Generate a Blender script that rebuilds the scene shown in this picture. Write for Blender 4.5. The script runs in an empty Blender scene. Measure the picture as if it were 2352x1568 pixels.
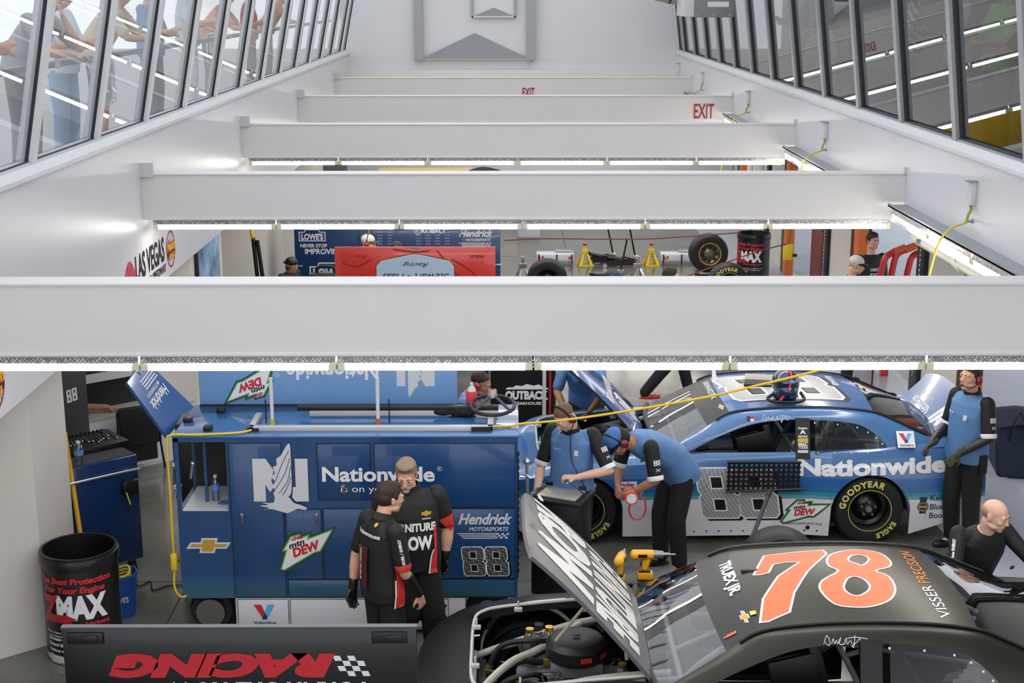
import bpy, bmesh, math, random
from math import sin, cos, tan, pi, radians as R, atan, atan2, sqrt
from mathutils import Vector as V, Matrix, Euler
from mathutils.bvhtree import BVHTree
random.seed(7)
SC = bpy.context.scene
COL = SC.collection
# ---------------------------------------------------------------- camera
CAMZ, FPX, PITCH, YAW = 5.24, 3267.0, R(13.76), R(0.32)
cam_d = bpy.data.cameras.new('camera'); cam = bpy.data.objects.new('camera', cam_d); COL.objects.link(cam)
cam.location = (0, 0, CAMZ); cam.rotation_euler = (pi/2 - PITCH, 0, -YAW)
cam_d.sensor_width = 36; cam_d.lens = 36*FPX/2352; cam_d.clip_start = .1; cam_d.clip_end = 300
SC.camera = cam
CR = Euler((pi/2 - PITCH, 0, -YAW)).to_matrix()
def ray(px, py): return (CR @ V(((px-1176)/FPX, -(py-784)/FPX, -1)))
def atD(px, py, D):      # world point seen at a photo position, at depth D from the gallery
    d = ray(px, py); return V((0,0,CAMZ)) + d*(D/d.y)
def atZ(px, py, z):      # same, at height z
    d = ray(px, py); return V((0,0,CAMZ)) + d*((z-CAMZ)/d.z)
# ---------------------------------------------------------------- world, exposure
w = bpy.data.worlds.new('sky'); SC.world = w; w.use_nodes = True
bg = w.node_tree.nodes['Background']; bg.inputs[0].default_value = (.92, .95, 1, 1); bg.inputs[1].default_value = 1.0
vs = SC.view_settings; vs.view_transform = 'Standard'; vs.look = 'None'; vs.gamma = 1; vs.exposure = 0.55; vs.use_curve_mapping = False
TUBE_POWER = 11.0
# ---------------------------------------------------------------- materials
def lin(c):
    if isinstance(c, str):
        c = [int(c[i:i+2], 16)/255 for i in (0, 2, 4)]
    return tuple((x/12.92 if x <= .04045 else ((x+.055)/1.055)**2.4) for x in c) + (1,)
_m = {}
def mat(name, col='808080', rough=.5, metal=0, noise=0, nscale=30, coat=0, emis=None, estr=0, bump=0, spec=.5, alpha=1):
    if name in _m: return _m[name]
    m = bpy.data.materials.new(name); m.use_nodes = True; nt = m.node_tree; b = nt.nodes['Principled BSDF']
    b.inputs['Base Color'].default_value = lin(col); b.inputs['Roughness'].default_value = rough
    b.inputs['Metallic'].default_value = metal; b.inputs['Coat Weight'].default_value = coat
    b.inputs['Coat Roughness'].default_value = .06
    b.inputs['Specular IOR Level'].default_value = spec; b.inputs['Alpha'].default_value = alpha
    if emis: b.inputs['Emission Color'].default_value = lin(emis); b.inputs['Emission Strength'].default_value = estr
    if noise or bump:
        tc = nt.nodes.new('ShaderNodeTexCoord'); n = nt.nodes.new('ShaderNodeTexNoise'); n.inputs['Scale'].default_value = nscale
        n.inputs['Detail'].default_value = 5; nt.links.new(tc.outputs['Object'], n.inputs['Vector'])
        if noise:
            r = nt.nodes.new('ShaderNodeValToRGB'); c = lin(col)
            r.color_ramp.elements[0].position = .3; r.color_ramp.elements[1].position = .7
            r.color_ramp.elements[0].color = tuple(max(0, x*(1-noise)) for x in c[:3])+(1,)
            r.color_ramp.elements[1].color = tuple(min(1, x*(1+noise)) for x in c[:3])+(1,)
            nt.links.new(n.outputs['Fac'], r.inputs[0]); nt.links.new(r.outputs[0], b.inputs['Base Color'])
        if bump:
            bp = nt.nodes.new('ShaderNodeBump'); bp.inputs['Strength'].default_value = bump; bp.inputs['Distance'].default_value = .01
            nt.links.new(n.outputs['Fac'], bp.inputs['Height']); nt.links.new(bp.outputs[0], b.inputs['Normal'])
    _m[name] = m; return m
def glass(name, tint='ffffff', refl=.12, rough=.0, dirt=0):
    if name in _m: return _m[name]
    m = bpy.data.materials.new(name); m.use_nodes = True; nt = m.node_tree; nt.nodes.remove(nt.nodes['Principled BSDF'])
    out = nt.nodes['Material Output']; t = nt.nodes.new('ShaderNodeBsdfTransparent'); t.inputs[0].default_value = lin(tint)
    g = nt.nodes.new('ShaderNodeBsdfGlossy'); g.inputs['Roughness'].default_value = rough
    # both faces of a thin sheet: reflectance rises as (1-cos)^5 from either side
    def mth(op, a=None, b=None, v=None):
        n = nt.nodes.new('ShaderNodeMath'); n.operation = op; n.use_clamp = op == 'ADD'
        if a is not None: nt.links.new(a, n.inputs[0])
        if b is not None: nt.links.new(b, n.inputs[1])
        if v is not None: n.inputs[1 if a is not None else 0].default_value = v
        return n
    ge = nt.nodes.new('ShaderNodeNewGeometry'); dt = nt.nodes.new('ShaderNodeVectorMath'); dt.operation = 'DOT_PRODUCT'
    nt.links.new(ge.outputs['Normal'], dt.inputs[0]); nt.links.new(ge.outputs['Incoming'], dt.inputs[1])
    c = mth('ABSOLUTE', dt.outputs['Value']); i = nt.nodes.new('ShaderNodeMath'); i.operation = 'SUBTRACT'; i.inputs[0].default_value = 1; nt.links.new(c.outputs[0], i.inputs[1])
    pw = mth('POWER', i.outputs[0], None, 4.0); ml = mth('MULTIPLY', pw.outputs[0], None, .9); md = mth('ADD', ml.outputs[0], None, .06+refl)
    mx = nt.nodes.new('ShaderNodeMixShader'); nt.links.new(md.outputs[0], mx.inputs[0]); nt.links.new(t.outputs[0], mx.inputs[1])
    nt.links.new(g.outputs[0], mx.inputs[2]); nt.links.new(mx.outputs[0], out.inputs[0])
    _m[name] = m; return m
def ramp_mat(name, stops, axis=2, lo=0, hi=1, rough=.25, coat=.6, metal=0, constant=True):
    """paint whose colour changes in bands along one axis of the object"""
    m = mat(name, 'ffffff', rough, metal, coat=coat); nt = m.node_tree
    if any(n.type == 'VALTORGB' for n in nt.nodes): return m
    tc = nt.nodes.new('ShaderNodeTexCoord'); sp = nt.nodes.new('ShaderNodeSeparateXYZ'); mr = nt.nodes.new('ShaderNodeMapRange')
    mr.inputs[1].default_value = lo; mr.inputs[2].default_value = hi; r = nt.nodes.new('ShaderNodeValToRGB')
    nt.links.new(tc.outputs['Object'], sp.inputs[0]); nt.links.new(sp.outputs[axis], mr.inputs[0]); nt.links.new(mr.outputs[0], r.inputs[0])
    nt.links.new(r.outputs[0], nt.nodes['Principled BSDF'].inputs['Base Color'])
    cr = r.color_ramp
    if constant: cr.interpolation = 'CONSTANT'
    cr.elements[0].position = stops[0][0]; cr.elements[0].color = lin(stops[0][1])
    cr.elements[1].position = stops[-1][0]; cr.elements[1].color = lin(stops[-1][1])
    for p, c in stops[1:-1]: e = cr.elements.new(p); e.color = lin(c)
    return m
# ---------------------------------------------------------------- mesh builder
def basis(d):
    d = V(d).normalized(); a = V((0,0,1)) if abs(d.z) < .95 else V((1,0,0))
    u = a.cross(d).normalized(); return u, d.cross(u).normalized(), d
class MB:
    def __init__(s): s.v = []; s.f = []
    def add(s, vs_, fs):
        n = len(s.v); s.v += [V(p) for p in vs_]; s.f += [tuple(i+n for i in f) for f in fs]; return s
    def box(s, a, b, M=None):
        x0,y0,z0 = a; x1,y1,z1 = b
        p = [V((x,y,z)) for x in (x0,x1) for y in (y0,y1) for z in (z0,z1)]
        if M: p = [M @ q for q in p]
        return s.add(p, [(0,1,3,2),(4,6,7,5),(0,4,5,1),(2,3,7,6),(0,2,6,4),(1,5,7,3)])
    def bev(s, a, b, r=.01, M=None):
        """box with chamfered edges"""
        x0,y0,z0 = a; x1,y1,z1 = b; bm = bmesh.new()
        bmesh.ops.create_cube(bm, size=1, matrix=Matrix.Translation(((x0+x1)/2,(y0+y1)/2,(z0+z1)/2)) @ Matrix.Diagonal((abs(x1-x0),abs(y1-y0),abs(z1-z0),1)))
        bmesh.ops.bevel(bm, geom=bm.edges[:], offset=r, segments=2, affect='EDGES', profile=.5)
        bm.verts.index_update(); p = [v.co.copy() for v in bm.verts]
        if M: p = [M @ q for q in p]
        s.add(p, [tuple(v.index for v in f.verts) for f in bm.faces]); bm.free(); return s
    def cone(s, a, b, ra, rb, n=16, cap=True):
        a, b = V(a), V(b); u, v, d = basis(b-a); P = []
        for c, r in ((a,ra),(b,rb)): P += [c + (u*cos(2*pi*i/n) + v*sin(2*pi*i/n))*r for i in range(n)]
        F = [(i, (i+1)%n, n+(i+1)%n, n+i) for i in range(n)]
        if cap: F += [tuple(range(n-1,-1,-1)), tuple(range(n, 2*n))]
        return s.add(P, F)
    def tube(s, pts, r, n=8, closed=False):
        pts = [V(p) for p in pts]; m = len(pts); rr = r if isinstance(r, (list,tuple)) else [r]*m
        u = None; P = []
        for i, p in enumerate(pts):
            if closed: d = pts[(i+1)%m]-pts[i-1]
            else: d = pts[min(i+1,m-1)]-pts[max(i-1,0)]
            if d.length < 1e-9: d = V((0,0,1))
            d.normalize()
            if u is None: u = basis(d)[0]
            else:
                u = u - d*u.dot(d); u = u.normalized() if u.length > 1e-6 else basis(d)[0]
            v = d.cross(u)
            P += [p + (u*cos(2*pi*k/n)+v*sin(2*pi*k/n))*rr[i] for k in range(n)]
        F = []
        for i in range(m if closed else m-1):
            j = (i+1)%m
            F += [(i*n+k, i*n+(k+1)%n, j*n+(k+1)%n, j*n+k) for k in range(n)]
        if not closed: F += [tuple(range(n-1,-1,-1)), tuple((m-1)*n+k for k in range(n))]
        return s.add(P, F)
    def lathe(s, prof, o=(0,0,0), axis=(0,0,1), n=32, closed=False):
        u, v, d = basis(axis); o = V(o); P = []; m = len(prof)
        for r, h in prof: P += [o + d*h + (u*cos(2*pi*k/n)+v*sin(2*pi*k/n))*r for k in range(n)]
        F = []
        for i in range(m if closed else m-1):
            j = (i+1)%m
            F += [(i*n+k, i*n+(k+1)%n, j*n+(k+1)%n, j*n+k) for k in range(n)]
        return s.add(P, F)
    def ell(s, c, r, M=None, nu=20, nv=12):
        c = V(c); r = V(r) if not isinstance(r, (int,float)) else V((r,r,r)); P = []; F = []
        for j in range(nv+1):
            t = pi*j/nv
            for i in range(nu):
                a = 2*pi*i/nu; q = V((r.x*sin(t)*cos(a), r.y*sin(t)*sin(a), -r.z*cos(t)))
                P.append(c + (M @ q if M else q))
        for j in range(nv): F += [(j*nu+i, j*nu+(i+1)%nu, (j+1)*nu+(i+1)%nu, (j+1)*nu+i) for i in range(nu)]
        return s.add(P, F)
    def cap(s, a, b, ra, rb, n=14):
        """tapered capsule"""
        a, b = V(a), V(b); L = (b-a).length
        if L < 1e-6: return s.ell(a, ra)
        u, v, d = basis(b-a); prof = []
        for i in range(5): t = pi/2*(1-i/4.0); prof.append((a - d*ra*sin(t), max(ra*cos(t), 1e-4)))
        for i in range(5): t = pi/2*i/4.0; prof.append((b + d*rb*sin(t), max(rb*cos(t), 1e-4)))
        P = []
        for c, r in prof: P += [c + (u*cos(2*pi*k/n)+v*sin(2*pi*k/n))*r for k in range(n)]
        F = [(i*n+k, i*n+(k+1)%n, (i+1)*n+(k+1)%n, (i+1)*n+k) for i in range(9) for k in range(n)]
        F += [tuple(range(n-1,-1,-1)), tuple(9*n+k for k in range(n))]
        return s.add(P, F)
    def grid(s, rows, closed=False):
        m, n = len(rows), len(rows[0]); P = [p for r in rows for p in r]
        F = [(i*n+k, i*n+(k+1)%n, (i+1)*n+(k+1)%n, (i+1)*n+k) for i in range(m-1) for k in range(n if closed else n-1)]
        return s.add(P, F)
    def loft(s, rings, caps=True):
        s.grid(rings, True); n = len(rings[0]); m = len(rings); o = len(s.v)-m*n
        if caps: s.f += [tuple(o+k for k in range(n-1,-1,-1)), tuple(o+(m-1)*n+k for k in range(n))]
        return s
    def prism(s, poly, z0, z1, M=None):
        n = len(poly); P = [V((x,y,z0)) for x,y in poly] + [V((x,y,z1)) for x,y in poly]
        if M: P = [M @ p for p in P]
        return s.add(P, [tuple(range(n-1,-1,-1)), tuple(range(n,2*n))] + [(i,(i+1)%n,n+(i+1)%n,n+i) for i in range(n)])
    def merge(s, o, M=None): return s.add([M @ p for p in o.v] if M else o.v, o.f)
    def xf(s, M): s.v = [M @ p for p in s.v]; return s
def mtx(loc=(0,0,0), rz=0, rx=0, ry=0): return Matrix.Translation(loc) @ Euler((rx,ry,rz)).to_matrix().to_4x4()
def frame(o, u, v, n=None):
    u = V(u).normalized(); v = V(v).normalized(); n = V(n).normalized() if n else u.cross(v).normalized()
    M = Matrix((u, v, n)).transposed().to_4x4(); M.translation = V(o); return M
def tag(o, label=None, cat=None, group=None, kind=None):
    if label: o['label'] = label
    if cat: o['category'] = cat
    if group: o['group'] = group
    if kind: o['kind'] = kind
    return o
def obj(name, mb, m=None, parent=None, smooth=35, loc=None, rz=0, w=False, fixn=True):
    """link mb as one mesh; w=True: mb is in world coordinates and the parent's place is taken off"""
    vs_ = mb.v
    if w and parent is not None:
        root = parent
        while root.parent: root = root.parent
        Mi = mtx(root.location, root.rotation_euler.z).inverted(); vs_ = [Mi @ p for p in vs_]
    me = bpy.data.meshes.new(name); me.from_pydata([tuple(p) for p in vs_], [], mb.f)
    if fixn:
        bm = bmesh.new(); bm.from_mesh(me); bmesh.ops.recalc_face_normals(bm, faces=bm.faces[:]); bm.to_mesh(me); bm.free()
    if smooth:
        me.shade_smooth(); me.set_sharp_from_angle(angle=R(smooth))
    o = bpy.data.objects.new(name, me)
    if m: me.materials.append(m)
    if parent is not None: o.parent = parent
    if loc is not None: o.location = loc
    o.rotation_euler.z = rz
    COL.objects.link(o); return o
def thing(name, label, cat, loc=(0,0,0), rz=0, group=None):
    o = bpy.data.objects.new(name, None); o.empty_display_size = .1; COL.objects.link(o); o.location = loc; o.rotation_euler = (0,0,rz)
    return tag(o, label, cat, group)
def struct(name, mb, m, parent=None, smooth=0):
    o = obj(name, mb, m, parent, smooth)
    if parent is None: o['kind'] = 'structure'
    return o
def copy_tree(o, parent=None):
    c = o.copy(); COL.objects.link(c); c.parent = parent
    for ch in list(o.children): copy_tree(ch, c)
    return c
# ---------------------------------------------------------------- flat lettering and marks that follow a surface
def _flat(cu):
    me = bpy.data.meshes.new_from_object(cu); P = [v.co.copy() for v in me.vertices]; F = [tuple(p.vertices) for p in me.polygons]
    bpy.data.meshes.remove(me); d = cu.data; bpy.data.objects.remove(cu); bpy.data.curves.remove(d); return P, F
def text2d(s, h=1, wd=None, bold=0, shear=0, space=1.0, align='CENTER', x=0, y=0):
    """letters as flat 2-D faces, cap height h, optional total width wd, centred on x, y"""
    cu = bpy.data.curves.new('lettering', 'FONT'); cu.body = s; cu.size = 1; cu.offset = bold; cu.shear = shear; cu.space_character = space
    cu.resolution_u = 3; P, F = _flat(bpy.data.objects.new('lettering', cu))
    if not P: return [], []
    x0, x1 = min(p.x for p in P), max(p.x for p in P); k = h/.729; kx = k if not wd else wd/(x1-x0)
    ox = {'CENTER': (x0+x1)/2, 'LEFT': x0, 'RIGHT': x1}[align]
    return [V(((p.x-ox)*kx + x, p.y*k + y, 0)) for p in P], F
def poly2d(polys, offset=0):
    """polygons (even-odd) as flat faces; each a list of (x, y)"""
    cu = bpy.data.curves.new('mark', 'CURVE'); cu.dimensions = '2D'; cu.fill_mode = 'BOTH'
    for pl in polys:
        sp = cu.splines.new('POLY'); sp.points.add(len(pl)-1)
        for i, (x, y) in enumerate(pl): sp.points[i].co = (x, y, 0, 1)
        sp.use_cyclic_u = True
    cu.offset = offset
    P, F = _flat(bpy.data.objects.new('mark', cu)); return [V((p.x, p.y, 0)) for p in P], F
def smoothpoly(pts, k=4, closed=True):
    """Catmull-Rom through 2-D or 3-D points"""
    pts = [V(p) if len(p) == 3 else V((p[0], p[1], 0)) for p in pts]; n = len(pts); out = []
    rng = range(n) if closed else range(n-1)
    for i in rng:
        p0 = pts[(i-1)%n] if closed or i > 0 else pts[0]; p1 = pts[i]; p2 = pts[(i+1)%n] if closed else pts[i+1]
        p3 = pts[(i+2)%n] if closed or i+2 < n else pts[-1]
        for j in range(k):
            t = j/k; out.append(.5*((2*p1)+(p2-p0)*t+(2*p0-5*p1+4*p2-p3)*t*t+(3*p1-p0-3*p2+p3)*t**3))
    if not closed: out.append(pts[-1])
    return out
def sp2(pts, k=4): return [(p.x, p.y) for p in smoothpoly(pts, k)]
def bvh(*objs): 
    P = []; F = []
    for o in objs:
        n = len(P); P += [v.co.copy() for v in o.data.vertices]; F += [tuple(i+n for i in p.vertices) for p in o.data.polygons]
    return BVHTree.FromPolygons(P, F)
def decal(name, PF, m, parent, o, u, v, on=None, lift=.002, cell=.06, label=None):
    """flat faces PF laid at o with axes u, v (thing's own frame); on = objects whose surface it follows"""
    P, F = PF
    if not P: return None
    u = V(u).normalized(); v = V(v).normalized(); n = u.cross(v).normalized(); o = V(o)
    if on:
        bm = bmesh.new(); vv = [bm.verts.new(p) for p in P]
        for f in F:
            try: bm.faces.new([vv[i] for i in f])
            except ValueError: pass
        for ax in (0, 1):
            a, b = min(p[ax] for p in P), max(p[ax] for p in P); k = max(1, int((b-a)/cell))
            for i in range(1, k):
                pc = [0,0,0]; pn = [0,0,0]; pc[ax] = a+(b-a)*i/k; pn[ax] = 1
                bmesh.ops.bisect_plane(bm, geom=bm.verts[:]+bm.edges[:]+bm.faces[:], plane_co=pc, plane_no=pn)
        bm.verts.index_update(); P = [x.co.copy() for x in bm.verts]; F = [tuple(x.index for x in f.verts) for f in bm.faces]; bm.free()
        t = bvh(*on) if not isinstance(on, BVHTree) else on; Q = []; last = None
        for p in P:
            q = o + u*p.x + v*p.y; h = t.ray_cast(q + n*.6, -n, 1.6)
            if h[0] is not None: last = (h[0]-q).dot(n); Q.append(h[0] + n*lift)
            else: Q.append(q + n*((last or 0)+lift))
        P = Q
    else: P = [o + u*p.x + v*p.y + n*lift for p in P]
    mb = MB(); mb.add(P, F); ob = obj(name, mb, m, parent, smooth=0, fixn=False)
    if label: ob['label'] = label
    return ob
def join(*pfs):
    P, F = [], []
    for p, f in pfs: n = len(P); P += p; F += [tuple(i+n for i in x) for x in f]
    return P, F
def rect2d(x0, y0, x1, y1): return [V((x0,y0,0)), V((x1,y0,0)), V((x1,y1,0)), V((x0,y1,0))], [(0,1,2,3)]
def disc2d(cx, cy, r, n=32, r2=None): return poly2d([[(cx+r*cos(2*pi*i/n), cy+r*sin(2*pi*i/n)) for i in range(n)]] + ([[(cx+r2*cos(2*pi*i/n), cy+r2*sin(2*pi*i/n)) for i in range(n)]] if r2 else []))
def stroke2d(pts, wd, k=6):
    """brush stroke along a smooth path"""
    p = smoothpoly(pts, k, closed=False); A = []; B = []
    for i in range(len(p)):
        d = p[min(i+1,len(p)-1)]-p[max(i-1,0)]; d = d.normalized() if d.length > 1e-9 else V((1,0,0)); n = V((-d.y, d.x, 0))*wd/2
        A.append(p[i]+n); B.append(p[i]-n)
    m = len(p); return A+B, [(i, m+i, m+i+1, i+1) for i in range(m-1)]
# ================================================================ ROOM
def floor_mat():
    m = mat('polished_concrete', '8f8d89', .22, noise=0); nt = m.node_tree; b = nt.nodes['Principled BSDF']
    tc = nt.nodes.new('ShaderNodeTexCoord'); n = nt.nodes.new('ShaderNodeTexNoise'); n.inputs['Scale'].default_value = 1.3; n.inputs['Detail'].default_value = 8
    r = nt.nodes.new('ShaderNodeValToRGB'); r.color_ramp.elements[0].position = .35; r.color_ramp.elements[1].position = .68
    r.color_ramp.elements[0].color = lin('56544d'); r.color_ramp.elements[1].color = lin('73716a')
    nt.links.new(tc.outputs['Object'], n.inputs['Vector']); nt.links.new(n.outputs['Fac'], r.inputs[0]); nt.links.new(r.outputs[0], b.inputs['Base Color'])
    mr = nt.nodes.new('ShaderNodeMapRange'); mr.inputs[3].default_value = .08; mr.inputs[4].default_value = .22; b.inputs['Specular IOR Level'].default_value = .8
    nt.links.new(n.outputs['Fac'], mr.inputs[0]); nt.links.new(mr.outputs[0], b.inputs['Roughness'])
    return m
M_FLOOR = floor_mat()
M_WALL = mat('white_wall_paint', 'd2d2d6', .35, noise=.015, nscale=2)
M_LOW = mat('cream_wall_paint', 'd3cdc6', .5, noise=.02, nscale=3)
M_BEAM = mat('beam_paint', 'dfdbd9', .5, noise=.015, nscale=2)
M_ALU = mat('window_aluminium', 'd0d1d4', .4, .1)
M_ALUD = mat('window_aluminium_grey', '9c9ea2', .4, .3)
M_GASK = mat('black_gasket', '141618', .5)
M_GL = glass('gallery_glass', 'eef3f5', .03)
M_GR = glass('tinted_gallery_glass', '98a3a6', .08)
M_BLACK = mat('black_paint', '121214', .4)
M_ORANGE = mat('orange_steel', 'd8702a', .45)
M_GREY = mat('grey_metal', '8d9094', .35, .7)
M_STEEL = mat('bright_steel', 'c8c9cb', .25, .9)
M_CONC = mat('outdoor_concrete', 'c2c8d2', .8, noise=.06, nscale=2)
XL, XR, D0, BAY = -3.6, 4.0, 8.62, 5.5
YE = 33.5
struct('floor', MB().box((-12, -2, -.15), (5.6, 44, 0)), M_FLOOR)
struct('ground', MB().box((5.6, -10, -.17), (40, 60, -.02)), M_CONC)
struct('floor_painted_daylight', MB().box((4.38, 9, -.01), (5.6, 34, .003)), mat('concrete_painted_daylight', 'b4bac4', .3, noise=.05, nscale=2))  # thin pale slab: daylight from the doors put into the floor colour
# floor joints
jm = MB()
for d in (12.15, 17.7, 23.2, 28.7): jm.box((-6, d, -.01), (5.6, d+.012, .0012))
for x in (-2.9, 1.3): jm.box((x, 5, -.01), (x+.012, 40, .0012))
struct('trim_1', jm, mat('joint_dark', '3b3b39', .8))
# upper well walls, under the gallery glass
SILL_L, SILL_R = 3.93, 3.93
struct('wall_left', MB().box((XL-.15, -1, 2.29), (XL, YE+.2, SILL_L-.06)), M_WALL)
struct('wall_right', MB().box((XR, -1, 2.95), (XR+.15, YE+.2, SILL_R-.06)), M_WALL)
struct('wall_end', MB().box((XL-.15, YE, 2.6), (XR+.15, YE+.2, 9.5)), M_WALL)
struct('trim_2', MB().box((XL, YE-.12, 3.04), (XR, YE, 3.52)), M_BEAM)
# side ceilings over the bays = gallery floors
struct('ceiling_left', MB().box((-12, -2, 3.38), (XL-.15, 44, 3.6)), M_WALL)
struct('ceiling_right', MB().box((XR+.15, -2, 3.0), (6.2, 44, 3.2)), M_WALL)
struct('wall_back_lower', MB().box((-3.7, YE+.05, 0), (5.4, YE+.2, 2.6)), M_WALL)
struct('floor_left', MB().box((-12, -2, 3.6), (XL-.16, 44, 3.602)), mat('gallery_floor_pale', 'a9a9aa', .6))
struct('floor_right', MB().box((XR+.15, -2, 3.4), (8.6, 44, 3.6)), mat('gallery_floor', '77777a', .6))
# sloping gallery windows
LEAN_L, LEAN_R = .20, .13
def gallery(side):
    s = 1 if side == 'l' else -1; X = XL if side == 'l' else XR; lean = LEAN_L if side == 'l' else LEAN_R
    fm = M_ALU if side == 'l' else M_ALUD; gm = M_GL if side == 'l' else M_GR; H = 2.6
    st = MB(); st.prism([(X-s*.16, 3.87), (X+s*.035, 3.87), (X+s*.035, 3.905), (X-s*.02, 3.96), (X-s*.16, 3.98)], -1, YE, Matrix(((1,0,0,0),(0,0,1,0),(0,1,0,0),(0,0,0,1))))
    struct('trim_3' if side == 'l' else 'trim_4', st, M_ALU)
    PIT = 1.79; y0 = 10.99 if side == 'l' else 10.95
    k = 0; i = -4
    while y0 + i*PIT < YE-.3:
        y = y0 + i*PIT; i += 1; k += 1
        if y < 4.5: continue
        yb = min(y+PIT, YE-.02)
        def q(t, yy, off=0): return V((X - s*.055 + s*lean*t + s*off, yy, 3.94 + t))
        f = MB()
        for (ya, yc) in ((y-.05, y+.065),):
            f.add([q(0,ya,.03), q(0,yc,.03), q(0,yc,-.10), q(0,ya,-.10), q(H,ya,.03), q(H,yc,.03), q(H,yc,-.10), q(H,ya,-.10)],
                  [(0,3,2,1),(4,5,6,7),(0,1,5,4),(1,2,6,5),(2,3,7,6),(3,0,4,7)])
        f.add([q(0,y,.02), q(0,yb,.02), q(0,yb,-.08), q(0,y,-.08), q(.04,y,.02), q(.04,yb,.02), q(.04,yb,-.08), q(.04,y,-.08)],
              [(0,3,2,1),(4,5,6,7),(0,1,5,4),(1,2,6,5),(2,3,7,6),(3,0,4,7)])
        n = 'window_%d' % (k if side == 'l' else k+20)
        wo = struct(n, f, fm)
        g = MB(); g.add([q(.03,y+.04,-.03), q(.03,yb-.04,-.03), q(H,yb-.04,-.03), q(H,y+.04,-.03)], [(0,1,2,3)])
        obj('pane', g, gm, wo, 0)
        b = MB()
        b.add([q(.03,yb-.064,-.028), q(.03,yb-.052,-.002), q(H,yb-.052,-.002), q(H,yb-.064,-.028)], [(0,1,2,3)])
        b.add([q(.038,y+.04,.004), q(.038,yb-.04,.004), q(.055,yb-.04,.0), q(.055,y+.04,.0)], [(0,1,2,3)])
        obj('gasket', b, M_GASK, wo, 0)
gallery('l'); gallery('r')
struct('trim_5', MB().box((XL-.45, 2, 4.60), (XL-.36, YE, 4.65)), M_GREY)
for i in range(0): pass
struct('wall_gallery_right', MB().box((8.4, -2, 3.6), (8.6, 44, 7.2)), mat('gallery_back_wall', '8b8b8f', .7))
struct('ceiling_gallery_right', MB().box((4.5, -2, 6.75), (8.6, 44, 6.95)), mat('gallery_ceiling', 'a5a5a8', .7))
# beams
bn = ['nearest', 'second', 'third', 'fourth', 'fifth']
M_LENS = None
def lens_mat():
    m = mat('prismatic_lens', 'c9c4c2', .12, .0, spec=.9); nt = m.node_tree; b = nt.nodes['Principled BSDF']
    tc = nt.nodes.new('ShaderNodeTexCoord'); mp = nt.nodes.new('ShaderNodeMapping'); mp.inputs['Rotation'].default_value = (0, R(45), 0)
    mp.inputs['Scale'].default_value = (55, 55, 55); ck = nt.nodes.new('ShaderNodeTexVoronoi'); ck.inputs['Scale'].default_value = 1; ck.inputs['Randomness'].default_value = .35
    nt.links.new(tc.outputs['Object'], mp.inputs[0]); nt.links.new(mp.outputs[0], ck.inputs['Vector'])
    r = nt.nodes.new('ShaderNodeValToRGB'); r.color_ramp.elements[0].color = lin('f0eeee'); r.color_ramp.elements[1].color = lin('77706e'); r.color_ramp.elements[0].position = .25; r.color_ramp.elements[1].position = .62
    nt.links.new(ck.outputs['Distance'], r.inputs[0]); nt.links.new(r.outputs[0], b.inputs['Base Color'])
    bp = nt.nodes.new('ShaderNodeBump'); bp.inputs['Strength'].default_value = .8; nt.links.new(ck.outputs['Distance'], bp.inputs['Height']); nt.links.new(bp.outputs[0], b.inputs['Normal'])
    return m
M_LENS = lens_mat()
M_TUBE = mat('lit_tube', 'ffffff', .5, emis='fff9ee', estr=TUBE_POWER)
M_ENDCAP = mat('lamp_endcap', 'd9d8b8', .4)
M_HOUS = mat('lamp_housing', 'cfcfcf', .4)
def fixture(name, label, L=1.22, group=None):
    """a 4 ft wrap-around tube light, long axis x, hung from z=0"""
    t = thing(name, label, 'light fixture', group=group)
    h = MB().box((0,-.075,-.012), (L,.075,0)); obj('housing', h, M_HOUS, t, 0)
    l = MB()
    pr = [(-.078,-.012), (-.082,-.05), (.082,-.05), (.078,-.012)]
    l.add([V((x,a,b)) for x in (.0,L) for a,b in pr], [(0,1,5,4),(2,3,7,6),(3,0,4,7)]); obj('lens', l, M_LENS, t, 0)
    b = MB(); pr = [(-.082,-.05), (-.07,-.10), (.07,-.10), (.082,-.05)]
    b.add([V((x,a,c)) for x in (.045,L-.045) for a,c in pr], [(0,1,5,4),(1,2,6,5),(2,3,7,6),(0,4,7,3)]); b.f += [(0,3,2,1),(4,5,6,7)]
    obj('tube', b, M_TUBE, t, 0)
    for x0, x1 in ((0,.045),(L-.045,L)): obj('end_cap', MB().box((x0,-.078,-.098), (x1,.078,-.05)), M_ENDCAP, t, 0)
    return t
FX = None
ords = ['first','second','third','fourth','fifth','sixth']
for n in range(5):
    d = D0 + BAY*n
    b = MB().box((XL, d, 3.04), (XR, d+.22, 3.50)); b.box((XL,d-.012,3.04),(XR,d,3.052)); b.box((XL,d-.012,3.488),(XR,d,3.50))
    o = struct('ceiling_beam', b, M_BEAM); o['label'] = 'deep white beam, %s from the viewing gallery' % bn[n]
    m = MB().box((XL, d-.02, 3.505), (XL+.05, d+.05, 3.60)).box((XL, d-.035, 3.47), (XL+.13, d-.02, 3.61)).box((XR-.03, d-.03, 3.5), (XR, d+.05, 3.56))
    obj('bracket', m, M_HOUS, o, 0)
    for i in range(6):
        lb = 'lit tube light under the %s white beam, %s of six from the sign side' % (bn[n], ords[i])
        if FX is None: FX = f = fixture('tube_light', lb, group='tube lights under the beams')
        else: f = copy_tree(FX); f['label'] = lb
        f.location = (XL+.09+i*1.233, d+.085, 3.04)
# fixtures along the right wall
for n in range(4):
    for i in range(4):
        y = D0 + BAY*n + .35 + i*1.24
        if n == 3 and i > 2: continue
        f = copy_tree(FX); f['group'] = 'tube lights along the garage-door side wall'
        f['label'] = 'lit tube light on the door-side wall, %s in the bay behind the %s beam' % (ords[i], bn[n])
        f.location = (XR-.10, y, 3.18); f.rotation_euler.z = pi/2
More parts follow.
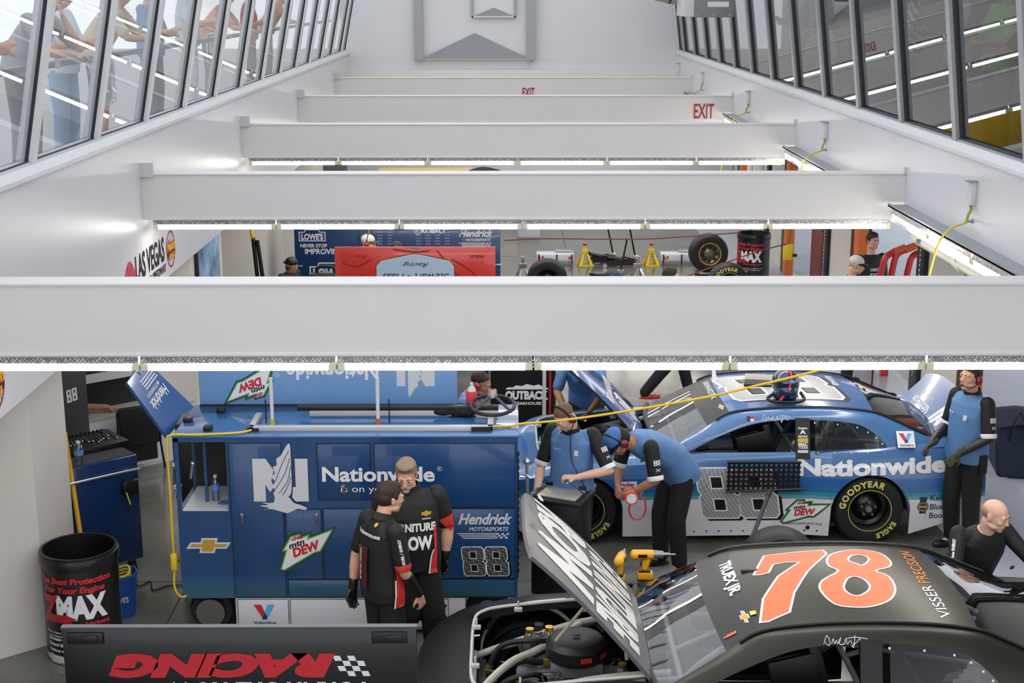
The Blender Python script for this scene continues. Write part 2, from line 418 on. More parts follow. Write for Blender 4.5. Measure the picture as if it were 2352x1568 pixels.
# rail above those lights, pipe below
for n in range(4):
    y = D0+BAY*n
    t = MB().box((XR-.19, y+.3, 3.185), (XR-.0, y+5.4, 3.20)).box((XR-.19, y+.3, 3.185), (XR-.17, y+5.4, 3.215))
    tag(obj('light_rail', t, M_ALUD, None, 0), 'grey channel over the wall tube lights behind the %s beam' % bn[n], 'channel')
M_PIPE = mat('cream_pipe', 'dcd8c8', .35)
p = thing('pipe', 'long cream duct pipe running below the door-side wall lights', 'pipe', (4.15, 0, 2.88))
obj('tube', MB().tube([(4.15,2,2.88),(4.15,14.0,2.88)], .085, 20).tube([(4.15,14.0,2.88),(4.15,14.25,2.95),(4.15,14.35,3.2)],.085,20), M_PIPE, p, w=True)
for y in (9.9, 12.6): obj('coupling', MB().tube([(4.15,y,2.88),(4.15,y+.09,2.88)], .095, 20), M_PIPE, p, w=True)
for y in (10.5, 13.7):
    obj('hanger', MB().box((4.08,y,2.93),(4.22,y+.05,3.0)).box((4.03,y,2.86),(4.27,y+.04,2.9)), M_GREY, p, 0, w=True)
# junction boxes and hanging yellow cords on the right wall
M_CORD = mat('yellow_cord', 'd9c23a', .5); M_CORDG = mat('olive_cord', 'a39d52', .5)
for n in range(5):
    y = {0: 12.02, 1: 17.7, 2: 23.4, 3: 28.9, 4:32.9}[n]
    j = thing('junction_box', 'white junction box on the door-side wall in the bay behind the %s beam' % bn[n], 'junction box', (XR, y, 3.60))
    obj('box', MB().bev((-.05,-.055,-.11),(0,.055,.09),.006), M_HOUS, j)
    obj('clip', MB().box((-.09,-.07,.09),(0,.02,.1)), M_ALUD, j, 0)
    if n > 3: continue
    c = thing('hanging_cord', 'olive and yellow cord dropping from the wall box behind the %s beam' % bn[n], 'cord', (XR, y, 3.58))
    pts = smoothpoly([(-.03,0,-.09),(-.025,-.01,-.13),(-.05,-.02,-.18),(-.06,-.03,-.24)], 5, False)
    obj('cord_upper', MB().tube(pts, .013, 8), M_CORDG, c)
    pts = smoothpoly([(-.06,-.03,-.24),(-.22,-.06,-.30),(-.33,-.09,-.5),(-.46,-.15,-1.2)], 5, False)
    obj('cord_lower', MB().tube(pts, .010, 8), M_CORD, c)
    obj('hook', MB().tube([(0,.0,-.23),(-.07,-.03,-.235),(-.09,-.03,-.25)], .009, 6).ell((-.003,0,-.23), .02), M_ALUD, c)
# exit lettering on the far beams
M_RED = mat('red_letters', 'a5221c', .5)
for (px, py, n, hh) in ((1617,254,3,.26),(1214,211,4,.19)):
    d = D0+BAY*n-.014; c = atD(px, py, d)
    e = thing('exit_sign', 'red EXIT lettering on the %s beam' % bn[n], 'exit sign', c)
    decal('lettering', text2d('EXIT', hh, hh*1.35, bold=.012), M_RED, e, (0,0,-hh/2), (1,0,0), (0,0,1))
# framed hatches with gable-shaped louvres on the end wall
def hatch(px0, px1, py, label, deep=.18):
    a = atD(px0, py, YE); b = atD(px1, py, YE); W_ = b.x-a.x
    t = thing('wall_hatch', label, 'hatch', ((a.x+b.x)/2, YE, a.z)); fw = W_*.075; H_ = 3.2 if W_ > 1.5 else 1.8
    for x in (-W_/2, W_/2-fw): obj('jamb', MB().box((x, -deep, 0), (x+fw, 0, H_)), M_ALUD, t, 0)
    obj('frame_sill', MB().box((-W_/2, -deep*.6, 0), (W_/2, 0, .05)), M_ALU, t, 0)
    obj('backing', MB().box((-W_/2+fw, -.03, .05), (W_/2-fw, -.005, H_)), M_WALL, t, 0)
    g = MB(); w2 = W_/2-fw; h = W_*.2
    g.add([V((-w2,-deep*.9,.05)), V((w2,-deep*.9,.05)), V((w2,-.03,.05)), V((-w2,-.03,.05)), V((0,-.03,h+.05))], [(0,1,4),(1,2,4),(3,0,4),(0,3,2,1)])
    obj('hood', g, mat('grey_hood', '85878a', .45, .3), t, 0)
hatch(953, 1229, 137, 'large grey framed hatch with gable hood on the end wall')
# the small one hangs in front of the large one
def hatch2():
    a = atD(1083, 40, YE-.1); b = atD(1185, 40, YE-.1); W_ = b.x-a.x; t = thing('wall_hatch', 'small grey framed hatch high above the large hatch', 'hatch', ((a.x+b.x)/2, YE-.06, a.z))
    fw = .045
    for x in (-W_/2, W_/2-fw): obj('jamb', MB().box((x, -.07, 0), (x+fw, 0, 1.6)), M_ALUD, t, 0)
    obj('frame_sill', MB().box((-W_/2, -.07, 0), (W_/2, 0, .03)), M_ALU, t, 0)
    obj('backing', MB().box((-W_/2+fw, -.02, .03), (W_/2-fw, 0, 1.6)), M_WALL, t, 0)
    w2 = W_/2-fw; g = MB(); g.add([V((-w2,-.065,.03)), V((w2,-.065,.03)), V((w2,-.02,.03)), V((-w2,-.02,.03)), V((0,-.02,.22))], [(0,1,4),(1,2,4),(3,0,4),(0,3,2,1)])
    obj('hood', g, mat('grey_hood'), t, 0)
hatch2()
# heater unit and duct up at the door-side wall
a = atD(1576, 40, 20); b = atD(1686, 40, 20)
t = thing('air_handler', 'grey air handler box hung high by the door-side glass', 'air handler', (a.x, 20, a.z))
obj('body', MB().bev((.11,0,0),(b.x-a.x,.9,1.2),.01), mat('unit_grey', '7d8284', .45), t)
obj('side_panel', MB().bev((-.03,.0,.01),(.11,.88,1.2),.008), M_HOUS, t)
obj('rating_plate', MB().box((.29,-.006,.14),(.58,0,.21)), mat('plate_white','d5d2d6',.5), t, 0)
sc_ = MB()
for x in (.16,.38,.6): sc_.ell((x,-.004,.03),.012)
obj('screw', sc_, M_STEEL, t)
a = atD(1545, 12, 21)
t = thing('flexible_duct', 'tan flexible duct leading to the air handler', 'duct', (a.x, 21, a.z))
d0 = smoothpoly([(.12,0,.16),(-.25,0,.24),(-.9,.2,.36),(-1.7,.4,.5),(-2.4,.6,.8)], 8, False)
obj('duct_skin', MB().tube(d0, [.17+.004*(i%2) for i in range(len(d0))], 24), mat('tan_duct','b3a596',.6,noise=.1,nscale=8), t)
for k in (4, 10, 17, 23):
    q = d0[k]; dr = (d0[k+1]-d0[k]).normalized(); obj('strap', MB().tube([q-dr*.012, q+dr*.012], .178, 24), M_BLACK, t)
obj('rod', MB().tube([(.05,-.1,.02),(.3,-.1,-.0)], .015, 8).box((.28,-.12,-.03),(.34,-.08,.03)), M_ALUD, t)
# ---- sawtooth plan on the left: piers between bays
def pier(i, cx, cy, y1, n):
    m = MB(); dx, dy = -.77, -.64; L = 4.6
    P = [(cx, cy), (cx, y1), (cx-.9, y1), (cx-L*.77, cy-L*.64+.9), (cx+dx*L, cy+dy*L)]
    m.prism(P, 0, 3.38); return struct('wall_sawtooth_%d' % n, m, M_LOW)
pier(0, -3.78, 10.86, 11.75, 1)
pier(1, -3.66, 16.35, 18.2, 2)
pier(2, -3.70, 21.9, 23.6, 3); pier(3, -3.7, 27.4, 29.1, 4)
struct('wall_back', MB().box((-12, 38, 0), (6, 38.2, 3.4)), M_LOW)
struct('wall_far_left', MB().box((-9.4, -2, 0), (-9.2, 38, 3.38)), M_LOW)
# ---- garage-door wall on the right
M_BROWN = mat('rust_brown_steel', '3a2018', .5)
n = 1
for k in range(-1, 4):
    y = 15.75 + 5.45*k
    struct('wall_doors_%d' % n, MB().box((5.42, y+.5, 0), (5.62, y+2.1, 3.0)), M_LOW)
    d = MB().box((5.36, y, 0), (5.5, y+.30, 3.0)); o = struct('door_%d' % n, d, M_ORANGE)
    obj('dark_jamb', MB().box((5.36, y+.31, 0), (5.5, y+.5, 3.0)), M_BROWN, o, 0)
    obj('door_track', MB().box((5.36, y+2.1, 0), (5.55, y+2.42, 3.0)), M_BLACK, o, 0)
    ch = MB()
    for q in range(40): ch.ell((5.34, y+2.2, .4+q*.065), (.012,.012,.034), nu=6, nv=4)
    obj('chain', ch, M_STEEL, o)
    n += 1
# ================================================================ MARKS
def off2(poly, d):
    n = len(poly); A = sum(poly[i][0]*poly[(i+1)%n][1]-poly[(i+1)%n][0]*poly[i][1] for i in range(n)); s = 1 if A > 0 else -1; out = []
    for i in range(n):
        a = V((*poly[i-1],0)); b = V((*poly[i],0)); c = V((*poly[(i+1)%n],0)); e1 = (b-a).normalized(); e2 = (c-b).normalized()
        n1 = V((e1.y,-e1.x,0))*s; n2 = V((e2.y,-e2.x,0))*s; m = n1+n2
        m = m.normalized() if m.length > .01 else n1; k = d/max(.45, m.dot(n1)); out.append((b.x+m.x*k, b.y+m.y*k))
    return out
def bb(p): return rect2d(*p)
MW = mat('white_mark', 'e6e6ea', .4); MWS = mat('silver_white_mark', 'cfd0d4', .35); MK = mat('black_mark', '0d0d0f', .4)
MRD = mat('red_mark', 'c62a35', .4); MGO = mat('gold_mark', 'c9a23c', .35, .3); MGR = mat('green_mark', '1f4a2c', .4); MLG = mat('light_green_mark','6fb36a',.4)
MCY = mat('light_blue_mark', '5fb0dc', .4); MNV = mat('navy_mark', '1a2c5c', .4); MOR = mat('orange_mark', 'ff6a3c', .45); MTO = mat('dull_orange_mark','d97a1f',.45)
MYE = mat('yellow_letters', 'd6cf6a', .5)
def sil_mat():
    m = mat('silver_halftone', 'a9abad', .35, .2); nt = m.node_tree; b = nt.nodes['Principled BSDF']
    tc = nt.nodes.new('ShaderNodeTexCoord'); mp = nt.nodes.new('ShaderNodeMapping'); mp.inputs['Rotation'].default_value = (R(45),R(45),R(45))
    ck = nt.nodes.new('ShaderNodeTexChecker'); ck.inputs['Scale'].default_value = 75; ck.inputs[1].default_value = lin('c4c6c8'); ck.inputs[2].default_value = lin('77797c')
    nt.links.new(tc.outputs['Object'], mp.inputs[0]); nt.links.new(mp.outputs[0], ck.inputs[0]); nt.links.new(ck.outputs[0], b.inputs['Base Color']); return m
MSIL = sil_mat()
def dark_ht():
    m = mat('charcoal_halftone', '55585a', .35, .2); nt = m.node_tree; b = nt.nodes['Principled BSDF']
    tc = nt.nodes.new('ShaderNodeTexCoord'); mp = nt.nodes.new('ShaderNodeMapping'); mp.inputs['Rotation'].default_value = (R(45),R(45),R(45))
    ck = nt.nodes.new('ShaderNodeTexChecker'); ck.inputs['Scale'].default_value = 60; ck.inputs[1].default_value = lin('7a7d80'); ck.inputs[2].default_value = lin('34363a')
    nt.links.new(tc.outputs['Object'], mp.inputs[0]); nt.links.new(mp.outputs[0], ck.inputs[0]); nt.links.new(ck.outputs[0], b.inputs['Base Color']); return m
MDHT = dark_ht()
def eight(w, h, sl=0.0, x=0, y=0):
    """squared racing 8: outer and two holes, slanting by sl"""
    o = [(-.5,.43),(-.42,.5),(.42,.5),(.5,.43),(.5,.07),(.43,.0),(.5,-.07),(.5,-.43),(.42,-.5),(-.42,-.5),(-.5,-.43),(-.5,-.07),(-.43,0),(-.5,.07)]
    o[4:7] = [(.5,.1),(.40,.0),(.52,-.06)]; 
    a = [(-.14,.33),(.14,.33),(.14,.12),(-.14,.12)]; b = [(-.14,-.12),(.14,-.12),(.14,-.34),(-.14,-.34)]
    f = lambda P: [(x + p[0]*w - sl*p[1]*w, y + p[1]*h) for p in P]
    return [f(o), f(a), f(b)]
def number88(par, o, u, v, w, h, on=None, sl=.28, fill=None, prefix='number', gap=1.06, skip=()):
    out = []
    for i, c in enumerate((-.5*gap, .5*gap)):
        e = eight(w, h, sl, c*w, 0); d = h*.03
        sh = [(p[0]+w*.09, p[1]-h*.04) for p in off2(e[0], d)]
        decal(prefix+'_shadow', poly2d([sh]), MK, par, o, u, v, on, .0015)
        decal(prefix+'_outline', poly2d([off2(e[0], d), off2(e[1], -d*.0), off2(e[2], -d*.0)]), MW, par, o, u, v, on, .003)
        decal(prefix+'_hole', poly2d([off2(e[1], -d*.6), off2(e[2], -d*.6)]), MK, par, o, u, v, on, .0045)
        out.append(decal(prefix+'_fill', poly2d([e[0], off2(e[1], d*.8), off2(e[2], d*.8)]), fill or MSIL, par, o, u, v, on, .0045))
def bowtie(par, o, u, v, w, on=None):
    h = w*.34; q = w*.07
    P = [(-.5,-.17),(-.42,.17),(-.17,.17),(-.14,.5),(.2,.5),(.17,.17),(.5,.17),(.42,-.17),(.15,-.17),(.12,-.5),(-.2,-.5),(-.17,-.17)]
    P = [(a*w, b*h) for a, b in P]
    decal('bowtie_border', poly2d([off2(P, w*.025)]), MWS, par, o, u, v, on, .002)
    decal('bowtie', poly2d([off2(P, -w*.02)]), MGO, par, o, u, v, on, .004)
def valvoline(par, o, u, v, w, on=None, card=True):
    if card: o = V(o) + V(u).normalized().cross(V(v).normalized())*.03; decal('badge_card', rect2d(-w/2,-w*.52,w/2,w*.48), MW, par, o, u, v, on, .002)
    s = w*.8
    decal('badge_red', poly2d([[(-.48*s,.42*s),(-.14*s,.42*s),(.08*s,-.12*s),(-.06*s,-.3*s),(-.1*s,-.22*s)]]), MRD, par, o, u, v, on, .004)
    decal('badge_blue', poly2d([[(.48*s,.42*s),(.16*s,.42*s),(-.0*s,0),(.08*s,-.28*s),(.14*s,-.22*s)]]), MCY, par, o, u, v, on, .004)
    decal('badge_navy', poly2d([[(-.04*s,-.06*s),(.12*s,-.1*s),(.1*s,-.3*s),(-.12*s,-.3*s)]]), MNV, par, o, u, v, on, .005)
    decal('badge_lettering', text2d('Valvoline', w*.13, w*.82, bold=.02, y=-w*.44), MK, par, o, u, v, on, .004)
def mtndew(par, o, u, v, w, on=None, rot=0.30):
    M = Matrix.Rotation(rot, 4, 'Z')
    def rt(PF): return ([M @ p for p in PF[0]], PF[1])
    Z = [(-.5,-.25),(-.29,.03),(-.35,.04),(-.14,.22),(.0,.21),(-.01,.14),(.14,.15),(.10,.09),(.54,.10),(.22,-.17),(.12,-.16),(-.46,-.28)]
    P = [(a*w, b*w) for a, b in Z]
    decal('logo_shadow', rt(poly2d([off2(P, w*.045)])), MGR, par, o, u, v, on, .002)
    decal('logo_green', rt(poly2d([off2(P, w*.012)])), MLG, par, o, u, v, on, .003)
    decal('logo_field', rt(poly2d([off2(P, -w*.008)])), MW, par, o, u, v, on, .006)
    decal('logo_dew', rt(text2d('DEW', w*.15, w*.50, bold=.05, shear=.25, x=.02*w, y=-.125*w)), MRD, par, o, u, v, on, .009)
    decal('logo_mtn', rt(text2d('mtn', w*.10, w*.28, bold=.03, shear=.25, x=-.10*w, y=.035*w)), MK, par, o, u, v, on, .009)
    decal('logo_diet', rt(text2d('diet', w*.07, w*.20, bold=.03, shear=.25, x=-.05*w, y=.15*w)), MRD, par, o, u, v, on, .009)
def n_eagle(par, o, u, v, s, on=None, mm=None):
    """square N with a rising eagle in its middle, s = width"""
    mm = mm or MWS
    L = [(-.5,-.38),(-.5,.44),(-.28,.44),(-.02,.06),(-.12,-.1),(-.16,-.38),(-.27,-.38),(-.27,.05),(-.27,-.38)]
    L = [(-.5,-.38),(-.5,.44),(-.26,.44),(-.12,.22),(-.17,.02),(-.13,-.1),(-.2,-.2),(-.28,-.05),(-.28,-.38)]
    Rr = [(.27,.44),(.5,.44),(.5,-.38),(.26,-.38),(.2,-.3),(.22,-.1),(.27,-.1)]
    wing = sp2([(.19,.72),(.2,.3),(.2,-.02),(.18,-.22),(.1,-.3),(-.08,-.32),(-.14,-.22),(-.1,-.16),(-.16,-.08),(-.1,0),(-.17,.1),(-.1,.16),(-.13,.28),(-.06,.32),(-.06,.44),(.02,.5),(.1,.64)], 3)
    body = sp2([(-.1,-.3),(.12,-.28),(.22,-.4),(.34,-.44),(.46,-.5),(.42,-.54),(.3,-.52),(.2,-.56),(.1,-.6),(-.05,-.56),(-.2,-.52),(-.35,-.54),(-.22,-.5),(-.4,-.46),(-.24,-.44),(-.36,-.4),(-.15,-.4)], 3)
    sc = lambda P: [(a*s, b*s) for a, b in P]
    decal('logo_letter', join(poly2d([sc(L)]), poly2d([sc(Rr)])), mm, par, o, u, v, on, .002)
    decal('logo_eagle_wing', poly2d([sc(wing)]), mm, par, o, u, v, on, .003)
    decal('logo_eagle_neck', poly2d([sc([(-.12,-.24),(.12,-.24),(.14,-.42),(.05,-.46),(-.12,-.42)])]), mm, par, o, u, v, on, .0042)
    decal('logo_eagle_body', poly2d([sc(body)]), mm, par, o, u, v, on, .0054)
    fe = [stroke2d([(a*s,b*s,0),(c*s,d*s,0),(e*s,f*s,0)], s*.012, 4) for a,b,c,d,e,f in ((.17,.6,.02,.3,-.1,.0),(.18,.45,.08,.15,-.1,-.14),(.19,.3,.12,0,-.04,-.22),(.19,.1,.12,-.1,.02,-.26))]
    if on is None: decal('logo_feathers', join(*fe), mat('cart_blue'), par, o, u, v, on, .0045)
def arc_text(s, r, h, a0, bold=.02, space=1.0, mirror=False):
    P, F = text2d(s, h, None, bold=bold, space=space); out = []
    for p in P:
        a = a0 - p.x/r; rr = r + p.y - h/2
        out.append(V((cos(a)*rr, sin(a)*rr, 0)))
    return out, F
def ua(par, o, u, v, s, m, on=None):
    t = [stroke2d([(-.42*s,.5*s,0),(-.2*s,.12*s,0),(.2*s,.12*s,0),(.42*s,.5*s,0)], .14*s, 5), stroke2d([(-.42*s,-.5*s,0),(-.2*s,-.12*s,0),(.2*s,-.12*s,0),(.42*s,-.5*s,0)], .14*s, 5)]
    decal('emblem', join(*t), m, par, o, u, v, on, .003)
def hendrick(par, o, u, v, w, m=None, on=None):
    m = m or MWS
    decal('team_lettering', text2d('Hendrick', w*.2, w*.95, bold=.035, shear=.35, y=w*.02), m, par, o, u, v, on, .002)
    decal('team_lettering_small', text2d('MOTORSPORTS', w*.075, w*.7, bold=.02, shear=.35, x=w*.06, y=-w*.11), m, par, o, u, v, on, .002)
    st = []
    for i in range(4): st.append(poly2d([[(-.5*w+i*.035*w,-w*(.15+i*.03)),(.2*w,-w*(.15+i*.03)),(.19*w,-w*(.165+i*.03)),(-.49*w+i*.035*w,-w*(.165+i*.03))]]))
    for i in range(5):
        for j in range(3):
            if (i+j) % 2 == 0: st.append(poly2d([[(w*(.2+i*.045-j*.012),-w*(.15+j*.035)),(w*(.245+i*.045-j*.012),-w*(.15+j*.035)),(w*(.235+i*.045-j*.012),-w*(.183+j*.035)),(w*(.19+i*.045-j*.012),-w*(.183+j*.035))]]))
    decal('team_stripes', join(*st), m, par, o, u, v, on, .002)
# ================================================================ STOCK CARS
WB = 2.79; TR = .355; M_RUBB = mat('seal_rubber', '131314', .55)
def wheel(par, x, y, side, letters=True, name='wheel', rimcol=None):
    """side -1 = near face towards -Y"""
    t = MB(); w2 = .15
    prof = [(.19,-w2*.9),(.2,-w2),(.26,-w2-.012),(.32,-w2+.0),(.345,-w2+.03),(.355,-w2*.5),(.357,0),(.355,w2*.5),(.345,w2-.03),(.32,w2),(.26,w2+.012),(.2,w2),(.19,w2*.9)]
    t.lathe(prof, (x, y, TR), (0,1,0), 48, closed=True)
    ty = obj('tyre', t, mat('tyre_rubber', '17171a', .55, noise=.15, nscale=20), par)
    r = MB(); f = side*(w2*.55)
    r.lathe([(.20,-w2*.95),(.192,-w2*.8),(.185,0),(.192,w2*.8),(.20,w2*.95)], (x,y,TR), (0,1,0), 40)
    r.lathe([(.185,f*.5),(.15,f*.3),(.09,f*.9),(.06,f*1.1),(.0,f*1.1)], (x,y,TR), (0,1,0), 40)
    rm = obj('rim', r, rimcol or mat('black_rim', '0f0f11', .3), par)
    l = MB()
    for k in range(5):
        a = 2*pi*k/5+.3; c = V((x+cos(a)*.07, y+f*1.0, TR+sin(a)*.07)); l.cone(c, c+V((0,side*.035,0)), .014, .012, 6)
    l.cone((x,y+f,TR),(x,y+f+side*.05,TR),.035,.03,12)
    obj('lug_nuts', l, M_GREY, rm)
    if letters and side < 0:
        yy = y-w2-.014; u, v = (1,0,0), (0,0,1)
        decal('sidewall_ring', disc2d(0,0,.212,48,.206), MYE, ty, (x,yy,TR), u, v, None, .004)
        decal('sidewall_lettering', join(arc_text('GOODYEAR', .275, .062, R(118), .05, 1.25), arc_text('EAGLE', .275, .05, R(-50), .05, 1.2)), MYE, ty, (x,yy,TR), u, v, None, .004)
    return ty
def plan(n=14):
    """outline of the car seen from above: list of (x, y) from the near tail forward round the nose to the far tail"""
    pts = []
    def hw(x):
        if x > 3.4: return .965-.10*((x-3.4)/.55)**2
        if x > 2.2: return .975-.01*abs(x-2.79)
        if x > .5: return .955+.02*cos((x)*1.2)
        return .975
    xs = [3.93,3.8,3.6,3.4] + [2.79+.39*cos(a*pi/16) for a in range(0,17)] + [2.2,2.0,1.8,1.6,1.4,1.2,1.0,.8,.6] + [.39*cos(a*pi/16) for a in range(0,17)]
    near = [(x, -hw(x)) for x in xs]
    nose = [(-.39-.45*sin(a)**.85, -.975*cos(a)**.62) for a in [pi/2*i/14 for i in range(1,14)]]
    allp = near + nose + [(-.84, 0)] + [(x, -y) for x, y in reversed(nose)] + [(x, -y) for x, y in reversed(near)]
    return allp
def ztop(x):
    P = [(-.95,.60),(-.5,.74),(0,.83),(.5,.865),(1.0,.88),(2.0,.885),(2.8,.925),(3.4,.985),(3.95,.98)]
    for (a,b),(c,d) in zip(P,P[1:]):
        if x <= c: t = max(0,(x-a)/(c-a)); return b+(d-b)*t
    return .98
def zbot(x, y):
    z = .09
    if abs(y) > .8:
        for xc in (0, WB):
            d = abs(x-xc)
            if d < .3895: z = max(z, .33+sqrt(max(0,.39**2-d*d)))
    if x > WB+.389: z = .11+.24*(x-WB-.39)/.7
    if x < -.5: z = .12
    return z
def inner_lim(x):
    if x < .74: return .64 if x > -.2 else .64-.12*((-.2-x)/.22)**2 if x > -.42 else .52
    if x < .95: return .64+.22*(x-.74)/.21
    if x < 3.1: return .86
    if x < 3.4: return .86-.20*(x-3.1)/.3
    return .66
def shell(par, paint, name='body_panel'):
    O = plan(); n = len(O); NT = 9; rows = [[] for _ in range(NT+5)]
    for (x, y) in O:
        zb, zt = zbot(x, y), ztop(x); s = 1 if y > 0 else -1
        nx = min(0, (x+.42))/.5 if x < -.42 else 0; ny = y/.97
        L = sqrt(nx*nx+ny*ny) or 1; nx /= L; ny /= L
        if x < -.3 and abs(y) < .85 and False: pass
        for j in range(NT):
            t = j/(NT-1); z = zb+(zt-.05-zb)*t; h = (z-.5)
            ins = .0+.13*max(0,h)**1.6/(.43**1.6)*.55 + .03*max(0, .3-z)/.3
            fl = 0
            for xc in (0, WB):
                d = abs(x-xc)
                if d < .62 and z > .3: fl = max(fl, .018*(1-(d/.62)**2)*(1 if z < .8 else .4))
            rows[j].append(V((x-nx*ins+nx*fl, y-ny*ins+ny*fl, z)))
        top = rows[NT-1][-1]
        ix = max(-.42, min(3.82, x)); il = inner_lim(ix); iy = max(-il, min(il, y))
        if x < -.42: iy = max(-.52, min(.52, y*.56))
        for k, t in enumerate((.08,.35,.7,1.0)):
            z = zt-.05 + (.05+.02*0)*min(1, t*3) + .035*t + (0.0 if x > -.3 else .03*t)
            rows[NT+k].append(V((top.x+(ix-top.x)*t, top.y+(iy-top.y)*t, z)))
        q = rows[NT+3][-1]; rows[NT+4].append(V((q.x, q.y, q.z-.06)))
    mb = MB().grid(rows)
    # tail panel
    k0 = [r[0] for r in rows[:NT+1]]; k1 = [r[-1] for r in rows[:NT+1]]
    tail = [[a.lerp(b, i/8)+V((.05*sin(pi*i/8),0,0)) for i in range(9)] for a, b in zip(k0, k1)]
    mb.grid(tail)
    return obj(name, mb, paint, par, 40)
C1 = [(.80,.82,.92),(.95,.79,1.005),(1.1,.76,1.085),(1.26,.725,1.172),(1.44,.695,1.262),(1.75,.68,1.30),(2.1,.675,1.312),(2.5,.68,1.305),(2.84,.69,1.265),(3.03,.71,1.195),(3.2,.735,1.12),(3.36,.755,1.05),(3.5,.765,1.0)]
C2 = [(.90,.88,.885),(1.05,.87,.94),(1.22,.85,1.03),(1.42,.82,1.11),(1.62,.795,1.175),(1.85,.78,1.212),(2.1,.775,1.222),(2.4,.78,1.212),(2.66,.795,1.18),(2.79,.82,1.12),(2.88,.85,1.05),(2.94,.87,.98),(2.96,.885,.92)]
C3 = C2
def side(c, s): return [V((x, y*s, z)) for x, y, z in c]
def greenhouse(par, paint, roofpaint, banner, dark, wind, glassy, rq=True):
    a, b = side(smooth3(C1), -1), side(smooth3(C1), 1); n = len(a)
    def sheet(i0, i1, cz, cx=0, m=14):
        rows = []
        for i in range(i0, i1+1):
            r = []
            for j in range(m+1):
                t = j/m; k = 1-(2*t-1)**2; f = cx*(1 if cx < 0 else 1); p = a[i].lerp(b[i], t); p = p + V((CX[i]*k, 0, cz*k)); r.append(p)
            rows.append(r)
        return rows
    K = 4; i_ws = 4*K; i_rf = 8*K; CX = []
    for i in range(n):
        if i <= i_ws: CX.append(-.08+ .04*(i/i_ws))
        elif i < i_rf: t = (i-i_ws)/(i_rf-i_ws); CX.append(-.04*(1-t)+.03*t)
        else: CX.append(.03+.08*(i-i_rf)/(n-1-i_rf))
    roof = obj('roof', MB().grid(sheet(i_ws, i_rf, .045)), roofpaint, par, 50)
    ib = i_ws-5
    ban = obj('windshield_banner', MB().grid(sheet(ib, i_ws, .045)), banner, par, 50)
    ws = obj('windshield', MB().grid(sheet(0, ib, .045)), wind, par, 50)
    obj('cowl_seal', MB().tube([p+V((-.02,0,.0)) for p in sheet(0, 0, .045)[0]], .022, 8), M_RUBB, par)
    bl = obj('rear_window', MB().grid(sheet(i_rf, n-1, .04)), wind, par, 50)
    for s in (-1, 1):
        p1, p2 = side(smooth3(C1), s), side(smooth3(C3), s); rows = []
        for k in range(6):
            t = k/5; bul = .02*sin(pi*t)
            rows.append([q1.lerp(q2, t)+V((0, s*bul, bul)) for q1, q2 in zip(p1, p2)])
        # carry the pillar feet down to the body
        e1 = [r[-1] for r in rows]; m = MB().grid(rows)
        m.grid([e1, [V((q.x+.01, s*.895, .86)) for q in e1]])
        tail = [p1[-1], V((3.5,s*.86,.975)), V((2.97,s*.90,.93)), p2[-1]]
        m.add(tail, [(0,1,2,3)])
        sf = obj('side_frame', m, paint, par, 50)
        rl = [q+V((0, s*.004, .012)) for q in p1[i_ws-3:n-4]]; m2 = MB()
        m2.tube(rl, .011, 6); obj('roof_rail', m2, dark, par)
        pb = [V((2.06,s*.895,.86)), V((2.2,s*.895,.86)), V((2.2,s*.785,1.235)), V((2.06,s*.785,1.24))]
        bp = obj('b_pillar', MB().add(pb+[q+V((0,-s*.04,0)) for q in pb], [(0,1,2,3),(7,6,5,4),(0,4,5,1),(3,2,6,7),(0,3,7,4),(1,5,6,2)]), dark, par, 0)
        if rq:
            seg = [q for q in p2 if q.x >= 2.2]; low = [V((min(q.x,2.95), s*.89, .905)) for q in seg]
            qg = obj('quarter_window', MB().grid([seg, low]), glassy, par, 0)
            rv = MB()
            for i in range(0, len(seg), 3): rv.ell(seg[i]+V((0,s*.008,-.03)), .009, nu=8, nv=5)
            for i in range(5): rv.ell((2.27+.16*i, s*.90, .925), .009, nu=8, nv=5)
            obj('rivets', rv, MW, qg)
    return roof, ban, ws, bl
def smooth3(c): 
    p = smoothpoly([V(q) for q in c], 4, closed=False); return [tuple(q) for q in p]
